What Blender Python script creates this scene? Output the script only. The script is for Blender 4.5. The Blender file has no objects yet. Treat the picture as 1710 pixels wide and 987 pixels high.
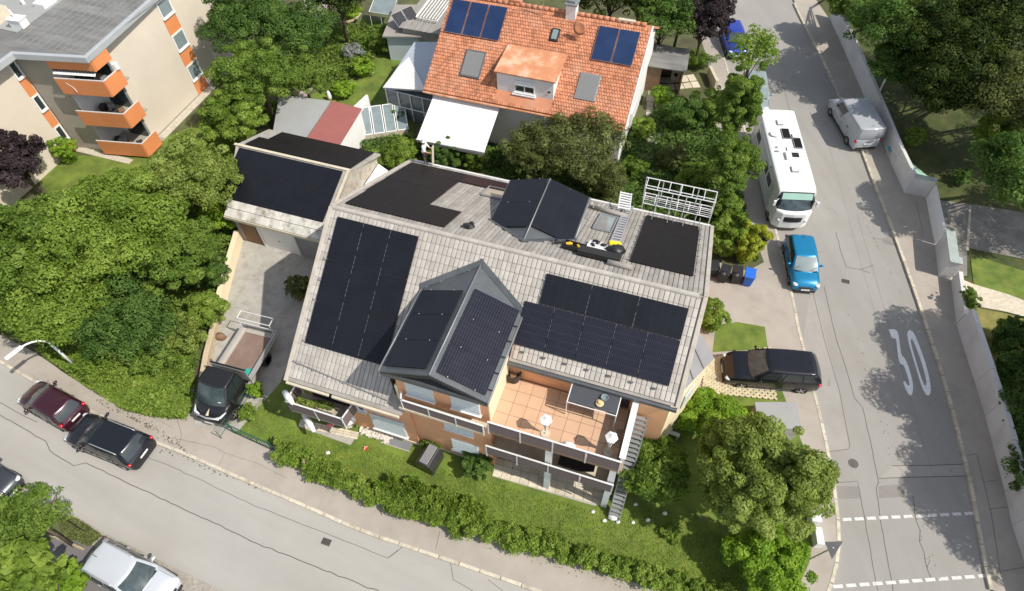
import bpy, bmesh, math, random
import numpy as np
from mathutils import Vector, Matrix
random.seed(7)
rng = np.random.default_rng(11)
R = math.radians
sc = bpy.context.scene
COL = sc.collection

# ------------------------------------------------------------------ camera
CAM_H = 30.5
FOC = 1080.0
_n = np.array([880.0 - 855.0, -(1300.0 - 493.5), -FOC]); _n /= np.linalg.norm(_n)
_up = -_n
_fw = np.array([0.0, 0.0, -1.0]); _y = _fw - _up * (_fw @ _up); _y /= np.linalg.norm(_y)
_x = np.cross(_y, _up)
ROT = np.array([_x, _y, _up])
CPOS = np.array([0.0, 0.0, CAM_H])
cd = bpy.data.cameras.new('camera'); cam = bpy.data.objects.new('camera', cd); COL.objects.link(cam)
cd.sensor_width = 36.0; cd.lens = FOC / 1710 * 36.0; cd.clip_end = 3000; cd.clip_start = 0.1
M = Matrix([list(r) for r in ROT]).to_4x4(); M.translation = Vector(CPOS)
cam.matrix_world = M
sc.camera = cam

# ------------------------------------------------------------------ light
SUN_EL, SUN_AZ = 50.0, 118.0      # compass style azimuth, 0 = +Y, clockwise
w = bpy.data.worlds.new('World'); sc.world = w; w.use_nodes = True
nt = w.node_tree
sky = nt.nodes.new('ShaderNodeTexSky'); sky.sky_type = 'NISHITA'; sky.sun_disc = False
sky.sun_elevation = R(SUN_EL); sky.sun_rotation = R(SUN_AZ)
bg = nt.nodes['Background']; bg.inputs['Strength'].default_value = 0.15
hs = nt.nodes.new('ShaderNodeHueSaturation'); hs.inputs['Saturation'].default_value = 0.5
nt.links.new(sky.outputs[0], hs.inputs['Color']); nt.links.new(hs.outputs[0], bg.inputs[0])
sl = bpy.data.lights.new('sun', 'SUN'); sl.energy = 4.1; sl.angle = R(0.55); sl.color = (1.0, 0.94, 0.84)
so = bpy.data.objects.new('sun', sl); COL.objects.link(so)
sd = Vector((math.sin(R(SUN_AZ)) * math.cos(R(SUN_EL)), math.cos(R(SUN_AZ)) * math.cos(R(SUN_EL)), math.sin(R(SUN_EL))))
so.rotation_euler = sd.to_track_quat('Z', 'Y').to_euler(); so.location = (30, -20, 60)
sc.view_settings.view_transform = 'Standard'; sc.view_settings.look = 'None'
sc.view_settings.exposure = 0.18; sc.view_settings.gamma = 1.0

# ------------------------------------------------------------------ geometry helpers
def P(px, py, z=0.0):
    "point of the place seen at a photo position, at height z"
    d = ROT @ np.array([px - 855.0, -(py - 493.5), -FOC])
    t = (z - CAM_H) / d[2]
    return CPOS + t * d
YAW = -20.0
_a = R(YAW)
UU = np.array([math.cos(_a), math.sin(_a), 0.0]); VV = np.array([-UU[1], UU[0], 0.0])
class Frame:
    def __init__(s, o): s.o = np.array([o[0], o[1], 0.0])
    def loc(s, p):
        d = np.asarray(p, float) - s.o
        return np.array([d @ UU, d @ VV, p[2]])
    def px(s, x, y, z): return s.loc(P(x, y, z))
    def plane(s, x, y, zr, k):
        "photo position -> point on the sloping plane z = zr + k*v (local)"
        C = s.loc(CPOS); d = P(x, y, 0) - CPOS
        e = np.array([d @ UU, d @ VV, d[2]])
        t = (zr + k * C[1] - C[2]) / (e[2] - k * e[1])
        return C + t * e

def V3(p): return Vector((float(p[0]), float(p[1]), float(p[2])))

class MB:
    def __init__(s): s.v = []; s.f = []; s.m = []; s.t = []
    def add(s, vs, fs, mi=0, tint=0.5):
        b = len(s.v); s.v += [tuple(map(float, p)) for p in vs]
        for f in fs: s.f.append(tuple(b + i for i in f)); s.m.append(mi); s.t.append(tint)
        return s
    def box(s, c, d, rz=0.0, mi=0, rot=None, tint=0.5):
        hx, hy, hz = d[0] / 2, d[1] / 2, d[2] / 2
        m = rot if rot is not None else Matrix.Rotation(rz, 3, 'Z')
        vs = []
        for z in (-hz, hz):
            for x, y in ((-hx, -hy), (hx, -hy), (hx, hy), (-hx, hy)):
                q = m @ Vector((x, y, z)); vs.append((q.x + c[0], q.y + c[1], q.z + c[2]))
        return s.add(vs, [(3, 2, 1, 0), (4, 5, 6, 7), (0, 1, 5, 4), (1, 2, 6, 5), (2, 3, 7, 6), (3, 0, 4, 7)], mi, tint)
    def bb(s, x0, x1, y0, y1, z0, z1, mi=0, tint=0.5):
        return s.box(((x0 + x1) / 2, (y0 + y1) / 2, (z0 + z1) / 2), (abs(x1 - x0), abs(y1 - y0), abs(z1 - z0)), mi=mi, tint=tint)
    def prism(s, poly, z0, z1, mi=0, tint=0.5):
        n = len(poly)
        A = sum(poly[i][0] * poly[(i + 1) % n][1] - poly[(i + 1) % n][0] * poly[i][1] for i in range(n))
        if A < 0: poly = poly[::-1]
        vs = [(p[0], p[1], z0) for p in poly] + [(p[0], p[1], z1) for p in poly]
        fs = [tuple(range(n - 1, -1, -1)), tuple(range(n, 2 * n))] + [(i, (i + 1) % n, n + (i + 1) % n, n + i) for i in range(n)]
        return s.add(vs, fs, mi, tint)
    def slab(s, pts, th, mi=0, tint=0.5):
        "planar polygon in space given thickness th below it"
        pts = [V3(p) for p in pts]; n = len(pts)
        nn = Vector((0, 0, 0))
        for i in range(n):
            a, b = pts[i], pts[(i + 1) % n]
            nn += Vector(((a.y - b.y) * (a.z + b.z), (a.z - b.z) * (a.x + b.x), (a.x - b.x) * (a.y + b.y)))
        nn.normalize()
        if nn.z < 0: pts = pts[::-1]; nn = -nn
        lo = [p - nn * th for p in pts]
        fs = [tuple(range(n)), tuple(range(2 * n - 1, n - 1, -1))] + [(n + i, n + (i + 1) % n, (i + 1) % n, i) for i in range(n)]
        return s.add(pts + lo, fs, mi, tint)
    def tube(s, pts, r, n=8, mi=0, caps=True, tint=0.5):
        pts = [V3(p) for p in pts]; k = len(pts)
        rs = r if isinstance(r, (list, tuple)) else [r] * k
        ref = None; vs = []
        for i, p in enumerate(pts):
            t = (pts[min(i + 1, k - 1)] - pts[max(i - 1, 0)]).normalized()
            if ref is None: ref = Vector((0, 0, 1)) if abs(t.z) < 0.9 else Vector((1, 0, 0))
            a = t.cross(ref)
            if a.length < 1e-4: a = t.cross(Vector((1, 0.3, 0)))
            a.normalize(); b = t.cross(a); ref = b.cross(t) * -1 if False else ref
            for j in range(n):
                g = 2 * math.pi * j / n; vs.append(p + (a * math.cos(g) + b * math.sin(g)) * rs[i])
        fs = []
        for i in range(k - 1):
            for j in range(n):
                fs.append((i * n + j, i * n + (j + 1) % n, (i + 1) * n + (j + 1) % n, (i + 1) * n + j))
        if caps: fs.append(tuple(range(n - 1, -1, -1))); fs.append(tuple(range((k - 1) * n, k * n)))
        return s.add(vs, fs, mi, tint)
    def lathe(s, prof, c=(0, 0, 0), n=16, axis='Z', mi=0, tint=0.5):
        vs = []; k = len(prof)
        for r, z in prof:
            for j in range(n):
                g = 2 * math.pi * j / n
                a, b = r * math.cos(g), r * math.sin(g)
                q = (a, b, z) if axis == 'Z' else ((a, z, b) if axis == 'Y' else (z, a, b))
                vs.append((q[0] + c[0], q[1] + c[1], q[2] + c[2]))
        fs = []
        for i in range(k - 1):
            for j in range(n):
                q = (i * n + j, i * n + (j + 1) % n, (i + 1) * n + (j + 1) % n, (i + 1) * n + j)
                fs.append(q[::-1] if axis == 'Y' else q)
        fs.append(tuple(range(n - 1, -1, -1))); fs.append(tuple(range((k - 1) * n, k * n)))
        return s.add(vs, fs, mi, tint)
    def blob(s, c, r, n=10, m=6, jit=0.0, mi=0, tint=0.5):
        vs = [(c[0], c[1], c[2] - r[2])]
        for i in range(1, m):
            th = math.pi * i / m
            for j in range(n):
                g = 2 * math.pi * j / n; q = 1 + random.uniform(-jit, jit)
                vs.append((c[0] + r[0] * math.sin(th) * math.cos(g) * q, c[1] + r[1] * math.sin(th) * math.sin(g) * q, c[2] - r[2] * math.cos(th) * q))
        vs.append((c[0], c[1], c[2] + r[2])); L = len(vs) - 1; fs = []
        for j in range(n):
            fs.append((0, 1 + (j + 1) % n, 1 + j)); fs.append((L, L - n + j, L - n + (j + 1) % n))
        for i in range(m - 2):
            for j in range(n):
                a = 1 + i * n; fs.append((a + j, a + (j + 1) % n, a + n + (j + 1) % n, a + n + j))
        return s.add(vs, fs, mi, tint)
    def mesh(s, name, mats, smooth=False):
        me = bpy.data.meshes.new(name); me.from_pydata(s.v, [], s.f)
        for m_ in (mats if isinstance(mats, (list, tuple)) else [mats]): me.materials.append(m_)
        me.polygons.foreach_set('material_index', s.m)
        at = me.attributes.new('tint', 'FLOAT', 'FACE'); at.data.foreach_set('value', s.t)
        if smooth: me.polygons.foreach_set('use_smooth', [True] * len(s.f))
        me.update(); return me
    def build(s, name, mats, parent=None, smooth=False, bevel=0.0, kind=None, label=None):
        me = s.mesh(name, mats, smooth)
        o = bpy.data.objects.new(name, me); COL.objects.link(o)
        if parent is not None: o.parent = parent
        if bevel > 0:
            b = o.modifiers.new('bevel', 'BEVEL'); b.width = bevel; b.segments = 2; b.limit_method = 'ANGLE'; b.angle_limit = R(35)
        if kind: o['kind'] = kind
        if label: o['label'] = label
        return o

def tag(o, label, cat, group=None):
    o['label'] = label; o['category'] = cat
    if group: o['group'] = group
    return o
def thing(name, label, cat, loc=(0, 0, 0), rz=0.0, group=None):
    o = bpy.data.objects.new(name, None); COL.objects.link(o)
    o.location = (float(loc[0]), float(loc[1]), float(loc[2])); o.rotation_euler = (0, 0, rz); o.empty_display_size = 0.3
    return tag(o, label, cat, group)
def inst(name, me, parent=None, loc=(0, 0, 0), rot=None, scale=None):
    o = bpy.data.objects.new(name, me); COL.objects.link(o)
    if parent is not None: o.parent = parent
    m = Matrix.Identity(4) if rot is None else rot.to_4x4()
    if scale: m = m @ Matrix.Diagonal((*scale, 1))
    m.translation = Vector(tuple(map(float, loc))); o.matrix_local = m
    return o
def ws(frame, u, v, z=0.0): return frame.o + UU * u + VV * v + np.array([0, 0, z])

# ------------------------------------------------------------------ materials
def mat(name, col, rough=0.7, var=0.12, scale=3.0, metal=0.0, bump=0.0, bscale=40.0, tint=0.0, col2=None, spec=0.5, coat=0.0,
        trans=0.0, dirt=None, dscale=0.6, damt=0.5, stretch=None, detail=5.0, emit=0.0):
    m = bpy.data.materials.new(name); m.use_nodes = True; n = m.node_tree.nodes; l = m.node_tree.links
    b = n['Principled BSDF']; tc = n.new('ShaderNodeTexCoord')
    geo = n.new('ShaderNodeNewGeometry')
    src = geo.outputs['Position']
    if stretch is not None:
        mp = n.new('ShaderNodeMapping'); mp.inputs['Rotation'].default_value = (0, 0, R(stretch[3]) if len(stretch) > 3 else 0)
        mp.vector_type = 'TEXTURE'
        mp.inputs['Scale'].default_value = stretch[:3]; l.new(src, mp.inputs[0]); src = mp.outputs[0]
    nz = n.new('ShaderNodeTexNoise'); nz.inputs['Scale'].default_value = scale; nz.inputs['Detail'].default_value = detail; nz.inputs['Roughness'].default_value = 0.6
    l.new(src, nz.inputs['Vector'])
    c1 = [max(0, c * (1 - var)) for c in col]; c2 = [c * (1 + var) for c in (col2 or col)]
    mx = n.new('ShaderNodeMix'); mx.data_type = 'RGBA'
    mx.inputs['A'].default_value = (*c1, 1); mx.inputs['B'].default_value = (*c2, 1)
    mr = n.new('ShaderNodeMapRange'); mr.inputs[1].default_value = 0.3; mr.inputs[2].default_value = 0.7
    l.new(nz.outputs['Fac'], mr.inputs[0]); l.new(mr.outputs[0], mx.inputs['Factor']); out = mx.outputs['Result']
    if tint > 0:
        at = n.new('ShaderNodeAttribute'); at.attribute_name = 'tint'
        t1 = n.new('ShaderNodeMapRange'); t1.inputs[3].default_value = 1 - tint; t1.inputs[4].default_value = 1 + tint
        l.new(at.outputs['Fac'], t1.inputs[0])
        ml = n.new('ShaderNodeVectorMath'); ml.operation = 'SCALE'; l.new(out, ml.inputs[0]); l.new(t1.outputs[0], ml.inputs['Scale']); out = ml.outputs[0]
    if dirt is not None:
        d = n.new('ShaderNodeTexNoise'); d.inputs['Scale'].default_value = dscale; d.inputs['Detail'].default_value = 8; d.inputs['Roughness'].default_value = 0.65
        l.new(geo.outputs['Position'], d.inputs['Vector'])
        dr = n.new('ShaderNodeMapRange'); dr.inputs[1].default_value = 0.47; dr.inputs[2].default_value = 0.68; dr.inputs[4].default_value = damt
        l.new(d.outputs['Fac'], dr.inputs[0])
        dm = n.new('ShaderNodeMix'); dm.data_type = 'RGBA'; l.new(dr.outputs[0], dm.inputs['Factor']); l.new(out, dm.inputs['A']); dm.inputs['B'].default_value = (*dirt, 1); out = dm.outputs['Result']
    l.new(out, b.inputs['Base Color'])
    b.inputs['Roughness'].default_value = rough; b.inputs['Metallic'].default_value = metal
    b.inputs['Specular IOR Level'].default_value = spec; b.inputs['Coat Weight'].default_value = coat; b.inputs['Coat Roughness'].default_value = 0.05
    if trans: b.inputs['Transmission Weight'].default_value = trans
    if bump > 0:
        bn = n.new('ShaderNodeTexNoise'); bn.inputs['Scale'].default_value = bscale; bn.inputs['Detail'].default_value = 4
        l.new(geo.outputs['Position'], bn.inputs['Vector'])
        bp = n.new('ShaderNodeBump'); bp.inputs['Strength'].default_value = bump; bp.inputs['Distance'].default_value = 0.03
        l.new(bn.outputs['Fac'], bp.inputs['Height']); l.new(bp.outputs[0], b.inputs['Normal'])
    return m

def leafmat(name, c1, c2, c3=None, tr=0.3, scale=0.7, edge=0.5):
    g_ = 1.0 if 'plum' in name or 'dark' in name else 1.28
    c1, c2, c3 = [tuple(x * k for x, k in zip(c, (g_ * .95, g_ * .97, g_ * 1.05))) if c else None for c in (c1, c2, c3)]
    m = bpy.data.materials.new(name); m.use_nodes = True; n = m.node_tree.nodes; l = m.node_tree.links
    b = n['Principled BSDF']; geo = n.new('ShaderNodeNewGeometry'); at = n.new('ShaderNodeAttribute'); at.attribute_name = 'tint'
    nz = n.new('ShaderNodeTexNoise'); nz.inputs['Scale'].default_value = scale; nz.inputs['Detail'].default_value = 3; l.new(geo.outputs['Position'], nz.inputs['Vector'])
    ad = n.new('ShaderNodeMath'); ad.operation = 'ADD'; l.new(at.outputs['Fac'], ad.inputs[0]); l.new(nz.outputs['Fac'], ad.inputs[1])
    hf = n.new('ShaderNodeMath'); hf.operation = 'MULTIPLY'; hf.inputs[1].default_value = 0.5; l.new(ad.outputs[0], hf.inputs[0])
    cr = n.new('ShaderNodeValToRGB'); cr.color_ramp.elements[0].position = 0.2; cr.color_ramp.elements[0].color = (*c1, 1)
    cr.color_ramp.elements[1].position = 0.78; cr.color_ramp.elements[1].color = (*(c3 or c2), 1)
    e = cr.color_ramp.elements.new(0.5); e.color = (*c2, 1)
    l.new(hf.outputs[0], cr.inputs[0]); l.new(cr.outputs[0], b.inputs['Base Color']); b.inputs['Roughness'].default_value = 0.55
    b.inputs['Specular IOR Level'].default_value = 0.18
    t = n.new('ShaderNodeBsdfTranslucent'); br = n.new('ShaderNodeVectorMath'); br.operation = 'MULTIPLY'; br.inputs[1].default_value = (1.2, 1.3, 0.5)
    l.new(cr.outputs[0], br.inputs[0]); l.new(br.outputs[0], t.inputs[0])
    ms = n.new('ShaderNodeMixShader'); ms.inputs[0].default_value = tr
    l.new(b.outputs[0], ms.inputs[1]); l.new(t.outputs[0], ms.inputs[2]); l.new(ms.outputs[0], n['Material Output'].inputs[0])
    return m

def panelmat(name, base, line, nu, nv, rough=0.18, lw=0.02, spec=0.32):
    "solar glass: cell grid from UV-like attributes carried in object space (panel mesh is 1x1 in uv map)"
    m = bpy.data.materials.new(name); m.use_nodes = True; n = m.node_tree.nodes; l = m.node_tree.links
    b = n['Principled BSDF']; uv = n.new('ShaderNodeUVMap'); sx = n.new('ShaderNodeSeparateXYZ'); l.new(uv.outputs[0], sx.inputs[0])
    def grid(o, k, wd):
        a = n.new('ShaderNodeMath'); a.operation = 'MULTIPLY'; a.inputs[1].default_value = k; l.new(o, a.inputs[0])
        f = n.new('ShaderNodeMath'); f.operation = 'FRACT'; l.new(a.outputs[0], f.inputs[0])
        s = n.new('ShaderNodeMath'); s.operation = 'LESS_THAN'; s.inputs[1].default_value = wd; l.new(f.outputs[0], s.inputs[0]); return s.outputs[0]
    g1 = grid(sx.outputs[0], nu, lw * nu); g2 = grid(sx.outputs[1], nv, lw * 0.6 * nv)
    mm = n.new('ShaderNodeMath'); mm.operation = 'MAXIMUM'; l.new(g1, mm.inputs[0]); l.new(g2, mm.inputs[1])
    nz = n.new('ShaderNodeTexNoise'); nz.inputs['Scale'].default_value = 1.2; nz.inputs['Detail'].default_value = 6
    geo = n.new('ShaderNodeNewGeometry'); l.new(geo.outputs['Position'], nz.inputs['Vector'])
    mxa = n.new('ShaderNodeMix'); mxa.data_type = 'RGBA'; mxa.inputs['A'].default_value = (*[c * .75 for c in base], 1); mxa.inputs['B'].default_value = (*[c * 1.35 for c in base], 1); l.new(nz.outputs['Fac'], mxa.inputs['Factor'])
    mx = n.new('ShaderNodeMix'); mx.data_type = 'RGBA'; mx.inputs['B'].default_value = (*line, 1)
    l.new(mm.outputs[0], mx.inputs['Factor']); l.new(mxa.outputs['Result'], mx.inputs['A']); l.new(mx.outputs['Result'], b.inputs['Base Color'])
    rr = n.new('ShaderNodeMapRange'); rr.inputs[3].default_value = rough; rr.inputs[4].default_value = rough + 0.2; l.new(nz.outputs['Fac'], rr.inputs[0]); l.new(rr.outputs[0], b.inputs['Roughness'])
    b.inputs['Specular IOR Level'].default_value = spec; return m

G = {}
G['soil'] = mat('soil', (0.10, 0.085, 0.05), 0.95, 0.35, 0.8, bump=0.5, bscale=9, col2=(0.085, 0.10, 0.035))
G['lawn'] = mat('lawn', (0.085, 0.145, 0.018), 0.9, 0.22, 1.1, bump=0.6, bscale=30, col2=(0.15, 0.205, 0.03), dirt=(0.20, 0.19, 0.06), dscale=1.5, damt=0.35)
G['lawn_shade'] = mat('shade_toned_lawn', (0.04, 0.065, 0.012), 0.9, 0.25, 1.0, bump=0.5, bscale=25, col2=(0.065, 0.08, 0.018), dirt=(0.13, 0.11, 0.05), dscale=0.8, damt=0.5)  # east park grass, tree shade darkened into the base colour
G['roadA'] = mat('pale_asphalt', (0.375, 0.358, 0.330), 0.9, 0.07, 0.5, stretch=(5, .6, 1, -27), bump=0.12, bscale=60, dirt=(0.32, 0.30, 0.27), dscale=0.25, damt=0.5)
G['roadB'] = mat('grey_asphalt', (0.31, 0.297, 0.275), 0.9, 0.07, 0.5, stretch=(.6, 6, 1, 7), bump=0.12, bscale=60, dirt=(0.27, 0.25, 0.225), dscale=0.3, damt=0.5)
G['patch'] = mat('patched_asphalt', (0.345, 0.325, 0.30), 0.9, 0.06, 0.8, bump=0.15, bscale=60, dirt=(0.25, 0.235, 0.22), dscale=0.7, damt=0.35)
G['patchd'] = mat('dark_patch', (0.25, 0.235, 0.215), 0.9, 0.08, 0.8, bump=0.15, bscale=60)
G['pave'] = mat('pavement_asphalt', (0.385, 0.345, 0.30), 0.9, 0.07, 0.6, bump=0.15, bscale=50, dirt=(0.27, 0.235, 0.19), dscale=0.7, damt=0.45)
G['kerb'] = mat('kerb_granite', (0.55, 0.50, 0.40), 0.85, 0.12, 6, tint=0.12, dirt=(0.25, 0.22, 0.15), dscale=2.5, damt=0.6)
G['conc'] = mat('concrete', (0.40, 0.385, 0.35), 0.9, 0.08, 1.2, bump=0.25, bscale=40, dirt=(0.24, 0.22, 0.18), dscale=2.2, damt=0.6)
G['seam'] = mat('tar_seam', (0.11, 0.10, 0.09), 0.7, 0.2, 4)
G['paint'] = mat('road_paint', (0.68, 0.67, 0.64), 0.7, 0.05, 8, dirt=(0.4, 0.38, 0.35), dscale=6, damt=0.7)
G['orange'] = mat('orange_render', (0.72, 0.375, 0.20), 0.9, 0.05, 1.5, bump=0.1, bscale=60, dirt=(0.54, 0.29, 0.16), dscale=0.9, damt=0.3)
G['cream'] = mat('cream_render', (0.78, 0.66, 0.46), 0.9, 0.05, 1.5)
G['white'] = mat('white_render', (0.78, 0.78, 0.76), 0.85, 0.03, 1.5, dirt=(0.6, 0.58, 0.54), dscale=0.8, damt=0.3)
G['wplas'] = mat('white_plastic', (0.80, 0.80, 0.79), 0.35, 0.02, 2)
G['wmetal'] = mat('white_metal', (0.75, 0.75, 0.74), 0.4, 0.05, 4, metal=0.1)
G['shutter'] = mat('pale_shutter', (0.62, 0.68, 0.69), 0.5, 0.03, 4)
G['glass'] = mat('window_glass', (0.03, 0.04, 0.045), 0.06, 0.2, 1.0, spec=0.8)
G['glassb'] = mat('pale_glass', (0.22, 0.27, 0.28), 0.08, 0.15, 1.5, spec=0.8)
G['anth'] = mat('anthracite_sheet', (0.115, 0.125, 0.135), 0.42, 0.10, 1.5, metal=0.35, dirt=(0.17, 0.18, 0.18), dscale=1.2, damt=0.5)
G['anthl'] = mat('grey_sheet', (0.27, 0.28, 0.29), 0.45, 0.08, 1.5, metal=0.3)
G['black'] = mat('black_plastic', (0.018, 0.018, 0.02), 0.45, 0.2, 5)
G['rubber'] = mat('rubber', (0.022, 0.022, 0.023), 0.8, 0.2, 8)
G['dark'] = mat('dark_interior', (0.035, 0.033, 0.03), 0.9, 0.3, 3)
G['steel'] = mat('galvanised_steel', (0.48, 0.48, 0.48), 0.38, 0.08, 5, metal=0.7)
G['alu'] = mat('aluminium', (0.60, 0.60, 0.60), 0.35, 0.05, 6, metal=0.6)
G['tile'] = mat('concrete_roof_tile', (0.44, 0.41, 0.37), 0.9, 0.07, 1.4, tint=0.13, bump=0.3, bscale=30, dirt=(0.33, 0.30, 0.27), dscale=0.9, damt=0.35)
G['tileb'] = mat('weathered_roof_tile', (0.34, 0.315, 0.285), 0.92, 0.10, 2.0, tint=0.18, bump=0.3, bscale=30, dirt=(0.20, 0.185, 0.165), dscale=1.1, damt=0.55)
G['redtile'] = mat('clay_roof_tile', (0.52, 0.215, 0.115), 0.85, 0.16, 1.2, tint=0.22, bump=0.2, bscale=30, dirt=(0.60, 0.33, 0.22), dscale=0.7, damt=0.6)
G['copper'] = mat('faded_red_sheet', (0.60, 0.26, 0.13), 0.8, 0.18, 1.2, dirt=(0.72, 0.50, 0.36), dscale=1.2, damt=0.9, stretch=(1, 1, 1))
G['floor'] = mat('terrace_tile', (0.58, 0.375, 0.245), 0.7, 0.04, 2, tint=0.05)
G['grout'] = mat('grout', (0.30, 0.20, 0.13), 0.9, 0.1, 5)
G['slab'] = mat('pale_paver', (0.60, 0.54, 0.42), 0.85, 0.10, 3, tint=0.10, dirt=(0.42, 0.36, 0.26), dscale=2.0, damt=0.4)
G['rail'] = mat('taupe_rail_cloth', (0.165, 0.125, 0.125), 0.8, 0.08, 5)
G['apt'] = mat('beige_render', (0.64, 0.565, 0.47), 0.92, 0.03, 0.7, bump=0.15, bscale=90, dirt=(0.56, 0.49, 0.40), dscale=0.25, damt=0.5)
G['aptg'] = mat('grey_concrete', (0.36, 0.335, 0.285), 0.92, 0.06, 0.9, bump=0.2, bscale=60)
G['apto'] = mat('apartment_orange', (0.69, 0.25, 0.09), 0.75, 0.04, 1.0)
G['parapet'] = mat('parapet_sheet', (0.46, 0.48, 0.50), 0.45, 0.05, 2, metal=0.2)
G['paint2'] = mat('fresh_road_paint', (0.86, 0.86, 0.85), 0.7, 0.04, 8, dirt=(0.6, 0.59, 0.57), dscale=5, damt=0.4)
G['felt'] = mat('grey_roof_felt', (0.155, 0.155, 0.15), 0.85, 0.14, 0.8, col2=(0.23, 0.23, 0.22), dirt=(0.10, 0.10, 0.10), dscale=0.5, damt=0.6, stretch=(3.2, 0.45, 1, -20 + 90 - 90))
G['feltl'] = mat('pale_roof_felt', (0.32, 0.325, 0.32), 0.85, 0.06, 0.8)
G['pv'] = panelmat('solar_black', (0.010, 0.011, 0.016), (0.018, 0.019, 0.026), 6, 10, 0.22, 0.008)
G['pvl'] = panelmat('solar_gridded', (0.010, 0.011, 0.020), (0.040, 0.042, 0.058), 18, 6, 0.25, 0.010)
G['pvb'] = panelmat('solar_blue', (0.015, 0.034, 0.095), (0.025, 0.055, 0.15), 1, 1, 0.3, 0.001)
G['pvd'] = panelmat('solar_brown', (0.014, 0.012, 0.012), (0.020, 0.018, 0.018), 6, 10, 0.4, 0.006, .12)
G['pvdk'] = panelmat('solar_dark_brown', (0.030, 0.017, 0.016), (0.035, 0.022, 0.022), 6, 10, 0.4, 0.006, .15)
G['wood'] = mat('brown_wood', (0.22, 0.13, 0.075), 0.8, 0.2, 5)
G['bark'] = mat('bark', (0.11, 0.085, 0.06), 0.95, 0.25, 6, bump=0.5, bscale=20)
G['twig'] = mat('pale_bark', (0.40, 0.33, 0.22), 0.95, 0.2, 6)
G['beige'] = mat('sandstone_wall', (0.52, 0.42, 0.29), 0.9, 0.07, 1.5, bump=0.2, bscale=30)
G['wallg'] = mat('grey_garden_wall', (0.62, 0.61, 0.60), 0.9, 0.05, 0.9, bump=0.15, bscale=40, dirt=(0.38, 0.36, 0.34), dscale=0.6, damt=0.4)
G['cap'] = mat('copper_green_cap', (0.36, 0.41, 0.39), 0.7, 0.1, 3)
G['maroon'] = mat('maroon_sheet', (0.33, 0.115, 0.10), 0.6, 0.06, 1.5)
G['mustard'] = mat('yellow_tool', (0.75, 0.48, 0.02), 0.4, 0.05, 5)
G['yellow'] = mat('yellow_cloth', (0.85, 0.72, 0.02), 0.8, 0.05, 5)
G['red'] = mat('red_plastic', (0.55, 0.05, 0.03), 0.4, 0.1, 5)
G['teal'] = mat('teal_plastic', (0.02, 0.45, 0.36), 0.5, 0.1, 5)
G['green'] = mat('green_metal', (0.012, 0.10, 0.07), 0.5, 0.1, 5)
G['bluebin'] = mat('blue_plastic', (0.02, 0.14, 0.62), 0.4, 0.05, 5)
G['skin'] = mat('skin', (0.50, 0.28, 0.19), 0.6, 0.05, 5)
G['shirt'] = mat('white_cloth', (0.78, 0.78, 0.77), 0.9, 0.04, 8)
G['trouser'] = mat('brown_cloth', (0.14, 0.10, 0.075), 0.9, 0.1, 8)
G['stone'] = mat('rubble_stone', (0.62, 0.57, 0.50), 0.9, 0.15, 5, tint=0.25)
G['boulder'] = mat('white_boulder', (0.80, 0.79, 0.76), 0.9, 0.08, 5)
G['lamp'] = mat('lamp_head_white', (0.78, 0.79, 0.79), 0.3, 0.03, 5)
# ================================================================== SETTING
def pxs(L, z=0.0): return [tuple(P(x, y, z)[:2]) for x, y in L]
def resample(pts, step):
    out = [np.array(pts[0][:2])]; carry = 0
    P_ = [np.array(p[:2]) for p in pts]
    acc = 0.0; res = [P_[0]]
    for a, b in zip(P_[:-1], P_[1:]):
        d = np.linalg.norm(b - a); t = step - acc
        while t <= d: res.append(a + (b - a) * t / d); t += step
        acc = (acc + d) % step if d + acc >= step else acc + d
    return res
def smoothline(pts, it=2):
    P_ = [np.array(p[:2], float) for p in pts]
    for _ in range(it):
        Q_ = [P_[0]]
        for a, b in zip(P_[:-1], P_[1:]): Q_ += [a * .75 + b * .25, a * .25 + b * .75]
        Q_.append(P_[-1]); P_ = Q_
    return P_
def offset(pts, d):
    P_ = [np.array(p[:2], float) for p in pts]; out = []
    for i in range(len(P_)):
        t = P_[min(i + 1, len(P_) - 1)] - P_[max(i - 1, 0)]; t /= np.linalg.norm(t) + 1e-9
        out.append(P_[i] + np.array([-t[1], t[0]]) * d)
    return out
def ribbon(mb, pts, wd, z, h=0.0, mi=0):
    a = offset(pts, wd / 2); b = offset(pts, -wd / 2)
    for i in range(len(a) - 1):
        q = [a[i], b[i], b[i + 1], a[i + 1]]
        if h > 0: mb.prism([tuple(p) for p in q], z - h, z, mi)
        else: mb.add([(p[0], p[1], z) for p in q], [(0, 1, 2, 3)], mi)
def poly_sheet(name, poly, z, m, kind='structure', th=0.0, parent=None):
    mb = MB()
    if th: mb.prism([tuple(p) for p in poly], z - th, z)
    else:
        n = len(poly); A = sum(poly[i][0] * poly[(i + 1) % n][1] - poly[(i + 1) % n][0] * poly[i][1] for i in range(n))
        if A < 0: poly = poly[::-1]
        mb.add([(p[0], p[1], z) for p in poly], [tuple(range(n))])
    me = mb.mesh(name, m)
    bm = bmesh.new(); bm.from_mesh(me); bmesh.ops.triangulate(bm, faces=bm.faces[:]); bm.to_mesh(me); bm.free()
    o = bpy.data.objects.new(name, me); COL.objects.link(o)
    if parent: o.parent = parent
    if kind: o['kind'] = kind
    return o

BIG = 900.0
g = MB(); g.add([(-BIG, -BIG, -0.06), (BIG, -BIG, -0.06), (BIG, BIG, -0.06), (-BIG, BIG, -0.06)], [(0, 1, 2, 3)])
ground = g.build('ground', G['soil'], kind='structure')

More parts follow.
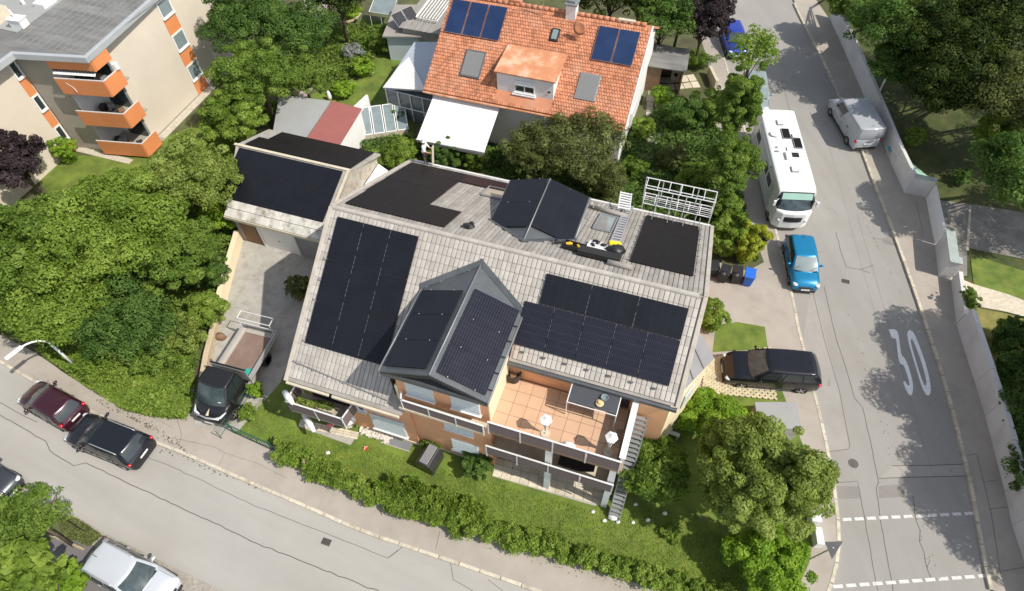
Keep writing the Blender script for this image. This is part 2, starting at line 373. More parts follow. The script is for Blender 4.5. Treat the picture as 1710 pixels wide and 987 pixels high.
def far(p, q, d):
    p = np.array(p[:2]); q = np.array(q[:2]); t = (q - p) / np.linalg.norm(q - p); return q + t * d
kl = [tuple(p) for p in pxs([(0, 601), (56, 634), (130, 673), (242, 731), (298, 750), (430, 809), (520, 847), (600, 883), (700, 917), (800, 950), (905, 987), (1050, 1034), (1180, 1072)])]
kc = pxs([(1290, 1080), (1352, 1045), (1381, 987), (1397, 927), (1396, 863)])
kr = pxs([(1396, 863), (1379, 755), (1362, 680), (1354, 653), (1341, 589), (1331, 560), (1321, 500), (1314, 474), (1293, 388), (1285, 360), (1262, 290), (1240, 215), (1222, 150), (1198, 70), (1178, 0)])
kl0 = far(kl[2], kl[0], 160); krN = far(kr[-3], kr[-1], 200)
kerbline = [tuple(kl0)] + kl + kc + kr[1:] + [tuple(krN)]
kerb_s = [tuple(p) for p in smoothline([kl[0]] + kl[1:] + kc + kr[1:], 2)]
island = [tuple(kl0)] + kerb_s + [tuple(krN), (-300, 400), (-400, 200)]
# roads
krR = pxs([(1657, 987), (1647, 947), (1627, 832), (1610, 758), (1595, 698), (1573, 620), (1554, 563), (1532, 497), (1510, 435), (1489, 377), (1458, 300), (1440, 250), (1415, 190), (1386, 124), (1368, 87), (1344, 43), (1324, 0)])
krR = [tuple(p) for p in smoothline(krR, 1)]
kR0 = far(krR[3], krR[0], 1.5); kRN = far(krR[-3], krR[-1], 200)
road_poly = [tuple(kl0 + np.array([0, 8.0])), tuple(P(300, 640)[:2]), tuple(P(1000, 880)[:2]), tuple(P(1250, 500)[:2]), tuple(krN - np.array([6.0, 0])), tuple(kRN)] + krR[::-1] + [tuple(kR0), (26, -2), (34, -60), (-60, -60), (-220, 30)]
road = poly_sheet('road', road_poly, 0.0, G['roadA'])
# the street on the right is a slightly greyer asphalt: its own sheet
sr = [(p[0] - 1.5, p[1]) for p in kc[2:] + kr[1:]] + [tuple(krN - np.array([1.5, 0])), tuple(kRN)] + krR[::-1] + [tuple(kR0)]
street = poly_sheet('side_street', sr, 0.004, G['roadB'])
pavement = poly_sheet('pavement', island, 0.12, G['pave'], th=0.14)
# right pavement
wallb = pxs([(1357, 0), (1393, 53), (1407, 80), (1439, 154), (1490, 278), (1510, 322), (1543, 329), (1558, 408), (1565, 460), (1583, 464), (1587, 490), (1592, 533), (1596, 544), (1627, 639), (1644, 694), (1677, 821), (1688, 877), (1710, 943)])
rp = [tuple(kR0)] + krR + [tuple(kRN), tuple(far(wallb[2], wallb[0], 200))] + [tuple(p + np.array([0.2, 0])) for p in map(np.array, wallb)] + [tuple(far(wallb[-2], wallb[-1], 6))]
pavR = poly_sheet('pavement_east', rp, 0.12, G['pave'], th=0.14)
# kerb stones
def kerb(name, line, step, wd, side, z=0.135, parent_kind='structure'):
    root = bpy.data.objects.new(name, None); COL.objects.link(root); root['kind'] = 'structure'
    pts = resample(line, step)
    var = [MB().box((0, 0, 0), (step - 0.03, wd, 0.16), tint=t).mesh('kerb_stone', G['kerb']) for t in (0.2, 0.5, 0.7, 0.95)]
    cnt = 0
    for a, b in zip(pts[:-1], pts[1:]):
        d = b - a; t = d / np.linalg.norm(d); nrm = np.array([-t[1], t[0]]) * side * wd * 0.5
        c = (a + b) / 2 + nrm
        ang = math.atan2(t[1], t[0])
        inst('kerb_stone', var[random.randrange(4)], root, (c[0], c[1], z - 0.08), Matrix.Rotation(ang + random.uniform(-.01, .01), 3, 'Z')); cnt += 1
    return root
kerb('kerb', kerb_s, 0.98, 0.15, -1)
kerb('kerb_east', krR, 0.98, 0.16, 1)

# lawn / garden beds inside the block
inner = [(0, 560), (60, 592), (120, 628), (220, 688), (300, 705), (318, 700), (325, 560), (360, 470), (410, 385)]
lawnW = pxs([(-300, 300), (-200, 480), (0, 560), (60, 590), (110, 625), (170, 660), (230, 692), (300, 702), (322, 690), (345, 600), (382, 500), (412, 400), (400, 300), (470, 220), (520, 120), (470, -200), (200, -300), (-250, -100)])
l1 = poly_sheet('garden_ground', lawnW, 0.125, G['soil'])
apt_l = poly_sheet('apartment_lawn', pxs([(60, 300), (90, 262), (200, 262), (330, 210), (400, 100), (470, 60), (420, 240), (200, 330), (90, 330)]), 0.132, G['lawn'])
lawnF = pxs([(390, 722), (455, 745), (520, 785), (600, 826), (700, 866), (860, 908), (980, 950), (1110, 990), (1250, 1025), (1320, 1010), (1350, 940), (1360, 880), (1345, 760), (1305, 655), (1150, 655), (1075, 740), (1000, 780), (600, 700), (510, 570), (470, 600), (440, 650)])
l2 = poly_sheet('lawn', lawnF, 0.135, G['lawn'])
north = pxs([(470, 215), (540, 130), (560, -200), (1080, -200), (1150, 0), (1180, 100), (1190, 200), (1235, 330), (1275, 440), (1200, 480), (1000, 440), (640, 330), (560, 300)])
l3 = poly_sheet('north_garden_ground', north, 0.128, G['soil'])
l4 = poly_sheet('garden_lawn', pxs([(520, 160), (600, 130), (640, 85), (690, 80), (690, 240), (560, 215), (500, 190)]), 0.140, G['lawn'])
l5 = poly_sheet('back_lawn', pxs([(1030, 300), (1060, 290), (1110, 330), (1100, 360), (1000, 350)]), 0.140, G['lawn'])
l6 = poly_sheet('verge_grass', pxs([(1195, 545), (1230, 540), (1276, 548), (1281, 585), (1190, 590)]), 0.142, G['lawn'])
# driveway in front of the garage
dw = poly_sheet('driveway', pxs([(400, 402), (548, 430), (500, 560), (470, 640), (400, 722), (325, 712), (348, 620), (362, 565), (372, 520)]), 0.137, G['conc'])
# side yard by the bins
yd = poly_sheet('side_yard', pxs([(1165, 430), (1270, 462), (1266, 500), (1278, 552), (1230, 543), (1150, 540)]), 0.137, G['pave'])
# east gardens
eg = [tuple(np.array(p) + np.array([0.25, 0])) for p in wallb]
east = [tuple(far(wallb[2], wallb[0], 150))] + eg + [tuple(far(wallb[-2], wallb[-1], 30)), (150, -40), (300, 100), (250, 300)]
e1 = poly_sheet('east_garden_ground', east, 0.04, G['lawn_shade'])
e2 = poly_sheet('east_drive', pxs([(1566, 335), (1640, 345), (1800, 370), (1900, 480), (1700, 432), (1614, 415), (1614, 462), (1588, 462), (1575, 400)]), 0.07, mat('drive_asphalt', (0.20, 0.19, 0.175), 0.9, 0.1, 1.0, bump=0.2, bscale=40, dirt=(0.36, 0.34, 0.30), dscale=0.7, damt=0.6))
e3 = poly_sheet('east_lawn', pxs([(1620, 434), (1640, 432), (1760, 470), (1760, 520), (1680, 492), (1625, 478)]), 0.075, G['lawn'])
e4 = poly_sheet('gravel_path', pxs([(1606, 468), (1625, 476), (1680, 492), (1760, 522), (1760, 545), (1680, 522), (1625, 512)]), 0.08, mat('pale_gravel', (0.60, 0.53, 0.42), 0.95, 0.2, 6, bump=0.6, bscale=25))
e5 = poly_sheet('east_front_lawn', pxs([(1625, 514), (1680, 525), (1800, 560), (1800, 700), (1690, 700), (1640, 600)]), 0.075, mat('dry_lawn', (0.16, 0.17, 0.03), 0.9, 0.25, 1.2, bump=0.5, bscale=25, col2=(0.24, 0.21, 0.07)))
e6 = poly_sheet('patio_strip', pxs([(1612, 420), (1617, 350), (1621, 350), (1617, 420)]), 0.078, G['kerb'])
# block south west of the lower road
sw = pxs([(-400, 560), (-150, 715), (0, 786), (48, 808), (120, 858), (178, 892), (300, 952), (400, 1000), (560, 1080), (400, 1500), (-300, 1500), (-600, 900)])
s0 = poly_sheet('pavement_south', sw, 0.03, mat('cobble_strip', (0.34, 0.31, 0.27), 0.9, 0.25, 9, bump=0.7, bscale=14, dirt=(0.20, 0.19, 0.12), dscale=1.5, damt=0.5), th=0.05)
s1 = poly_sheet('south_ground', pxs([(-400, 600), (-150, 755), (-20, 815), (60, 850), (120, 880), (160, 915), (150, 1000), (300, 1080), (300, 1500), (-600, 1500)]), 0.036, G['soil'])
s2 = poly_sheet('south_yard', pxs([(60, 925), (90, 900), (140, 905), (290, 975), (360, 1020), (300, 1100), (60, 1100)]), 0.042, mat('dark_asphalt', (0.16, 0.15, 0.15), 0.9, 0.1, 1.0, bump=0.2, bscale=40))

# joints, tar lines and repairs on the roads
cr = bpy.data.objects.new('road_joint_lines', None); COL.objects.link(cr); cr['kind'] = 'structure'
def crackline(L, wd=0.035, z=0.009, jag=0.0, name='tar_line'):
    wd *= 0.6
    pts = [np.array(p) for p in pxs(L)]
    if jag:
        q = [pts[0]]
        for a, b in zip(pts[:-1], pts[1:]):
            k = max(1, int(np.linalg.norm(b - a) / 0.35))
            for i in range(1, k + 1): q.append(a + (b - a) * i / k + (rng.normal(0, jag, 2) if i < k else 0))
        pts = q
    mb = MB(); a = offset(pts, wd / 2); b = offset(pts, -wd / 2)
    for i in range(len(a) - 1):
        mb.add([(p[0], p[1], z) for p in (a[i], b[i], b[i + 1], a[i + 1])], [(3, 2, 1, 0)])
    return mb.build(name, G['seam'], cr)
crackline([(-60, 645), (0, 672), (40, 695), (62, 705)], 0.05)
crackline([(-40, 672), (0, 693), (77, 737), (83, 752), (123, 778), (143, 773), (200, 800), (430, 908), (600, 975), (640, 992)], 0.06, jag=0.02)
crackline([(232, 758), (300, 785), (430, 847), (560, 897), (648, 932), (674, 912)], 0.035, jag=0.015)
crackline([(648, 932), (665, 919)], 0.035)
crackline([(752, 938), (757, 968), (790, 987)], 0.035)
crackline([(862, 1004), (815, 968)], 0.03)
crackline([(298, 703), (305, 728), (300, 747)], 0.03, z=0.128)
crackline([(300, 735), (360, 748), (377, 758), (368, 778)], 0.025, z=0.128, jag=0.01)
crackline([(377, 758), (430, 775), (480, 800)], 0.02, z=0.128, jag=0.01)
crackline([(735, 888), (728, 920)], 0.025, z=0.128)
crackline([(1085, 968), (1080, 987)], 0.025, z=0.128)
crackline([(200, 668), (290, 716)], 0.018, z=0.128)
# side street
crackline([(1325, 0), (1365, 82)], 0.05)
crackline([(1306, 135), (1326, 215), (1352, 300), (1362, 330)], 0.04)
crackline([(1306, 135), (1350, 148)], 0.03)
crackline([(1396, 388), (1404, 420), (1413, 446)], 0.05, jag=0.02)
crackline([(1413, 446), (1436, 450), (1459, 443)], 0.05, jag=0.02)
crackline([(1436, 450), (1453, 456)], 0.05, jag=0.02)
crackline([(1376, 347), (1392, 351), (1400, 361)], 0.03, jag=0.01)
crackline([(1458, 397), (1478, 402), (1498, 410)], 0.04, jag=0.03)
crackline([(1356, 483), (1376, 565), (1402, 655), (1419, 744), (1417, 750), (1379, 755)], 0.045)
crackline([(1376, 478), (1396, 565), (1414, 620), (1427, 665), (1440, 680), (1452, 730), (1467, 805), (1463, 816), (1472, 880), (1490, 975), (1492, 995)], 0.05, jag=0.01)
crackline([(1396, 806), (1432, 804), (1443, 860), (1463, 975), (1470, 1000)], 0.045, jag=0.01)
crackline([(1490, 778), (1560, 777), (1612, 775)], 0.06)
crackline([(1468, 799), (1520, 797), (1615, 795)], 0.06)
crackline([(1524, 828), (1530, 870), (1543, 922), (1550, 955), (1558, 972)], 0.05, jag=0.03)
crackline([(1543, 932), (1553, 935), (1548, 948)], 0.03, jag=0.02)
crackline([(1629, 762), (1640, 805), (1653, 860), (1668, 960)], 0.03, z=0.128)
crackline([(1612, 762), (1630, 760)], 0.03, z=0.128)
crackline([(1640, 806), (1665, 803)], 0.03, z=0.128)
crackline([(1650, 852), (1680, 848)], 0.03, z=0.128)
crackline([(1670, 955), (1712, 948)], 0.03, z=0.128)
crackline([(1528, 337), (1541, 400)], 0.03, z=0.128)
crackline([(1430, 355), (1530, 700), (1560, 800)], 0.012)
crackline([(1380, 230), (1460, 520), (1500, 700)], 0.010)
crackline([(1384, 636), (1385, 645), (1381, 643)], 0.05)
# repairs (sheets of other asphalt, 4 mm above)
rp_ = bpy.data.objects.new('road_repairs', None); COL.objects.link(rp_); rp_['kind'] = 'structure'
def patch(L, m, z): o = poly_sheet('asphalt_patch', pxs(L), z, m, kind=None, parent=rp_); return o
patch([(1340, 575), (1350, 500), (1360, 490), (1402, 655), (1419, 750), (1380, 753), (1362, 668)], G['patch'], 0.0065)
patch([(1468, 799), (1520, 797), (1615, 795), (1612, 775), (1490, 778)], G['patch'], 0.0065)
patch([(1398, 812), (1434, 812), (1438, 832), (1400, 834)], G['patchd'], 0.0065)
patch([(1467, 812), (1506, 808), (1512, 830), (1468, 832)], G['patchd'], 0.0065)
patch([(1472, 400), (1484, 394), (1492, 396), (1498, 410), (1488, 410), (1476, 407)], G['patchd'], 0.0065)
# painted dashes across the side street
mk = bpy.data.objects.new('road_marking', None); COL.objects.link(mk); mk['kind'] = 'structure'
def dashes(a, b, n, fill, wd):
    A, B = P(*a)[:2], P(*b)[:2]; d = (B - A) / n
    L = np.linalg.norm(d); ang = math.atan2(d[1], d[0])
    me = MB().box((0, 0, 0), (L * fill, wd, 0.003)).mesh('painted_dash', G['paint'])
    for i in range(n):
        c = A + d * (i + 0.5); inst('painted_dash', me, mk, (c[0], c[1], 0.0125), Matrix.Rotation(ang, 3, 'Z'))
dashes((1404, 868), (1628, 857), 11, 0.72, 0.14)
dashes((1388, 980), (1652, 961), 12, 0.74, 0.14)
def stroke(L, wd, name):
    pts = smoothline([np.array(p) for p in pxs(L)], 2)
    mb = MB(); a = offset(pts, wd / 2); b = offset(pts, -wd / 2)
    for i in range(len(a) - 1): mb.add([(p[0], p[1], 0.013) for p in (a[i], b[i], b[i + 1], a[i + 1])], [(3, 2, 1, 0)])
    o = mb.build(name, G['paint'], mk); o['label'] = 'painted digit of the speed limit 30'
def zp(L): return [(1440 + x / 6.17, 520 + y / 6.17) for x, y in L]
def fill(loops, name):
    bm = bmesh.new(); 
    for L in loops:
        vs = [bm.verts.new((p[0], p[1], 0.013)) for p in smoothline([np.array(q) for q in pxs(zp(L + L[:1]))], 1)[:-1]]
        for i in range(len(vs)): bm.edges.new((vs[i], vs[(i + 1) % len(vs)]))
    bmesh.ops.triangle_fill(bm, use_beauty=True, edges=bm.edges[:], normal=(0, 0, 1))
    for f in bm.faces:
        if f.normal.z < 0: f.normal_flip()
    me = bpy.data.meshes.new(name); bm.to_mesh(me); bm.free(); me.materials.append(G['paint2'])
    o = bpy.data.objects.new(name, me); COL.objects.link(o); o.parent = mk; return o
fill([[(270, 190), (300, 183), (345, 188), (365, 215), (378, 280), (388, 360), (402, 455), (435, 480), (465, 540), (500, 650), (520, 740), (522, 800), (515, 850), (500, 870), (480, 860), (450, 815), (425, 750), (418, 722), (440, 718), (462, 760), (485, 768), (478, 710), (455, 640), (432, 575), (415, 548), (388, 545), (370, 480), (358, 400), (350, 290), (345, 282), (303, 278), (290, 235)]], 'painted_digit')['label'] = 'painted digit 3 of the 30 on the side street'
fill([[(460, 235), (470, 200), (492, 193), (515, 205), (545, 250), (585, 350), (640, 500), (680, 640), (702, 760), (704, 820), (695, 860), (675, 872), (650, 855), (620, 800), (590, 710), (550, 580), (505, 430), (470, 300)],
      [(500, 290), (512, 285), (540, 340), (590, 470), (630, 600), (655, 700), (660, 755), (645, 770), (628, 745), (590, 640), (545, 490), (510, 370), (497, 310)]], 'painted_digit')['label'] = 'painted digit 0 of the 30 on the side street'
# manhole cover
mb = MB(); c = P(1425, 774); mb.lathe([(0.24, 0.006), (0.24, 0.014), (0.2, 0.016)], (c[0], c[1], 0), 18); tag(mb.build('manhole_cover', G['seam']), 'small round iron cover in the side street above the dashed line', 'cover')
# ================================================================== MAIN HOUSE
ZR = 9.05
OM = P(555, 345, ZR)
F = Frame(OM)
sf = math.tan(R(34.7)); sb = (ZR - 5.25) / 7.8
house = thing('solar_house', 'large orange rendered house with grey tiled gable roof covered in black solar panels', 'house', (F.o[0], F.o[1], 0), R(YAW))
LEN = 17.15
def zf(v): return ZR + sf * v          # v negative at the front
def zb(v): return ZR - sb * v
def fp(u, v, off=0.0):                 # point on front slope, off = normal offset
    c = math.cos(math.atan(sf)); s_ = math.sin(math.atan(sf))
    return (u, v - s_ * off, zf(v) + c * off)
def bp_(u, v, off=0.0):
    c = math.cos(math.atan(sb)); s_ = math.sin(math.atan(sb))
    return (u, v + s_ * off, zb(v) + c * off)
# roof deck (part) -----------------------------------------------------------
mb = MB()
def poly3(mb, fn, pts, th, off=0.0, mi=0): mb.slab([fn(u, v, off) for u, v in pts], th, mi)
poly3(mb, fp, [(0, 0), (0, -6.85), (5.8, -6.85), (5.8, 0)], 0.16)
poly3(mb, fp, [(5.803, 0), (5.803, -1.7), (9.9, -1.7), (9.9, 0)], 0.16)
poly3(mb, fp, [(9.903, 0), (9.903, -3.84), (17.15, -3.84), (17.15, 0)], 0.16)
poly3(mb, bp_, [(0, 0.0), (0, 7.8), (17.15, 7.8), (17.15, 0.0)], 0.16)
roof = mb.build('roof', G['tileb'], house)
# tiles -----------------------------------------------------------------------
def rectin(u, v, rects): return any(a < u < b and c < v < d for a, b, c, d in rects)
TW, TL = 0.213, 0.40
def tile_mesh(w_, l_, tint, m):
    mb = MB(); n = 3; vs = []
    # shallow trough tile: raised centre, recessed side joint
    prof = [(-w_ / 2, 0.0), (-w_ / 2 + 0.015, 0.022), (0, 0.026), (w_ / 2 - 0.03, 0.022), (w_ / 2 - 0.016, 0.0)]
    k = len(prof)
    for yy, dz in ((-l_ / 2, 0.034), (l_ / 2, 0.003)):
        for x, z in prof: vs.append((x, yy, z + dz))
    vs += [(-w_ / 2, -l_ / 2, -0.005), (w_ / 2 - 0.02, -l_ / 2, -0.005)]
    fs = [(i, i + 1, k + i + 1, k + i) for i in range(k - 1)]
    fs.append((2 * k, 2 * k + 1, 4, 3, 2, 1, 0))
    mb.add(vs, fs, 0, tint); return mb
tints = [0.05, 0.22, 0.38, 0.5, 0.6, 0.72, 0.85, 1.0]
tmesh = [tile_mesh(TW, TL, t, None).mesh('tile', G['tile']) for t in tints]
pf = math.atan(sf); pb = math.atan(sb)
Mf = Matrix.Rotation(pf, 3, 'X')                      # y axis runs up the front slope
Mb = Matrix.Rotation(math.pi, 3, 'Z') @ Matrix.Rotation(pb, 3, 'X')
PAN_L = (0.45, 4.55, -5.32, -0.32); PAN_R1 = (10.57, 16.66, -1.62, -0.50); PAN_R2 = (9.95, 16.66, -3.22, -1.62)
DORM_F = (5.25, 10.0, -9, -2.25)
def dormf_cover(u, v):
    # triangle where the dormer roof meets the slope
    if v > -0.8 or not (5.15 < u < 10.05): return False
    half = min(1.0, (-0.8 - v) / 1.35) * 2.35
    return abs(u - 7.62) < half + .12
cand = []
cf = math.cos(pf)
ncf = int(6.85 / (TL * cf)) + 1
nu = int(LEN / TW)
for j in range(0, 22):
    v = -0.10 - (j + 0.5) * TL * cf
    if v < -6.80: continue
    for i in range(nu + 1):
        u = 0.12 + i * TW
        if u > 17.05: continue
        if u > 5.75 and v < -3.80: continue
        if u > 5.62 and v < -6.4: continue
        if 5.75 < u < 9.9 and v < -1.75 and False: continue
        if dormf_cover(u, v): continue
        if rectin(u, v, [(PAN_L[0] + .15, PAN_L[1] - .1, PAN_L[2] + .15, PAN_L[3] - .1), (PAN_R1[0] + .15, PAN_R1[1] - .1, PAN_R1[2] + .1, PAN_R1[3] - .1), (PAN_R2[0] + .15, PAN_R2[1] - .1, PAN_R2[2] + .15, PAN_R2[3] - .05)]): continue
        cand.append((u, v, 'f'))
import itertools
cand.sort(key=lambda c: c[1])          # the lowest rows are the nearest and show largest
stuff = MB()
def add_stuff_tile(mbx, u, v, fn, Mx, w_=TW, l_=TL, ti=None):
    t = random.choice(tints) if ti is None else ti
    base = tile_mesh(w_, l_, t, None); p = Vector(fn(u, v, 0.0))
    vs = [tuple(Mx @ Vector(q) + p) for q in base.v]
    mbx.add(vs, base.f, 0, t)
for k, (u, v, s_) in enumerate(cand):
    if k < 290:
        inst('tile', tmesh[random.randrange(8)], roof, fp(u, v, random.uniform(0, .006)), Mf)
    else: add_stuff_tile(stuff, u, v, fp, Mf)
stuff.build('front_tiles', G['tile'], roof, kind='stuff')
# back slope: longer, narrower-looking weathered tiles
stuff = MB(); TLb = 0.40; cb = math.cos(pb)
BP = [(0.40, 5.45, 0.45, 2.35), (0.3, 3.75, 2.35, 7.25), (0.3, 6.6, 6.05, 7.35), (13.75, 16.6, 1.42, 7.1)]
def dormb_cover(u, v):
    if v < 0.95 or not (6.9 < u < 11.1): return False
    return v < 5.3 and abs(u - 9.0) < min(1.0, (v - .85) / 1.35) * 2.0
for j in range(0, 22):
    v = 0.12 + (j + 0.5) * TLb * cb
    if v > 7.75: continue
    for i in range(int(LEN / 0.213) + 1):
        u = 0.12 + i * 0.213
        if u > 17.05 or dormb_cover(u, v): continue
        if rectin(u, v, [(a + .15, b - .1, c + .15, d - .1) for a, b, c, d in BP]): continue
        if 5.35 < u < 6.45 and 5.1 < v < 6.4: continue
        t = min(1, max(0, 0.5 + 0.35 * math.sin(i * 1.7) + random.uniform(-.25, .25)))
        add_stuff_tile(stuff, u, v, bp_, Mb, 0.213, TLb + 0.02, t)
stuff.build('back_tiles', G['tileb'], roof, kind='stuff')
# ridge caps, verges, gutters
rc = [MB().lathe([(0.118, -0.2), (0.126, 0.2)], n=12, axis='X', tint=t).mesh('ridge_tile', G['tile'], False) for t in (.3, .55, .8)]
for i in range(int(LEN / 0.40)):
    inst('ridge_tile', rc[i % 3], roof, (0.2 + i * 0.403, 0.0, ZR - 0.03), None)
vgm = mat('verge_tile', (0.47, 0.43, 0.37), 0.9, 0.1, 3, dirt=(0.3, 0.27, 0.22), dscale=2, damt=0.5)
for u0 in (-0.07, 17.17):
    mb = MB(); mb.slab([fp(u0 - .07, 0.0, .085), fp(u0 - .07, -6.87 if u0 < 1 else -3.86, .085), fp(u0 + .12, -6.87 if u0 < 1 else -3.86, .085), fp(u0 + .12, 0.0, .085)], 0.30)
    mb.slab([bp_(u0 - .07, 0.005, .085), bp_(u0 - .07, 7.82, .085), bp_(u0 + .12, 7.82, .085), bp_(u0 + .12, 0.005, .085)], 0.30); mb.build('verge', vgm, house, bevel=0.02)

mb = MB(); mb.tube([fp(9.9, -3.93, -.02), fp(17.2, -3.93, -.02)], 0.075, 8); mb.bb(9.9, 17.2, -4.0, -3.86, zf(-3.9) - .16, zf(-3.9) + .02)
mb.build('gutter', G['anth'], house)
mb = MB(); mb.bb(9.95, 15.9, -3.78, -3.70, 6.10, 6.25); mb.build('awning_box', G['wmetal'], house)
mb = MB(); mb.bb(-0.02, 2.2, -6.98, -6.86, zf(-6.85) - .14, zf(-6.85) - .02); mb.bb(2.35, 5.72, -6.98, -6.86, zf(-6.85) - .18, zf(-6.85) - .02)
mb.build('gutter', G['slab'], house, bevel=0.02)
mb = MB(); mb.tube([(0.1, 7.9, 5.2), (17.1, 7.9, 5.2)], 0.07, 8); mb.build('gutter', G['wmetal'], house)
# snow guard rail on the left roof
mb = MB()
mb.tube([fp(0.1, -6.05, .14), fp(5.3, -6.45, .14)], 0.022, 6)
for u in np.arange(.4, 5.3, .8): mb.box(fp(u, -6.07 - .077 * u, .09), (.03, .12, .12))
mb.build('snow_guard', G['steel'], house)
me = MB().box((0, 0, 0), (.16, .07, .10)).mesh('snow_stop', G['anth'])
for u in np.arange(10.4, 16.9, 0.95): inst('snow_stop', me, roof, fp(u, -3.42, .09), Mf)
me = MB().box((0, 0, 0), (.2, .09, .07)).mesh('roof_hook', G['steel'])
for i, v in enumerate(np.arange(-5.2, -.4, .8)): inst('roof_hook', me, roof, fp(0.40, v, .08), Mf)

# walls ------------------------------------------------------------------------
mb = MB()
mb.bb(0.35, 5.9, -6.35, 7.3, 0, 4.2)            # left body
mb.bb(5.6, 15.72, -3.72, 5.0, 0, 5.9); mb.bb(5.602, 15.718, 5.0, 7.28, 0, 5.1)           # middle body
mb.bb(15.72, 16.95, -3.72, 4.6, 0, 6.1); mb.bb(15.722, 16.948, 4.6, 7.27, 0, 5.1)         # right body
wall = mb.build('wall', G['orange'], house)
# gable walls as prisms
for u0, u1 in ((0.36, 0.62), (16.6, 16.94)):
    mb = MB()
    a = [(u0, -3.6 if u0 > 1 else -6.2, zf(-3.6 if u0 > 1 else -6.2) - .2), (u0, 0, ZR - .22), (u0, 7.2, zb(7.2) - .2), (u0, 7.2, 4.1), (u0, -3.6 if u0 > 1 else -6.2, 4.1 if u0 > 1 else 4.0)]
    n = 5; vs = a + [(u1, p[1], p[2]) for p in a]
    mb.add(vs, [tuple(range(n - 1, -1, -1)), tuple(range(n, 2 * n))] + [(i, (i + 1) % n, n + (i + 1) % n, n + i) for i in range(n)]); mb.build('gable_wall', G['orange'], house)
# bay: runs from ground to the front dormer
mb = MB()
BV = -6.25
mb.bb(5.62, 9.82, BV, -1.0, 0, 7.62)
mb.build('bay_wall', G['orange'], house)
# cream face of the bay left flank and terrace side
mb = MB(); mb.bb(9.824, 9.86, BV + .02, -3.75, 4.9, 7.55); mb.build('bay_side_render', G['cream'], house)
mb = MB(); mb.prism([(5.45, BV - .03), (5.62, BV - .03), (5.62, BV + .5), (5.45, BV + .35)], 0, 5.9); mb.build('corner_render', G['cream'], house, bevel=.05)
mb = MB(); mb.bb(15.70, 16.97, -3.76, -3.722, 0, 6.12); mb.build('wall_face', mat('light_orange_render', (0.74, 0.41, 0.22), 0.9, 0.04, 1.2), house)
# recessed plinth
mb = MB(); mb.bb(3.0, 5.93, -6.40, -6.2, 0, .32); mb.bb(5.5, 9.84, BV - .03, -6, 0, .32); mb.build('plinth', G['slab'], house)

# windows -----------------------------------------------------------------------
def window(parent, u0, u1, z0, z1, v, shutter=True, depth=0.04, frac=1.0, nrm=-1, sill=True, panes=2):
    fr = MB(); w_ = 0.06
    y0, y1 = v - 0.002, v + nrm * 0.05
    fr.bb(u0, u1, y0, y1, z1 - w_, z1); fr.bb(u0, u1, y0, y1, z0, z0 + w_)
    fr.bb(u0, u0 + w_, y0, y1, z0 + w_, z1 - w_); fr.bb(u1 - w_, u1, y0, y1, z0 + w_, z1 - w_)
    for k in range(1, panes):
        c = u0 + (u1 - u0) * k / panes; fr.bb(c - .03, c + .03, y0, y1, z0 + w_, z1 - w_)
    o = fr.build('window', G['wplas'], parent)
    g_ = MB(); g_.bb(u0 + w_, u1 - w_, v, v + nrm * 0.02, z0 + w_, z1 - w_); g_.build('pane', G['glass'], o)
    if shutter:
        s_ = MB(); zz = z1 - (z1 - z0) * frac; k = max(3, int((z1 - zz) / 0.09)); h = (z1 - zz) / k
        for i in range(k): s_.bb(u0 + .02, u1 - .02, v + nrm * .03, v + nrm * (.075 - .012 * (i % 2)), zz + i * h + .004, zz + (i + 1) * h)
        s_.build('shutter', G['shutter'], o)
    if sill:
        b = MB(); b.bb(u0 - .06, u1 + .06, v, v + nrm * 0.16, z0 - .05, z0 - .005); b.build('sill', G['wmetal'], o)
    return o
window(house, 6.05, 7.35, 5.55, 7.25, BV, True); window(house, 8.15, 9.45, 5.55, 7.25, BV, True)
window(house, 7.55, 8.95, 3.15, 4.35, BV, True); window(house, 7.75, 9.1, 0.95, 2.1, BV, True)
window(house, 3.55, 5.35, 0.75, 2.35, -6.35, True)
window(house, 3.0, 3.4, 2.3, 3.4, -6.35, False, panes=1)
# grey stucco of the attic: blinds boxes
# bay balcony with taupe cloth railing ---------------------------------------
def railing(parent, pts, z0, h, post=0.05, cloth=True, step=1.25, top_w=.07, mcl='rail', bulge=0.0):
    "railing along local points; cloth panels, posts, handrail are parts"
    for a, b in zip(pts[:-1], pts[1:]):
        a = np.array(a, float); b = np.array(b, float); L = np.linalg.norm(b - a); n = max(1, int(round(L / step))); t = (b - a) / L
        ang = math.atan2(t[1], t[0]); c = (a + b) / 2
        mb = MB(); mb.box((c[0], c[1], z0 + h), (L + .04, top_w, .04), ang); mb.build('handrail', G['wmetal'], parent)
        pm = MB().bb(-post / 2, post / 2, -post / 2, post / 2, -.16, h).mesh('railing_post', G['wmetal'])
        cm = MB().bb(-L / n / 2 + .04, L / n / 2 - .04, -.012, .012, 0.10, h - .05).mesh('railing_panel', G[mcl])
        for i in range(n + 1):
            q = a + t * L * i / n; inst('railing_post', pm, parent, (q[0], q[1], z0), Matrix.Rotation(ang, 3, 'Z'))
        for i in range(n):
            q = a + t * L * (i + .5) / n; inst('railing_panel', cm, parent, (q[0], q[1], z0), Matrix.Rotation(ang, 3, 'Z'))
mb = MB(); mb.bb(5.75, 9.7, BV - .5, BV - .003, 4.72, 4.88); mb.build('balcony_slab', G['slab'], house)
railing(house, [(5.8, BV - .08), (5.95, BV - .45), (9.72, BV - .5)], 4.85, .78)
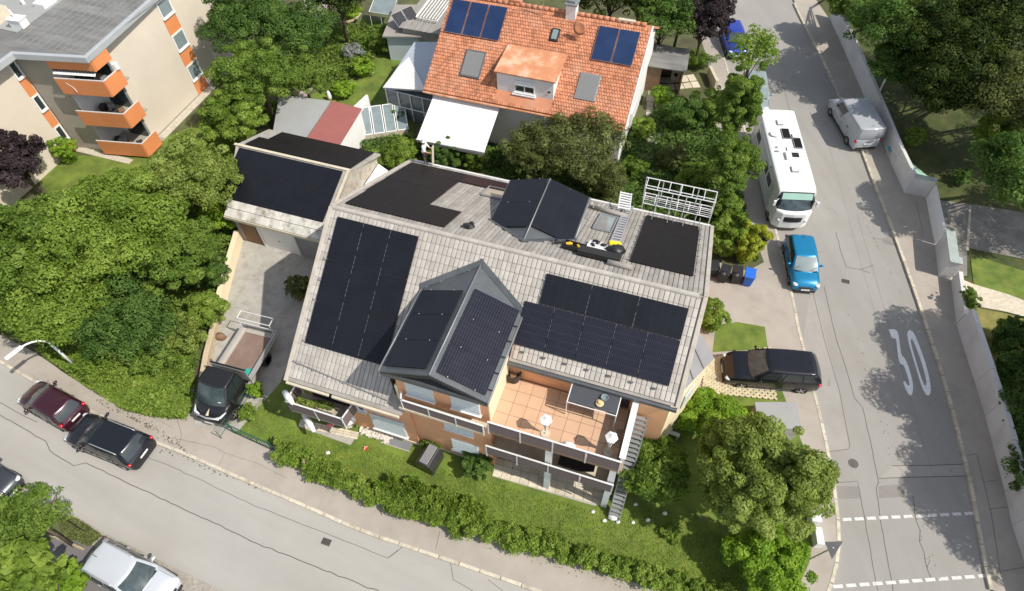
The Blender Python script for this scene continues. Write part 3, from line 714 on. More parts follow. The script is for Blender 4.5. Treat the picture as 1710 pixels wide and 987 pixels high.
# terrace -----------------------------------------------------------------------
TZ = 4.9
TV = -6.55
ter = MB(); ter.bb(9.863, 15.68, TV, -3.765, TZ - .28, TZ - .02); terrace = ter.build('terrace', G['grout'], house)
fm = [MB().box((0, 0, 0), (.595, .595, .03), tint=t).mesh('floor_tile', G['floor']) for t in (.2, .45, .6, .8)]
for i in range(10):
    for j in range(5):
        u = 10.17 + i * .61 - .0; v = -4.08 - j * .61
        w_ = .595
        if u > 15.6: continue
        sx = 1.0
        if j == 4: continue
        inst('floor_tile', fm[random.randrange(4)], terrace, (u, v, TZ), None)
for i in range(10):
    u = 10.17 + i * .61
    if u < 15.6: inst('floor_tile', fm[random.randrange(4)], terrace, (u, -6.36, TZ), None, (1, .36 / .595, 1))
railing(house, [(9.9, TV - .06), (15.55, TV - .06)], TZ, .95, step=1.42)
mb = MB(); mb.bb(15.50, 15.60, TV + .0, -3.8, TZ, TZ + 1.15); mb.bb(15.42, 15.68, TV, -3.8, TZ + 1.15, TZ + 1.2); mb.build('terrace_side_screen', G['wmetal'], house)
# balcony below and pavers on the ground
mb = MB(); mb.bb(9.83, 15.5, TV, -3.7, 2.28, 2.45); mb.build('balcony_slab', G['slab'], house)
railing(house, [(9.7, TV - .1), (15.5, TV - .1)], 2.45, .95, step=1.42)
mb = MB(); mb.bb(15.44, 15.5, TV + .06, -3.8, 2.45, 3.4); mb.build('balcony_side_panel', G['wmetal'], house)
for u in (12.55, 15.35):
    for z_0, z_1 in ((.13, 2.28), (2.45, TZ - .28)): MB().bb(u - .14, u + .14, TV + .02, TV + .30, z_0, z_1).build('balcony_column', G['white'], house)
for (a, b, z0, z1, gm) in ((10.3, 12.0, 2.5, 4.4, 'glass'), (13.0, 15.0, 2.5, 4.4, 'glass'), (10.3, 12.0, .2, 2.1, 'glass'), (13.2, 15.0, .2, 2.1, 'glass')):
    window(house, a, b, z0, z1, -3.72, False, sill=False)
mb = MB(); mb.bb(13.2, 15.3, -3.76, -3.725, 5.0, 6.05); mb.build('terrace_door', G['dark'], house)
# left balcony ----------------------------------------------------------------
mb = MB(); mb.bb(-.1, 2.75, -7.35, -6.36, 2.0, 2.16); mb.build('balcony_slab', G['aptg'], house)
railing(house, [(-.15, -6.3), (-.15, -7.38), (2.80, -7.38), (2.95, -6.4)], 2.16, .95, step=1.6)
mb = MB(); mb.bb(0.5, 2.7, -6.36, -6.33, 2.2, 4.0); mb.build('balcony_door', G['dark'], house)
# right gable bay -----------------------------------------------------------------
mb = MB(); mb.prism([(16.93, -3.68), (18.38, .1), (16.93, 1.7)], 0, 4.62); mb.build('side_bay', G['cream'], house)
mb = MB(); mb.slab([(18.52, .12, 4.72), (16.96, 2.0, 5.2), (16.96, -3.1, 5.0)], .07)
for f in (.25, .5, .75): mb.tube([(18.52 - 1.5 * f, .12 - 3.0 * f, 4.76 + .26 * f), (16.98, 2.0 - 5.0 * f * .8, 5.23 - .1 * f)], .02, 4)
mb.build('side_bay_roof', G['anthl'], house)
w2 = MB(); w2.prism([(17.62, -1.95), (17.92, -1.15), (17.96, -1.17), (17.66, -1.97)], 3.0, 4.2); w2.build('side_window', G['shutter'], house)
# white curved porch roof and red round table below it handled with the props

# dormers -----------------------------------------------------------------------
def slope_pt(a, b, c):
    "returns mapper (s,t)->point for quad origin a, edges a->b (s), a->c (t)"
    a, b, c = map(lambda q: np.array(q, float), (a, b, c))
    n = np.cross(b - a, c - a); n /= np.linalg.norm(n)
    if n[2] < 0: n = -n
    return lambda s, t, off=0.0: a + (b - a) * s + (c - a) * t + n * off
def panel_mesh(w_, l_, m, frame=True, th=.035):
    "solar panel lying in xy, origin centre, with thin rim proud of the glass"
    mb = MB(); mb.bb(-w_ / 2, w_ / 2, -l_ / 2, l_ / 2, -th, 0, 0)
    r = .012
    for b in ((-w_ / 2, w_ / 2, l_ / 2 - r, l_ / 2), (-w_ / 2, w_ / 2, -l_ / 2, -l_ / 2 + r), (-w_ / 2, -w_ / 2 + r, -l_ / 2 + r, l_ / 2 - r), (w_ / 2 - r, w_ / 2, -l_ / 2 + r, l_ / 2 - r)):
        mb.bb(*b, 0, .005, 1)
    me = mb.mesh('solar_panel', [m, G['black'] if frame is True else frame])
    uv = me.uv_layers.new(name='UVMap')
    for p in me.polygons:
        for li, vi in zip(p.loop_indices, p.vertices):
            co = me.vertices[vi].co; uv.data[li].uv = ((co.x + w_ / 2) / w_ + 1e-3, (co.y + l_ / 2) / l_ + 1e-3)
    return me
sj_mesh = MB().box((0, 0, 0), (.009, .17, .012)).mesh('module_joint', G['anthl'])
def lay_panels(parent, o, ex, ey, cols, rows, W_, L_, m, gap=.02, off=.13, skip=(), frame=True, clamps=False, order='xy', name='solar_panel', seams=False):
    "o: corner point, ex: unit vector across, ey: unit vector up/down the slope"
    ex = Vector(ex).normalized(); ey = Vector(ey).normalized(); ez = ex.cross(ey)
    if ez.z < 0: ez = -ez
    rot = Matrix((ex, ey, ez)).transposed() if ex.cross(ey).z > 0 else Matrix((ex, -ey, ez)).transposed()
    me = panel_mesh(W_ - gap, L_ - gap, m, frame)
    cm = MB().box((0, 0, 0), (.035, .04, .02)).mesh('panel_clamp', G['alu']); bm_ = MB().bb(-.02, .02, -.05, .05, -.10, -.03).mesh('mounting_rail', G['alu'])
    for i in range(cols):
        for j in range(rows):
            if (i, j) in skip: continue
            c = Vector(o) + ex * (i + .5) * W_ + ey * (j + .5) * L_ + ez * off
            c += ez * random.uniform(-.004, .004)
            p = inst(name, me, parent, c, rot)
            if clamps:
                for s_ in (-.28, .28):
                    inst('panel_clamp', cm, p, (s_ * W_, (L_ / 2) * (-1 if True else 1), .012), None)
    if seams:
        for i in range(1, cols):
            for k in range(int(rows * L_ / .22)):
                if (k * 7 + i * 3) % 5 == 0: continue
                c = Vector(o) + ex * i * W_ + ey * (k + .5) * .22 + ez * (off - .004)
                inst('module_joint', sj_mesh, parent, c, rot)
UP_f = (0, math.cos(pf), math.sin(pf)); DN_f = (0, -math.cos(pf), -math.sin(pf))
DN_b = (0, math.cos(pb), -math.sin(pb))
lay_panels(house, fp(.45, -.32), (1, 0, 0), DN_f, 3, 3, 4.08 / 3, 6.02 / 3, G['pv'], seams=True)
lay_panels(house, fp(10.57, -.50), (1, 0, 0), DN_f, 3, 1, 6.09 / 3, 1.35, G['pv'], seams=True)
lay_panels(house, fp(9.95, -1.63), (1, 0, 0), DN_f, 5, 1, 6.71 / 5, 1.93, G['pvl'], off=.12, seams=True)
for v in (-.8, -1.4): MB().bb(10.5, 10.57, v - .03, v + .03, zf(v) + .05, zf(v) + .14).build('mounting_rail', G['alu'], house)
for v in (-1.9, -2.5, -3.0): MB().bb(9.85, 9.94, v - .03, v + .03, zf(v) + .05, zf(v) + .14).build('mounting_rail', G['alu'], house)
# back left array: staircase outline
lay_panels(house, bp_(.38, .42), (1, 0, 0), DN_b, 3, 1, 5.04 / 3, 1.95 / cb, G['pvd'])
lay_panels(house, bp_(.30, .42 + 1.96), (1, 0, 0), DN_b, 2, 1, 1.72, 1.9 / cb, G['pvd'])
lay_panels(house, bp_(.27, .42 + 3.87), (1, 0, 0), DN_b, 2, 1, 1.72, 1.75 / cb, G['pvd'])
lay_panels(house, bp_(.25, .42 + 5.63), (1, 0, 0), DN_b, 2, 1, 1.72, 1.2 / cb, G['pvd'])
lay_panels(house, bp_(3.70, .42 + 5.63), (1, 0, 0), DN_b, 2, 1, 1.72, 1.2 / cb, G['pvdk'])
lay_panels(house, bp_(13.78, 1.42), (1, 0, 0), DN_b, 2, 3, 2.80 / 2, 1.9 / cb, G['pvd'])
mre = MB().box((0, 0, 0), (.12, .04, .04)).mesh('mounting_rail', G['alu'])
for i in range(9):
    inst('mounting_rail', mre, house, bp_(13.68, 1.6 + i * .68, .10)); inst('mounting_rail', mre, house, bp_(16.68, 1.6 + i * .68, .10))

def dormer(name, uc, zr, half, drop, v_in, v_out, sgn, parent):
    """gabled dormer: ridge at u=uc from v_in (meets roof) to v_out; eaves at uc+-half, z=zr-drop"""
    k = sf if sgn < 0 else sb
    ve = sgn * (ZR - (zr - drop)) / k          # where the eaves meet the slope
    vi = sgn * (ZR - zr) / k
    mb = MB()
    for s_ in (-1, 1):
        q = [(uc, vi, zr), (uc, v_out, zr), (uc + s_ * half, v_out, zr - drop), (uc + s_ * half, ve, zr - drop)]
        mb.slab(q, .10)
        # raised flashing along the valley
    o = mb.build('dormer_roof', G['anth'], parent)
    fn = fp if sgn < 0 else bp_
    for s_ in (-1, 1):
        vf = MB(); a_ = np.array([uc, vi - sgn * .0]); b_ = np.array([uc + s_ * half, ve]); t_ = (b_ - a_) / np.linalg.norm(b_ - a_); n_ = np.array([t_[1], -t_[0]]); n_ = n_ if n_[1] * sgn < 0 else -n_
        q4 = [a_ + n_ * -.05 - t_ * .15, b_ + n_ * -.05 + t_ * .1, b_ + n_ * .17 + t_ * .1, a_ + n_ * .17 - t_ * .15]
        vf.slab([fn(p[0], p[1], .075 if s_ > 0 else .079) for p in q4], .03); vf.build('valley_flashing', G['anth'], o)
    f = MB()
    for s_ in (-1, 1):
        a = Vector((uc + s_ * half * 1.03, ve + sgn * -.05, zr - drop + .03)); b = Vector((uc, vi - sgn * .10, zr + .06))
        f.tube([a, b], .05, 6)
        # standing seams along the eave overhang and box gutter
        f.tube([(uc + s_ * (half + .03), ve, zr - drop - .03), (uc + s_ * (half + .03), v_out, zr - drop - .03)], .055, 6)
    f.tube([(uc, vi, zr + .03), (uc, v_out, zr + .03)], .035, 6)
    f.build('flashing', G['anthl'], o, smooth=True)
    fa = MB()
    y = v_out
    fa.add([(uc - half, y, zr - drop - .10), (uc, y, zr - .10), (uc + half, y, zr - drop - .10), (uc + half, y + sgn * -.04, zr - drop - .42), (uc, y + sgn * -.04, zr - .42), (uc - half, y + sgn * -.04, zr - drop - .42)],
           [(0, 1, 4, 5), (1, 2, 3, 4), (5, 4, 1, 0), (4, 3, 2, 1)])
    fa.build('fascia', G['anth'], parent)
    return o, ve, vi
d1, ve1, vi1 = dormer('front', 7.62, 8.52, 2.35, .92, None, -6.62, -1, house)
# soffit and side cladding
mb = MB(); mb.bb(5.3, 9.95, -6.60, -6.27, 7.20, 7.50); mb.build('soffit', G['anth'], house)
mb = MB(); mb.add([(5.32, -2.2, 7.6), (5.32, -6.2, 7.6), (5.32, -6.2, zf(-6.2)), (5.32, -2.2, 7.5), (5.62, -6.2, 7.6), (5.62, -2.2, 7.6)], [(0, 1, 2, 3), (3, 2, 1, 0)]); mb.build('dormer_cheek', G['anth'], house)
def slope_panels(uc, zr, half, drop, v0, v1, side, n, m, inset=.18, clamp=True, two=False):
    pit = math.atan2(drop, half); ln = half / math.cos(pit)
    sg = 1 if v1 > v0 else -1
    ex = Vector((side * math.cos(pit), 0, -math.sin(pit))); ey = Vector((0, sg, 0))
    o = Vector((uc, v0, zr)) + ex * inset
    L_ = abs(v1 - v0) / n
    W_ = ln - 2 * inset + .02
    if two: lay_panels(house, o, ex, ey, 2, n, W_ / 2, L_, m, off=.11)
    else: lay_panels(house, o, ex, ey, 1, n, W_, L_, m, off=.11, clamps=True)
slope_panels(7.62, 8.52, 2.35, .92, -6.40, -2.35, -1, 3, G['pv'], .20)
slope_panels(7.62, 8.52, 2.35, .92, -6.40, -2.10, 1, 3, G['pvl'], .20)
mb = MB(); mb.bb(9.70, 9.74, -6.3, -2.6, 7.72, 7.76)
for v in np.arange(-6.1, -2.6, .8): mb.bb(9.55, 10.02, v - .02, v + .02, 7.70, 7.73)
mb.build('cable_rail', G['black'], house)
# back dormer
d2, ve2, vi2 = dormer('back', 8.97, 8.5, 2.03, .66, None, 5.38, 1, house)
slope_panels(8.97, 8.5, 2.03, .66, 1.95, 5.3, -1, 2, G['pv'], .05)
slope_panels(8.97, 8.5, 2.03, .66, 2.05, 5.3, 1, 2, G['pv'], .05, two=True)
mb = MB(); mb.bb(7.1, 10.85, 2.6, 5.25, 5.4, 7.78); mb.build('dormer_wall', G['anthl'], house)
# back skylights
def skylight(u0, u1, v0, v1, fn, k, gm, open_=0.0, up=.12):
    fr = MB(); q = [fn(u0, v0, up), fn(u1, v0, up), fn(u1, v1, up), fn(u0, v1, up)]
    for a, b in zip(q, q[1:] + q[:1]): fr.tube([a, b], .055, 4)
    o = fr.build('skylight', G['anthl'], house); gl = MB(); gl.slab([fn(u0, v0, up - .02), fn(u1, v0, up - .02), fn(u1, v1, up - .02), fn(u0, v1, up - .02)], .05); gl.build('pane', gm, o); return o
skylight(5.35, 6.6, 5.0, 6.3, bp_, sb, mat('blind_behind_glass', (0.42, 0.36, 0.28), 0.3, 0.05, 3))
skylight(11.55, 12.45, 4.0, 6.0, bp_, sb, G['glassb'])
# vent pipes
mb = MB(); mb.lathe([(.10, 0), (.10, .35), (.14, .36), (.14, .42), (0.02, .47)], bp_(10.9, 6.6), 10); mb.build('vent_pipe', G['tileb'], house, smooth=True)
mb = MB(); mb.tube([bp_(11.1, 6.5, .15), bp_(12.9, 6.3, .15)], .12, 8); mb.build('roof_roll', G['tileb'], house, smooth=True)
mb = MB(); mb.tube([bp_(12.9, .75, .15), bp_(14.0, .75, .15)], .13, 8); mb.build('roof_roll', G['tileb'], house, smooth=True)
# ================================================================== GARAGE
GR = 4.2
FG = Frame(P(401, 243, GR))
gar = thing('garage', 'low pitched double garage with black panels on its roof behind the driveway', 'garage', (FG.o[0], FG.o[1], 0), R(YAW))
def gf(u, v, off=0.0): return (u, v - .36 * off, GR + .385 * v + .93 * off)
def gb(u, v, off=0.0): return (u, v + .36 * off, GR - .385 * v + .93 * off)
mossc = mat('mossy_concrete', (0.46, 0.42, 0.36), 0.95, 0.12, 3, dirt=(0.20, 0.18, 0.12), dscale=2.5, damt=0.7)
mb = MB(); mb.prism([(0.0, 3.0), (1.15, -4.0), (7.4, -4.0), (7.4, 3.0)], 0, 2.55); mb.build('wall', mat('grey_render', (0.30, 0.30, 0.30), 0.9, .08, 1.5), gar)
for u0, u1 in ((-.35, -.05), (7.42, 7.6)):
    sh = 1.1 if u0 < 0 else 0.0
    mb = MB(); a = [(u0 + sh, -3.6, 2.2), (u0 + sh, -3.6, 2.78), (u0, 0, GR - .12), (u0, 3.0, 3.0), (u0, 3.0, 2.2)]; n = 5
    mb.add(a + [(p[0] + (u1 - u0), p[1], p[2]) for p in a], [tuple(range(n - 1, -1, -1)), tuple(range(n, 2 * n))] + [(i, (i + 1) % n, n + (i + 1) % n, n + i) for i in range(n)]); mb.build('gable_wall', mossc, gar)
mb = MB(); mb.slab([gf(-.3, 0), gf(.75, -3.35), gf(7.6, -3.35), gf(7.6, 0)], .14); mb.slab([gb(-.3, 0), gb(-.3, 3.1), gb(7.9, 3.1), gb(7.6, 0)], .14)
mb.build('roof', G['conc'], gar)
mossy = mat('mossy_white_tile', (0.60, 0.58, 0.53), 0.95, 0.10, 3, tint=.12, dirt=(0.17, 0.14, 0.08), dscale=1.6, damt=0.8)
sk = bpy.data.objects.new('roof_skirt', None); COL.objects.link(sk); sk.parent = gar
skm = [MB().box((0, 0, 0), (.40, .52, .04), tint=t).mesh('skirt_tile', mossy) for t in (.2, .5, .8)]
for j in range(2):
    for i in range(3, 19):
        inst('skirt_tile', skm[random.randrange(3)], sk, (-.15 + i * .41, -3.55 - j * .46, 2.86 - j * .27 + (1 - j) * .02), Matrix.Rotation(R(30), 3, 'X'))
mb = MB(); mb.bb(.85, 7.55, -4.30, -4.20, 2.22, 2.42); mb.build('gutter', G['slab'], gar)
mb = MB(); mb.bb(1.0, 7.5, -4.15, -4.0, 2.1, 2.5); mb.build('lintel', mossy, gar)
mb = MB(); mb.bb(-.4, 7.62, -.09, .09, GR - .02, GR + .07); mb.build('ridge_flashing', G['slab'], gar, bevel=.02)
mb = MB(); mb.slab([gf(7.46, 0, .09), gf(7.46, -3.3, .09), gf(7.62, -3.3, .09), gf(7.62, 0, .09)], .08); mb.build('verge_trim', G['slab'], gar)
lay_panels(gar, gf(.10, -.16), (1, 0, 0), (0, -.933, -.359), 4, 1, 7.17 / 4, 1.55, G['pv'], off=.12)
lay_panels(gar, gf(.62, -1.62), (1, 0, 0), (0, -.933, -.359), 4, 1, 6.65 / 4, 1.85, G['pv'], off=.115)
lay_panels(gar, gb(.25, .12), (1, 0, 0), (0, .933, -.359), 4, 1, 7.35 / 4, 1.45, G['pvd'], off=.12)
lay_panels(gar, gb(.90, 1.48), (1, 0, 0), (0, .933, -.359), 4, 1, 6.7 / 4, 1.50, G['pvd'], off=.12)
mb = MB(); n = 6
for i in range(n): mb.bb(2.95, 5.25, -4.06, -4.03 - .006 * (i % 2), .04 + i * .34, .04 + (i + 1) * .34 - .008)
gd = mb.build('garage_door', G['wplas'], gar)
mb = MB(); mb.bb(2.8, 2.95, -4.1, -4.0, 0, 2.15); mb.bb(5.25, 5.4, -4.1, -4.0, 0, 2.15); mb.bb(2.95, 5.25, -4.1, -4.0, 2.08, 2.2); mb.build('door_frame', G['wmetal'], gar)
mb = MB(); mb.box((4.1, -4.07, 1.0), (.1, .03, .04)); mb.build('handle', G['black'], gd)
mb = MB(); mb.bb(1.5, 2.6, -4.05, -4.0, 0, 2.0); mb.build('side_door', G['wood'], gar)
mb = MB(); mb.prism([(7.65, -3.2), (8.9, -1.5), (8.5, 2.6), (7.65, 3.0)], 0, 2.2); o = mb.build('side_wall', G['white'], gar)
# retaining wall along the driveway
mb = MB()
A = [P(*p, 0)[:2] for p in ((404, 402), (393, 440), (372, 520))]
ribbon(mb, A, .30, 1.0, 1.0)
o = mb.build('retaining_wall', G['cream'], None, bevel=.02); tag(o, 'low cream retaining wall between the driveway and the green bank', 'wall')
mb = MB(); A = [P(*p, 0)[:2] for p in ((371, 522), (362, 560), (352, 600), (345, 640))]; ribbon(mb, A, .30, .7, .7)
tag(mb.build('retaining_wall', G['beige'], None, bevel=.03), 'weathered brown stub of bank wall beside the flatbed truck', 'wall')

# sheds behind the garage: flat grey roof + maroon roof
def simple_roof_shed(name, label, px4, z, rm, wm, cat='shed', drop=0.0, th=.10):
    pts = [P(x, y, z) for x, y in px4]; c = sum(pts) / 4
    t = thing(name, label, cat, (c[0], c[1], 0))
    loc = [(p[0] - c[0], p[1] - c[1], p[2]) for p in pts]
    mb = MB(); mb.slab(loc, th); mb.build('roof', rm, t, bevel=.02)
    mb = MB(); mb.prism([(p[0] * .95, p[1] * .95) for p in loc], 0, z - th - .002); mb.build('wall', wm, t)
    return t
simple_roof_shed('shed', 'flat roofed grey shed behind the garage under the trees', [(466, 158), (552, 168), (510, 230), (455, 222)], 2.5, G['feltl'], G['conc'])
t = simple_roof_shed('shed', 'lean-to shed with plain maroon roof next to the grey shed', [(555, 168), (604, 181), (566, 243), (512, 231)], 2.55, G['maroon'], G['white'])
# white lean-to with small windows east of the maroon shed
c = P(600, 215, 0); t = thing('garden_wall', 'white garden wall with arched openings beside the maroon shed', 'wall', (c[0], c[1], 0), R(60))
mb = MB(); mb.bb(-1.6, 1.6, -.08, .08, 0, 1.9); mb.build('wall', G['white'], t)
mb = MB()
for x in (-.9, -.3, .3): mb.bb(x - .17, x + .17, -.11, -.085, .7, 1.4)
mb.build('opening', G['dark'], t)
# cold frame / glass house panels
c = P(640, 215, 0)
t = thing('cold_frame', 'row of slanted white framed glass panes of a cold frame in the garden', 'cold frame', (c[0], c[1], 0), R(YAW + 30))
for i in range(4):
    x = -1.5 + i * .85
    mb = MB()
    for a, b, cc, d in ((x, x + .06, -1.1, 1.1), (x + .72, x + .78, -1.1, 1.1), (x + .06, x + .72, -1.1, -1.04), (x + .06, x + .72, 1.04, 1.1)):
        mb.slab([(a, cc, .9 + cc * .35), (b, cc, .9 + cc * .35), (b, d, .9 + d * .35), (a, d, .9 + d * .35)], .05)
    o = mb.build('sash', G['wplas'], t)
    mb = MB(); mb.slab([(x + .06, -1.04, .88 - .36), (x + .72, -1.04, .88 - .36), (x + .72, 1.04, .88 + .36), (x + .06, 1.04, .88 + .36)], .02); mb.build('pane', G['glassb'], o)
mb = MB(); mb.bb(-1.5, 1.75, -1.1, 1.1, 0, .45); mb.build('base', G['slab'], t)

# ================================================================== RED TILED HOUSE
FO = Frame(P(742, -12, 7.6)); OZ = 7.6; so_ = math.tan(R(30))
oh = thing('red_roof_house', 'white house with bright clay tiled roof, dormer and blue collector panels', 'house', (FO.o[0], FO.o[1], 0), R(YAW))
def of(u, v, off=0.0): return (u, v - .5 * off, OZ + so_ * v + .866 * off)
def ob(u, v, off=0.0): return (u, v + .5 * off, OZ - so_ * v + .866 * off)
U0o, U1o = .55, 14.3
mb = MB(); mb.bb(U0o + .3, U1o - .25, -5.4, 5.4, 0, 4.25); mb.build('wall', G['white'], oh)
for u0, u1 in ((U0o + .3, U0o + .5), (U1o - .45, U1o - .24)):
    mb = MB(); a = [(u0, -5.4, 4.2), (u0, 0, OZ - .2), (u0, 5.4, 4.2)]; n = 3
    mb.add(a + [(u1, p[1], p[2]) for p in a], [tuple(range(n - 1, -1, -1)), tuple(range(n, 2 * n))] + [(i, (i + 1) % n, n + (i + 1) % n, n + i) for i in range(n)]); mb.build('gable_wall', G['white'], oh)
mb = MB(); mb.slab([of(U0o, 0), of(U0o, -6.05), of(U1o, -6.05), of(U1o, 0)], .14); mb.slab([ob(U0o, 0), ob(U0o, 6.05), ob(U1o, 6.05), ob(U1o, 0)], .14)
oroof = mb.build('roof', G['redtile'], oh)
st = MB(); Mo = Matrix.Rotation(R(30), 3, 'X')
rr = [(1.0, 4.7, -2.4, -.3), (11.15, 13.7, -2.45, -.55), (2.8, 4.1, -4.8, -3.25), (10.7, 11.95, -4.85, -3.4), (8.0, 8.6, -1.8, -1.1)]
tt = [0.0, .2, .4, .55, .7, .85, 1.0]
for j in range(30):
    v = -.14 - (j + .5) * .235 * .866
    if v < -5.95: continue
    sft = .085 * (j % 2)
    for i in range(int((U1o - U0o) / .175)):
        u = U0o + .09 + i * .175 + sft
        if rectin(u, v, rr) or (5.5 < u < 9.45 and v < -2.9 and v > -5.8): continue
        b = tile_mesh(.175, .235, 0, None); p = Vector(of(u, v, 0)); t_ = random.choice(tt)
        st.add([tuple(Mo @ Vector((q[0], q[1], q[2] * 1.3)) + p) for q in b.v], b.f, 0, t_)
st.build('roof_tiles', G['redtile'], oroof, kind='stuff')
rt = MB().lathe([(.13, -.2), (.15, .2)], n=8, axis='X', tint=.4).mesh('ridge_tile', G['redtile'], True)
for i in range(33): inst('ridge_tile', rt, oroof, (U0o + .2 + i * .405, 0, OZ + .03), None)
mb = MB(); mb.slab([of(U1o, 0, .03), of(U1o, -6.07, .03), of(U1o + .10, -6.07, .03), of(U1o + .10, 0, .03)], .2); mb.build('verge', G['wmetal'], oh)
mb = MB(); mb.tube([of(U0o, -6.15, -.05), of(U1o, -6.15, -.05)], .075, 8); mb.build('gutter', G['copper'], oh)
def rwin(u0, u1, v0, v1, m, mm, frame='black', up=.14, par=oh):
    mb = MB(); mb.slab([of(u0, v0, up), of(u1, v0, up), of(u1, v1, up), of(u0, v1, up)], .16)
    o = mb.build('roof_window', G[frame], par, bevel=.015); mb = MB(); d = .09
    mb.slab([of(u0 + d, v0 + d, up + .012), of(u1 - d, v0 + d, up + .012), of(u1 - d, v1 - d, up + .012), of(u0 + d, v1 - d, up + .012)], .01); mb.build(mm, m, o)
grs = mat('grey_roller_blind', (0.20, 0.20, 0.20), 0.5, .05, 6)
rwin(2.75, 4.15, -4.85, -3.2, grs, 'roller_blind', 'anth'); rwin(10.65, 12.0, -4.9, -3.35, grs, 'roller_blind', 'anthl')
rwin(8.05, 8.6, -1.85, -1.1, G['glassb'], 'pane', 'black', .18)
# blue collectors
lay_panels(oh, of(.80, -.32), (1, 0, 0), (0, -.866, -.5), 3, 1, 3.95 / 3, 2.45, G['pvb'], gap=.05, off=.16, frame=G['copper'], clamps=False, name='solar_collector')
lay_panels(oh, of(11.0, -.5), (1, 0, 0), (0, -.866, -.5), 2, 1, 2.72 / 2, 2.38, G['pvb'], gap=.05, off=.16, frame=G['copper'], clamps=False, name='solar_collector')
# chimneys, antenna, dish
mb = MB(); mb.bb(8.7, 9.35, -.45, .25, 6.9, 8.35); c_ = mb.build('chimney', G['white'], oh)
mb = MB(); mb.bb(8.62, 9.43, -.53, .33, 8.35, 8.45); mb.bb(8.8, 9.25, -.35, .15, 8.45, 8.62); mb.build('chimney_cap', G['anthl'], c_)
mb = MB(); mb.bb(4.8, 5.5, -.1, .4, 6.9, 7.9); mb.build('chimney', G['redtile'], oh)
mb = MB(); mb.tube([of(7.2, -.5, 0), np.array(of(7.2, -.5, 0)) + [0, 0, 2.1]], .025, 6)
for z in (1.4, 1.7, 2.0):
    for k in range(-2, 3): mb.tube([(7.2 + k * .14, -.5 - .3, OZ - .3 + z), (7.2 + k * .14, -.5 + .3, OZ - .3 + z)], .008, 4)
    mb.tube([(6.85, -.5, OZ - .3 + z), (7.55, -.5, OZ - .3 + z)], .01, 4)
mb.build('antenna', G['steel'], oh)
mb = MB(); c0 = np.array(of(9.9, -1.35, 0)); mb.tube([c0, c0 + [0, 0, .7]], .025, 6); mb.build('dish_mast', G['steel'], oh)
dm = MB(); dm.lathe([(.02, 0), (.25, .03), (.42, .10), (.43, .11), (.26, .05), (.03, .02)], (0, 0, 0), 18); me = dm.mesh('satellite_dish', G['redtile'], True)
inst('satellite_dish', me, oh, c0 + [0.05, -.1, .75], Matrix.Rotation(R(72), 3, 'X') @ Matrix.Rotation(R(0), 3, 'Z'))
mb = MB(); mb.bb(12.1, 13.2, -.12, .12, OZ + .1, OZ + .17); mb.build('ridge_box', G['slab'], oh)
# dormer with window
DV = -5.2; z1 = 5.45; du0, du1 = 5.45, 9.45
mb = MB(); mb.bb(du0 + .1, du1 - .1, DV, -2.7, 4.1, 5.93); mb.build('dormer_wall', G['white'], oh)
# side triangular fill
mb = MB(); mb.slab([(du0 - .05, -2.45, 6.22), (du0 - .05, DV - .12, 6.02), (du1 + .05, DV - .12, 6.02), (du1 + .05, -2.45, 6.22)], .09)
dr = mb.build('dormer_roof', G['copper'], oh)
window(oh, 6.75, 8.1, 4.75, 5.6, DV, True, frac=.42)
mb = MB(); mb.bb(6.6, 8.2, DV - .22, DV, 4.58, 4.66); mb.build('flower_box', G['wplas'], oh)
mb = MB(); mb.bb(9.0, 9.15, DV - .05, DV, 5.1, 5.2); mb.build('wall_lamp', G['black'], oh)
# white awning over the patio
mb = MB(); mb.slab([(1.2, -5.75, 3.75), (5.9, -5.75, 3.75), (5.9, -9.0, 2.55), (1.2, -9.15, 2.55)], .03)
aw = mb.build('awning', mat('white_awning', (0.80, 0.80, 0.79), .8, .02, 2), oh)
mb = MB(); mb.tube([(1.2, -5.72, 3.78), (5.9, -5.72, 3.78)], .09, 8); mb.tube([(1.15, -9.15, 2.52), (5.95, -9.02, 2.52)], .045, 8); mb.build('awning_bar', G['wmetal'], aw)
mb = MB(); mb.bb(1.15, 5.95, -9.16, -9.13, 2.3, 2.5); mb.build('valance', G['anthl'], aw)
window(oh, 2.2, 4.8, .1, 2.2, -5.4, False); window(oh, 7.0, 8.6, .9, 2.2, -5.4, False)
window(oh, 11.0, 12.5, .9, 2.3, -5.4, True)
for a_, b_ in ((-4.2, -3.2), (-2.2, -1.0)): MB().bb(U1o - .235, U1o - .15, a_, b_, 1.2, 2.4).build('gable_window', G['wplas'], oh)
# conservatory with grey/white roof on the west gable
cons = thing('conservatory', 'glazed conservatory with pale sheet roof attached beside the red tiled house', 'conservatory', (FO.o[0], FO.o[1], 0), R(YAW))
r4 = [FO.px(692, 70, 3.3), FO.px(736, 70, 3.4), FO.px(722, 150, 3.4), FO.px(640, 147, 2.6)]
q = lambda p, d=0: (p[0], p[1], p[2] + d)
r5 = [r4[0], r4[1], (r4[2][0] + .4, r4[2][1], 3.3), (r4[3][0] + .0, r4[3][1], 2.6)]
mid = FO.px(678, 92, 3.0)
mb = MB(); mb.slab([q(p) for p in r5], .08); mb.build('roof', mat('pale_blue_sheet', (0.44, 0.49, 0.55), .45, .04, 2, metal=.2), cons)
mb = MB(); 
aa = FO.px(681, 91, 3.09); bb_ = FO.px(711, 150, 3.36); cc_ = (r4[3][0] - .02, r4[3][1] - .02, 2.63)
mb.slab([(aa[0], aa[1], 3.07), (bb_[0], bb_[1], 3.32), (cc_[0], cc_[1], 2.66)], .03); mb.build('sun_sail', G['white'], cons)
wl = (r4[3][0] + .1, r4[3][1] + .15); wr = (r4[2][0], r4[2][1] + .1)
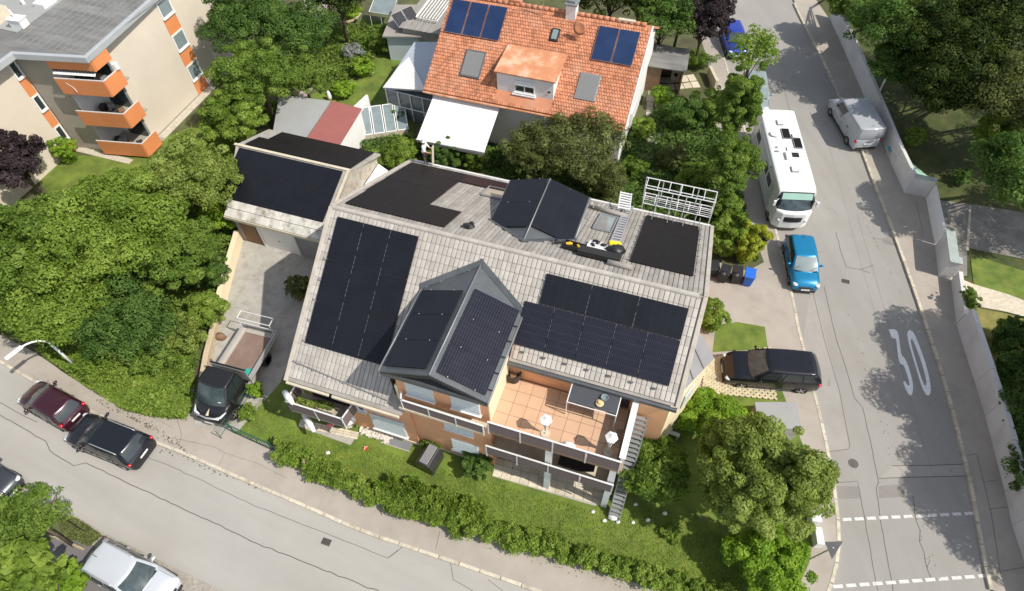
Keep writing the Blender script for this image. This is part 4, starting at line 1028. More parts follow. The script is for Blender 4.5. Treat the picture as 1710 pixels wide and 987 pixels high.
mb = MB(); mb.prism([(wl[0], wl[1]), (wr[0], wr[1]), (wr[0], wr[1] + 4.4), (wl[0] + .3, wl[1] + 4.0)], 0, 2.5); mb.build('interior', mat('grey_glazing', (0.16, 0.18, 0.19), .15, .2, 1.5, spec=.7), cons)
fm_ = MB()
for k in range(5):
    x = wl[0] + (wr[0] - wl[0]) * k / 4; y = wl[1] + (wr[1] - wl[1]) * k / 4
    fm_.bb(x - .04, x + .04, y - .08, y - .02, 0, 2.5)
for z in (0.06, 1.2, 2.45): fm_.tube([(wl[0], wl[1] - .05, z), (wr[0], wr[1] - .05, z)], .035, 4)
fm_.build('glazing_frame', G['wmetal'], cons)
# small garden hut with tilted panels, north
hc = P(682, 40, 2.6); hut = thing('garden_hut', 'small white garden hut with two tilted solar panels at the top edge', 'hut', (hc[0], hc[1], 0), R(YAW + 12))
mb = MB(); mb.bb(-1.55, 1.15, -1.25, 2.6, 0, 2.3); mb.build('wall', mat('pale_blue_render', (0.55, 0.62, 0.64), .8, .03, 2), hut)
mb = MB(); mb.slab([(-1.8, -1.5, 2.35), (1.35, -1.5, 2.5), (1.35, 3, 2.6), (-1.8, 3, 2.45)], .1); mb.build('roof', mat('taupe_felt', (0.33, 0.30, 0.28), .9, .1, 2), hut)
lay_panels(hut, (-.55, -.95, 2.62), (.72, .62, .1), (-.5, .60, .42), 2, 1, .95, 1.35, mat('panel_grey', (.05, .05, .055), .3, .1, 3), gap=.06, off=.1, frame=G['wmetal'], clamps=False)
hc = P(735, 25, 3.2); ann = thing('annex', 'corrugated grey annex roof with a white framed rack beside the garden hut', 'annex', (hc[0], hc[1], 0), R(YAW))
mb = MB()
for i in range(24): mb.bb(-2.6 + i * .2, -2.6 + i * .2 + .17, -2.2, 4.5, 2.9, 2.96 + .02 * (i % 2), 0, random.random())
mb.build('roof', mat('corrugated_grey', (0.30, 0.285, 0.26), .85, .08, 2, tint=.1), ann, kind='stuff')
mb = MB(); mb.bb(-2.4, 2.1, -2.0, 4.3, 0, 2.88); mb.build('wall', G['conc'], ann)
mb = MB()
for k in range(7): mb.tube([(-1.6 + k * .25, -.8, 3.25), (-1.2 + k * .25, 1.2, 3.75)], .03, 4)
mb.tube([(-1.7, -.85, 3.22), (.1, -.95, 3.22)], .04, 4); mb.tube([(-1.7, -.85, 3.22), (-1.3, 1.2, 3.75)], .04, 4); mb.tube([(.1, -.95, 3.22), (.5, 1.2, 3.75)], .04, 4)
mb.build('rack', G['wmetal'], ann)
# open carport/shed east of the red house
hc = P(1108, 100, 2.3); sh = thing('bike_shed', 'open dark bicycle shed under the trees behind the red tiled house', 'shed', (hc[0], hc[1], 0), R(YAW + 5))
mb = MB(); mb.slab([(-1.6, -1.0, 2.3), (1.8, -1.1, 2.3), (1.8, 1.6, 2.45), (-1.6, 1.6, 2.45)], .08); mb.build('roof', G['felt'], sh)
mb = MB(); mb.bb(-1.4, -1.3, -.9, 1.5, 0, 2.3); mb.bb(1.5, 1.6, -.9, 1.5, 0, 2.3); mb.bb(-1.3, 1.5, 1.4, 1.5, 0, 2.3); mb.build('wall', G['wood'], sh)
mb = MB(); mb.bb(-1.3, .0, -.9, -.8, 0, 2.2); mb.build('door', G['wood'], sh)
mb = MB(); mb.bb(.1, 1.5, -.5, 1.4, 0.0, .05); mb.build('floor', G['dark'], sh)

# ================================================================== APARTMENT BLOCK
FA = Frame((0, 0, 0))
apt = thing('apartment_block', 'three storey beige apartment block with orange balconies and flat grey roof', 'apartment block', (0, 0, 0), R(YAW))
AH = 7.75
EW = -37.05
mb = MB()
mb.prism([(-60, 26.6), (EW, 26.6), (EW, 37.7), (-60, 37.7)], 0, AH)
mb.prism([(-60, 8), (-41.9, 8), (-41.9, 26.6), (-60, 26.6)], 0, AH)
aw_ = mb.build('wall', G['apt'], apt)
mb = MB(); mb.prism([(-41.75, 24.38), (-39.5, 24.86), (-39.5, 26.4), (-41.75, 26.4)], 0, AH); mb.build('concrete_pillar', G['aptg'], apt)
mb = MB(); mb.bb(-41.9, -39.3, 25.2, 26.6, 0, AH); mb.bb(-39.3, EW - .05, 26.55, 26.6, 0, AH); mb.build('recess_wall', G['white'], apt)
# roof deck + parapet
mb = MB(); mb.prism([(-60, 24.0), (-41.0, 24.0), (-36.2, 25.0), (-37.05, 38.0), (-60, 38.0)], AH + .01, AH + .25); mb.prism([(-60, 7.5), (-41.0, 7.5), (-41.0, 24.0), (-60, 24.0)], AH + .01, AH + .249)
mb.build('roof', G['felt'], apt)
mb = MB()
def bar(mb, a, b, wd, z0, z1):
    a = np.array(a, float); b = np.array(b, float); L = np.linalg.norm(b - a); t = (b - a) / L; c = (a + b) / 2
    mb.box((c[0], c[1], (z0 + z1) / 2), (L, wd, z1 - z0), math.atan2(t[1], t[0]))
bar(mb, (-36.3, 25.1), (-37.1, 38.0), .26, AH - .02, AH + .40)
bar(mb, (-41.0, 24.0), (-36.18, 25.0), .26, AH - .02, AH + .39)
bar(mb, (-41.0, 24.1), (-41.0, 7.5), .26, AH - .02, AH + .40)
mb.build('parapet', G['parapet'], apt, bevel=.03)
mb = MB(); mb.prism([(-60, 26), (-42.6, 26), (-42.6, 38), (-60, 38)], AH + .25, AH + .30); mb.build('pale_roof_area', G['feltl'], apt)
# roof seams
mb = MB()
for k in range(12):
    e = -41.9 + k * .50; mb.bb(e - .008, e + .008, 25.1, 37.8, AH + .25, AH + .275)
for (e, n_) in ((-38.1, 25.3), (-38.9, 27.0), (-40.4, 28.8), (-37.6, 30.5), (-39.3, 31.0)): mb.bb(e, e + .9, n_ - .02, n_ + .02, AH + .25, AH + .272)
mb.build('roof_seam', mat('roof_seam', (.25, .25, .245), .85, .2, 3), apt, kind='stuff')
a = FA.px(30, 36, AH + .6); mb = MB(); mb.box((a[0], a[1], AH + .55), (.9, .65, .55), .1); v_ = mb.build('roof_vent', G['wmetal'], apt, bevel=.02)
mb = MB(); mb.tube([(a[0], a[1], AH + .8), (a[0] - .3, a[1] + .1, AH + 1.3)], .05, 6); mb.box((a[0], a[1], AH + .85), (1.0, .75, .05), .1); mb.build('vent_cap', G['wmetal'], v_)
a = FA.px(75, 4, AH + .4); mb = MB(); mb.box((a[0], a[1], AH + .4), (.9, 1.1, .35)); mb.box((a[0], a[1], AH + .6), (.7, .9, .08)); mb.build('roof_light', G['wplas'], apt, bevel=.03)
a = FA.px(38, 4, AH + .4); mb = MB(); mb.lathe([(.12, 0), (.12, .3), (.02, .35)], (a[0], a[1], AH + .25), 8); mb.build('vent_pipe', G['wmetal'], apt)
a = FA.px(0, 32, AH + .4); mb = MB(); mb.box((a[0] - .2, a[1], AH + .6), (1.0, 1.4, .8)); mb.build('stair_head', G['slab'], apt)
# balconies
def balcony(z, label=None):
    mb = MB(); B0, B1, N0, N1 = -39.25, -35.95, 24.6, 26.45
    N0 = 24.95; NL = 24.3
    mb.prism([(B0, NL), (B1, N0), (B1, N1 + .3), (B0, N1 + .3)], z - .95, z - .85); o = mb.build('balcony', G['aptg'], apt)
    mb = MB(); bar(mb, (B0, NL), (B1, N0), .07, z - 1.15, z); mb.build('front_panel', G['apto'], o, bevel=.01)
    mb = MB(); mb.bb(B1 - .04, B1 + .03, N0 + .035, N1 - .0, z - 1.15, z); mb.build('side_panel', G['apto'], o, bevel=.01)
    mb = MB(); bar(mb, (B0, NL), (B1, N0), .06, z + .002, z + .05); mb.bb(B1 - .03, B1 + .02, N0 + .03, N1, z + .002, z + .05); mb.build('handrail', G['wmetal'], o)
    return o
for z in (6.45, 3.95, 1.45): balcony(z)
mb = MB(); bar(mb, (-39.25, 24.52), (-36.25, 25.12), .12, AH - .75, AH - .03); mb.bb(-36.37, -36.25, 25.2, 26.55, AH - .75, AH - .03); mb.build('fascia', G['apto'], apt)
mb = MB(); mb.prism([(-39.2, 24.7), (-36.4, 25.2), (-36.4, 26.5), (-39.2, 26.5)], AH - .1, AH - .035); mb.build('soffit', G['white'], apt)
mb = MB()
for i in range(13): mb.box((-39.05 + i * .215, 24.50 + i * .043, 6.98), (.13, .08, .15), .2)
mb.build('trellis_opening', G['dark'], apt)
mb = MB(); mb.slab([(-39.2, 24.5, 6.86), (-36.4, 25.06, 6.86), (-36.36, 24.9, 6.76), (-39.16, 24.34, 6.76)], .03); mb.build('balcony_awning', G['white'], apt)
for z in (6.45, 3.95, 1.45):
    MB().bb(-39.3, -39.27, 24.7, 26.3, z - .9, z + 1.0).build('side_wall', G['white'], apt)
    mb = MB(); mb.bb(-38.6, -36.9, 26.50, 26.54, z - .85, z + .9); mb.build('balcony_window', G['glass'], apt)
    for c_ in range(4): MB().box((-38.6 + c_ * .6 + random.uniform(-.1, .1), 25.4 + random.uniform(-.3, .5), z - .55 - random.random() * .2), (.4, .45, .6), random.random()).build('balcony_furniture', [G['wood'], G['dark'], G['anthl'], G['dark']][random.randrange(4)], apt, bevel=.04)
mb = MB(); mb.bb(EW - .001, EW + .06, 26.6, 26.78, 0, AH); mb.build('downpipe', G['anthl'], apt)
mb = MB(); mb.tube([(-35.95, 26.3, 6.5), (-35.95, 26.3, 6.9)], .18, 8); mb.build('balcony_lamp', G['wplas'], apt)
# window strips: east wall and inner corner wall
def strip(parent, e0, n0, n1, zs, zmax):
    "vertical band of windows and orange panels on an east facing wall at e0"
    last = 0.0
    for z0, z1 in zs:
        mb = MB(); mb.bb(e0, e0 + .03, n0, n1, last, z0); mb.build('orange_panel', G['apto'], parent)
        mb = MB(); f = .12
        mb.bb(e0, e0 + .07, n0, n1, z0, z0 + f); mb.bb(e0, e0 + .07, n0, n1, z1 - f, z1); mb.bb(e0, e0 + .07, n0, n0 + .1, z0 + f, z1 - f); mb.bb(e0, e0 + .07, n1 - .1, n1, z0 + f, z1 - f)
        o = mb.build('window', G['wplas'], parent); mb = MB(); mb.bb(e0, e0 + .03, n0 + .1, n1 - .1, z0 + f, z1 - f); mb.build('pane', G['glassb'] if random.random() < .5 else G['glass'], o)
        mb = MB(); mb.bb(e0, e0 + .16, n0, n1, z0 - .02, z0 + .04); mb.build('sill', G['wmetal'], o)
        last = z1
    mb = MB(); mb.bb(e0, e0 + .03, n0, n1, last, zmax); mb.build('orange_panel', G['apto'], parent)
strip(apt, EW + .002, 32.3, 33.55, ((1.25, 2.55), (3.75, 5.05), (6.25, 7.5)), AH - .02)
strip(apt, -41.9, 23.75, 24.32, ((1.1, 2.3), (3.6, 4.8), (6.1, 7.3)), AH - .02)
window(apt, -3, -2, 0, 1, -500, False) if False else None
mb = MB(); mb.bb(EW + .1, EW + .75, 25.0, 37.8, .02, .16); mb.bb(-41.7, EW, 24.0, 24.5, .02, .16)
tag(mb.build('gravel_margin', mat('gravel_margin', (.5, .46, .38), .95, .25, 9, bump=.6, bscale=20), None), 'pale gravel strip along the foot of the apartment block', 'gravel strip').rotation_euler = (0, 0, R(YAW))
mb = MB(); mb.tube([ (-38.6, 24.4, 6.2), (-38.3, 24.45, 5.9), (-38.1, 24.4, 5.6)], .02, 5); mb.build('hanging_cable', G['wmetal'], apt)
# ================================================================== VEHICLES
def paint(name, col, rough=0.28, metal=0.3):
    return mat(name, col, rough, 0.03, 1.0, metal=metal, coat=0.6, spec=0.5)
G['hl'] = mat('headlight_glass', (0.62, 0.66, 0.68), 0.08, .05, 5, spec=.8)
G['tl'] = mat('tail_light', (0.45, 0.01, 0.015), 0.15, .1, 5, spec=.8)
G['plate'] = mat('number_plate', (0.8, 0.8, 0.78), 0.4, .02, 5)
G['cglass'] = mat('car_glass', (0.022, 0.03, 0.033), 0.05, .2, 2.0, spec=.9)
G['wglass'] = mat('windscreen_glass', (0.045, 0.065, 0.07), 0.10, .4, 3.0, spec=.6)
def tyre_meshes(r, wd):
    t = MB().lathe([(r * .60, -wd / 2 + .01), (r * .92, -wd / 2), (r, -wd / 2 + .03), (r, wd / 2 - .03), (r * .92, wd / 2), (r * .60, wd / 2 - .01)], n=22, axis='Y').mesh('tyre', G['rubber'], True)
    m = MB(); m.lathe([(r * .60, -wd * .38), (r * .64, wd * .42), (r * .50, wd * .30), (.05, wd * .34)], n=22, axis='Y', mi=0)
    for k in range(5):
        g_ = k * 2 * math.pi / 5
        m.box((math.cos(g_) * r * .33, wd * .40, math.sin(g_) * r * .33), (r * .62, .03, r * .16), rot=Matrix.Rotation(-g_, 3, 'Y'), mi=1)
    rim = m.mesh('rim', [G['black'], G['alu']]); return t, rim
def wheels(root, xs, yw, r, wd=.21):
    t, rim = tyre_meshes(r, wd)
    for x in xs:
        for s_ in (1, -1):
            wl = inst('wheel', MB().lathe([(r * .3, -wd * .3), (r * .3, wd * .3)], n=8, axis='Y').mesh('wheel', G['black']), root, (x, s_ * yw, r), Matrix.Rotation(0 if s_ > 0 else math.pi, 3, 'Z'))
            inst('tyre', t, wl); inst('rim', rim, wl)
def car_body(root, st, W, m, rw, xs, ground=.18):
    """st: list (x, half-width factor, top z) front to rear, lofted, smoothed, with wheel openings cut"""
    mb = MB(); k = 0; rings = []
    for x, wf, zt in st:
        w_ = W / 2 * wf; zb_ = ground
        pts = [(0, zb_), (w_ * .80, zb_), (w_ * .97, zb_ + .10), (w_, zb_ + (zt - zb_) * .45), (w_ * .985, zt - .16), (w_ * .90, zt - .03), (w_ * .55, zt + .015), (0, zt + .03)]
        ring = [(x, y, z) for y, z in pts] + [(x, -y, z) for y, z in pts[-2:0:-1]]
        rings.append(ring)
    n = len(rings[0]); vs = [p for r_ in rings for p in r_]; fs = []
    for i in range(len(rings) - 1):
        for j in range(n): fs.append((i * n + j, i * n + (j + 1) % n, (i + 1) * n + (j + 1) % n, (i + 1) * n + j))
    fs.append(tuple(range(n - 1, -1, -1))); fs.append(tuple(range((len(rings) - 1) * n, len(rings) * n)))
    mb.add(vs, fs); o = mb.build('body', m, root, smooth=True)
    bm = bmesh.new(); bm.from_mesh(o.data); bmesh.ops.recalc_face_normals(bm, faces=bm.faces[:]); bm.to_mesh(o.data); bm.free()
    ss = o.modifiers.new('s', 'SUBSURF'); ss.levels = 2; ss.render_levels = 2
    cb_ = MB()
    for x in xs:
        for s_ in (1, -1): cb_.lathe([(rw * 1.13, -.30), (rw * 1.13, .30)], (x, s_ * (W / 2 + .02), rw * 1.0), 24, 'Y')
    cu = cb_.build('cutter', G['black'])
    bm = bmesh.new(); bm.from_mesh(cu.data); bmesh.ops.recalc_face_normals(bm, faces=bm.faces[:]); bm.to_mesh(cu.data); bm.free()
    bo = o.modifiers.new('b', 'BOOLEAN'); bo.object = cu; bo.operation = 'DIFFERENCE'; bo.solver = 'EXACT' if False else 'FAST'
    bpy.context.view_layer.update(); dg = bpy.context.evaluated_depsgraph_get()
    me = bpy.data.meshes.new_from_object(o.evaluated_get(dg)); o.modifiers.clear(); o.data = me; me.name = 'body'
    bpy.data.objects.remove(cu)
    return o
def cabin(root, base, top, zb0, zt0, wb, wt, m, gm, crown=.05, front_b=.16, rear_b=.08, doors=(.36, .70), rear_glass=True, side_from=.05, side_to=.93, side_glass=True, front_glass=None):
    """base/top: (x_front, x_rear) of the belt and roof outline; returns the roof shell. z may be tuple (front, rear)"""
    NF, NS = 6, 10
    zbF, zbR = zb0 if isinstance(zb0, tuple) else (zb0, zb0)
    def outline(x0, x1, hw, bf, br, z0, z1):
        r_ = []
        for i in range(NF + 1):            # front, from +y to -y
            s_ = i / NF; y = hw * (1 - 2 * s_); r_.append((x0 + bf * math.sin(math.pi * s_), y, z0))
        for i in range(1, NS + 1):
            s_ = i / NS; r_.append((x0 + (x1 - x0) * s_, -hw - .03 * math.sin(math.pi * s_), z0 + (z1 - z0) * s_))
        for i in range(1, NF + 1):
            s_ = i / NF; r_.append((x1 - br * math.sin(math.pi * s_), -hw + 2 * hw * s_, z1))
        for i in range(1, NS):
            s_ = i / NS; r_.append((x1 + (x0 - x1) * s_, hw + .03 * math.sin(math.pi * s_), z1 + (z0 - z1) * s_))
        return [np.array(p) for p in r_]
    A = outline(base[0], base[1], wb / 2, front_b, rear_b, zbF, zbR)
    B = outline(top[0], top[1], wt / 2, front_b * .55, rear_b, zt0, zt0)
    n = len(A)
    def S(t):
        r_ = []
        for a, b in zip(A, B):
            p = a * (1 - t) + b * t
            c = np.array([(top[0] + top[1]) / 2, 0, 0]); bul = .035 * math.sin(math.pi * t)
            d = p - c; d[2] = 0; L = np.linalg.norm(d) + 1e-6; p = p + d / L * bul; r_.append(p)
        return r_
    ts = [0, .25, .5, .75, .93, 1.0]; rings = [S(t) for t in ts]
    cx = np.array([(top[0] + top[1]) / 2, 0, zt0])
    for k, (sc_, dz) in enumerate(((.96, .022), (.85, crown * .7), (.6, crown * .93), (.3, crown))):
        rings.append([np.array([cx[0] + (p[0] - cx[0]) * sc_, p[1] * sc_, zt0 + dz]) for p in B])
    mb = MB(); vs = [p for r_ in rings for p in r_] + [np.array([cx[0], 0, zt0 + crown])]; fs = []
    for i in range(len(rings) - 1):
        for j in range(n): fs.append((i * n + j, (i + 1) * n + j, (i + 1) * n + (j + 1) % n, i * n + (j + 1) % n))
    L0 = (len(rings) - 1) * n
    for j in range(n): fs.append((L0 + j, len(vs) - 1, L0 + (j + 1) % n))
    mb.add(vs, fs); o = mb.build('cabin', m, root, smooth=True)
    bm = bmesh.new(); bm.from_mesh(o.data); bmesh.ops.recalc_face_normals(bm, faces=bm.faces[:]); bm.to_mesh(o.data); bm.free()
    def pos(j, t):                          # j float index round the outline
        j0 = int(math.floor(j)) % n; f = j - math.floor(j); r_ = S(t); return r_[j0] * (1 - f) + r_[(j0 + 1) % n] * f
    def pane(name, j0, j1, t0, t1, mm, shr=0.0, k=6, up=.012):
        cc = np.array([(base[0] + base[1]) / 2, 0, (zbF + zt0) / 2]); V_ = []
        for b_ in range(4):
            t = t0 + (t1 - t0) * b_ / 3
            for a_ in range(k + 1):
                s_ = a_ / k; jj = j0 + (j1 - j0) * s_ + shr * (b_ / 3) * (1 - 2 * s_)
                p = pos(jj, t); q = pos(jj + .05, t) - p; r_ = pos(jj, min(1, t + .05)) - p; nn = np.cross(q, r_); nn /= np.linalg.norm(nn) + 1e-9
                if nn @ (p - cc) < 0: nn = -nn
                V_.append(p + nn * up)
        F_ = [(b_ * (k + 1) + a_, b_ * (k + 1) + a_ + 1, (b_ + 1) * (k + 1) + a_ + 1, (b_ + 1) * (k + 1) + a_) for b_ in range(3) for a_ in range(k)]
        x = MB(); x.add(V_, F_); return x.build(name, mm, root, smooth=True)
    pane('windscreen', .35, NF - .35, .05, .95, front_glass or G['wglass'])
    if rear_glass: pane('rear_window', NF + NS + .45, 2 * NF + NS - .45, .25, .92, G['cglass'])
    if side_glass:
        cuts = [side_from] + list(doors) + [side_to]
        for a_, b_ in zip(cuts[:-1], cuts[1:]):
            sh = .0
            pane('side_window', NF + NS * (a_ + .015), NF + NS * (b_ - .015), .10, .88, G['cglass'], 0, 4)
            pane('side_window', 2 * NF + 2 * NS - NS * (b_ - .015), 2 * NF + 2 * NS - NS * (a_ + .015), .10, .88, G['cglass'], 0, 4)
    return o
def strip_box(root, name, m, *boxes, bevel=0.0):
    mb = MB()
    for b in boxes: mb.box(*b)
    return mb.build(name, m, root, bevel=bevel)
def make_car(name, label, cat, px_rear, px_front, m, L=4.3, W=1.78, H=1.5, hood=.95, ws_x=None, r=.32, rails=False, group=None, z0=.0, roofc=None, hatch=True, glassf=None, hood_m=None, van=False, zc=0.75, mir=True, slope=.30, belt=.93, loc=None, rz=None):
    if loc is None:
        A = P(*px_rear, z0 + zc); B = P(*px_front, z0 + zc); d = B - A; rz = math.atan2(d[1], d[0]); c = (A + B) / 2
    else: c = loc
    root = thing(name, label, cat, (c[0], c[1], z0), rz, group)
    h = L / 2; fx = h - L * .195; rx = -h + L * .185
    wsx = h - L * .27 if ws_x is None else ws_x         # windscreen base
    b = belt * H / 1.5 if not van else belt
    st = [(h - .02, .70, .55), (h - .10, .86, .70), (h - .35, .95, hood - .06), (h - .8, .99, hood), (wsx - .1, 1.0, hood + .07), (0, 1.0, b + .02), (-h * .6, 1.0, b + .04), (-h + .30, .97, b + .04), (-h + .09, .92, b - .02), (-h + .02, .82, .60)]
    car_body(root, st, W, m, r, (fx, rx))
    tf = wsx - .75 - (0 if not van else -.15); tr = -h + (.55 if hatch else .9) + (0 if not van else -.38)
    cabin(root, (wsx + .02, -h + .12 + (0 if hatch else .3)), (tf, tr), (hood + .04, b), H - .05, W * (.93 if not van else .985), W * (.74 if not van else .90), roofc or m, G['cglass'], doors=(.40, .72), front_glass=glassf)
    wheels(root, (fx, rx), W / 2 - .10, r)
    mbx = MB()
    # arches, sills, bumpers
    mbx.box((h - .10, 0, .30), (.22, W * .72, .20)); mbx.box((-h + .10, 0, .34), (.2, W * .74, .18)); mbx.box((0, 0, .22), (L * .5, W * .98, .08)); mbx.build('bumper_trim', G['black'], root, bevel=.04)
    strip_box(root, 'grille', G['black'], ((h - .03, 0, .56), (.08, W * .46, .12)), bevel=.02)
    for s_ in (1, -1):
        mb = MB(); mb.blob((h - .22, s_ * W * .37, .70), (.20, .15, .05), 10, 6); mb.build('headlight', G['hl'], root, smooth=True)
        mb = MB(); mb.blob((-h + .16, s_ * W * .43, .90 if hatch else .8), (.15, .10, .10), 8, 6); mb.build('tail_light', G['tl'], root, smooth=True)
        if mir:
            mb = MB(); mb.blob((wsx - .35, s_ * (W / 2 + .10), hood + .12), (.08, .12, .08), 8, 6); mb.box((wsx - .35, s_ * (W / 2 - .0), hood + .06), (.06, .12, .03)); mb.build('mirror', roofc or m, root, smooth=True)
        for xh in (.15, -.85): strip_box(root, 'handle', G['black'] if van else m, ((xh * L / 4.3, s_ * (W / 2 + .005), b - .12), (.16, .03, .03)))
        for xd in (wsx - .35, -.12 * L / 4.3, -1.05 * L / 4.3): strip_box(root, 'door_seam', G['black'], ((xd, s_ * (W / 2 - .012), .62), (.012, .03, .52)))
        mb = MB(); mb.tube([(wsx + .10, s_ * .55 - .35, hood + .10), (wsx - .12, s_ * .5 + .12, hood + .22)], .012, 4); mb.build('wiper', G['black'], root)
        if rails:
            mb = MB(); y = s_ * W * .37; mb.tube([(tf - .15, y, H - .06), (tf - .3, y, H + .02), (tr + .25, y, H + .02), (tr + .1, y, H - .06)], .022, 6); mb.build('roof_rail', G['alu'], root, smooth=True)
    mb = MB(); mb.box((wsx + .08, 0, hood + .055), (.10, W * .72, .04)); mb.build('cowl', G['black'], root)
    mb = MB(); mb.tube([(tr + .25, 0, H - .01), (tr + .08, 0, H + .14)], .012, 5); mb.build('aerial', G['black'], root)
    strip_box(root, 'number_plate', G['plate'], ((h + .005, 0, .42), (.02, .50, .11))); 
    strip_box(root, 'number_plate', G['plate'], ((-h - .0, 0, .72), (.02, .50, .11)))
    for s_ in (1, -1): strip_box(root, 'bonnet_seam', G['black'], (((h + wsx) / 2 - .05, s_ * W * .405, hood + .0), (h - wsx - .35, .012, .012)))
    return root
make_car('parked_car', 'small burgundy hatchback parked at the kerb behind the black estate', 'car', (122, 694), (48, 652), paint('burgundy_paint', (0.05, 0.010, 0.020)), 3.7, 1.62, 1.48, .92, r=.29)
make_car('parked_car', 'black estate car with silver roof rails parked on the pale street', 'car', (228, 752), (133, 714), paint('black_paint', (0.012, 0.014, 0.02)), 4.45, 1.80, 1.55, .98, rails=True, r=.34)
make_car('parked_car', 'dark grey car mostly hidden under the tree at the bottom left', 'car', (-82, 770), (6, 817), paint('dark_grey_paint', (0.05, 0.055, 0.065)), 4.2, 1.75, 1.5, .95)
make_car('parked_car', 'silver estate car with roof rails and a bright bonnet at the bottom edge', 'car', (166, 932), (270, 990), paint('silver_paint', (0.50, 0.53, 0.57), .42, .05), 4.35, 1.72, 1.55, .98, rails=True, r=.35)
make_car('parked_car', 'bright blue compact car parked nose out behind the motorhome', 'car', (1332, 396), (1348, 478), paint('bright_blue_paint', (0.004, 0.21, 0.42)), 3.85, 1.66, 1.50, .93, r=.29, glassf=G['glassb'])
make_car('people_carrier', 'black people carrier parked across the pavement on the honeycomb pavers', 'car', (1362, 622), (1214, 610), paint('jet_paint', (0.008, 0.009, 0.014)), 4.85, 1.88, 1.72, 1.05, r=.34, zc=.8, belt=1.0)
make_car('parked_car', 'dark blue car under the branches of the copper tree', 'car', (1216, 38), (1236, 90), paint('royal_blue_paint', (0.02, 0.05, 0.38)), 4.0, 1.7, 1.48, .93, r=.3)
make_car('parked_car', 'pale silver car half covered by the birch behind the motorhome', 'car', (1258, 120), (1268, 190), paint('pale_silver_paint', (0.33, 0.38, 0.38)), 4.3, 1.75, 1.5, .95, glassf=G['glassb'])
make_car('parked_car', 'white car cut by the top edge of the photo near the copper tree', 'car', (1200, -55), (1212, 8), paint('white_paint', (0.75, 0.75, 0.75), .3, 0), 4.4, 1.8, 1.5, .95)
# ---- silver delivery van
van = make_car('delivery_van', 'silver panel van parked half on the pavement beside the grey wall', 'van', (1452, 236), (1405, 158), paint('van_silver', (0.38, 0.40, 0.43), .45, 0.0), 5.1, 1.92, 1.95, 1.12, ws_x=1.45, r=.32, van=True, zc=1.0, belt=1.15)
for o in list(van.children):
    if o.name.startswith(('side_window',)) : pass
def grp(o): return [c for c in o.children]
# make the rear side panes body coloured panels: cargo area has no glass
vm = bpy.data.materials['van_silver']
sw_ = [c for c in van.children if c.name.startswith('side_window')]
for c in sw_[2:]: c.data.materials[0] = vm; c.name = 'side_panel'
for c in van.children:
    if c.name.startswith('rear_window'): c.data.materials[0] = vm; c.name = 'rear_door'
strip_box(van, 'roof_groove', G['anthl'], ((-.5, .84, 1.84), (3.4, .03, .02)), ((-.5, -.84, 1.84), (3.4, .03, .02)))
# ---- motorhome
A = np.array([18.25, 35.7, 0]); B = np.array([17.38, 27.2, 0]); d = B - A; rz = math.atan2(d[1], d[0]); c = (A + B) / 2
mh = thing('motorhome', 'long white motorhome with skylights and two roof solar panels', 'motorhome', (c[0] + .0, c[1], 0), rz)
ml = np.linalg.norm(B - A); hx = 4.28; WM = 2.32; HM = 2.78
mwhite = mat('motorhome_white', (0.80, 0.80, 0.79), .3, .02, 1, coat=.3)
mgrey = mat('motorhome_side_grey', (0.55, 0.57, 0.59), .4, .05, 1.0)
mb = MB(); rings = []
def mring(x, wf, zt, zb_=.35, cr_=.12):
    w_ = WM / 2 * wf
    pts = [(0, zb_), (w_ * .96, zb_), (w_, zb_ + .12), (w_, zt * .5), (w_ * .995, zt - cr_ * 1.4), (w_ * .96, zt - cr_ * .35), (w_ * .85, zt), (0, zt + .03)]
    return [(x, y, z) for y, z in pts] + [(x, -y, z) for y, z in pts[-2:0:-1]]
stn = [(-hx, .97, HM - .12, .5), (-hx + .12, 1, HM, .4), (-1.5, 1, HM, .35), (1.5, 1, HM, .35), (hx - 1.15, .99, HM - .01, .35), (hx - .72, .965, HM - .10, .35)]
vs = []; 
for s_ in stn: rings.append(mring(*s_))
n = len(rings[0])
for r_ in rings: vs += r_
fs = []
for i in range(len(rings) - 1):
    for j in range(n): fs.append((i * n + j, i * n + (j + 1) % n, (i + 1) * n + (j + 1) % n, (i + 1) * n + j))
fs.append(tuple(range(n - 1, -1, -1))); fs.append(tuple(range((len(rings) - 1) * n, len(rings) * n)))
mb.add(vs, fs); o = mb.build('body', mwhite, mh, bevel=.04)
bm = bmesh.new(); bm.from_mesh(o.data); bmesh.ops.recalc_face_normals(bm, faces=bm.faces[:]); bm.to_mesh(o.data); bm.free()
# nose: lower front + raked windscreen
mb = MB(); mb.slab([(hx - .70, .95, HM - .14), (hx - .70, -.95, HM - .14), (hx - .25, -.98, 1.72), (hx - .12, -.5, 1.70), (hx - .08, 0, 1.69), (hx - .12, .5, 1.70), (hx - .25, .98, 1.72)], .06)
mb.build('windscreen', G['wglass'], mh)
mb = MB(); mb.slab([(hx - .685, .88, HM - .18), (hx - .685, -.88, HM - .18), (hx - .50, -.90, 2.25), (hx - .50, .90, 2.25)], .02); mb.build('sunshade', mat('pale_green_sunshade', (.35, .55, .47), .4, .05, 2), mh).location = (.05, 0, .035)
mb = MB(); w_ = WM / 2
mb.prism([(hx - .8, -w_ * .98), (hx - .15, -w_ * .93), (hx + .1, -w_ * .6), (hx + .15, 0), (hx + .1, w_ * .6), (hx - .15, w_ * .93), (hx - .8, w_ * .98)], .35, 1.66); mb.build('front_panel', mwhite, mh, bevel=.10)
mb = MB(); mb.prism([(hx + .0, -w_ * .72), (hx + .165, -w_ * .35), (hx + .185, 0), (hx + .165, w_ * .35), (hx + .0, w_ * .72)], .95, 1.35); mb.build('grille', G['black'], mh, bevel=.03)
mb = MB(); mb.bb(hx - .75, hx - .72, -.97, .97, 1.65, HM - .12); mb.build('cab_interior', G['dark'], mh)
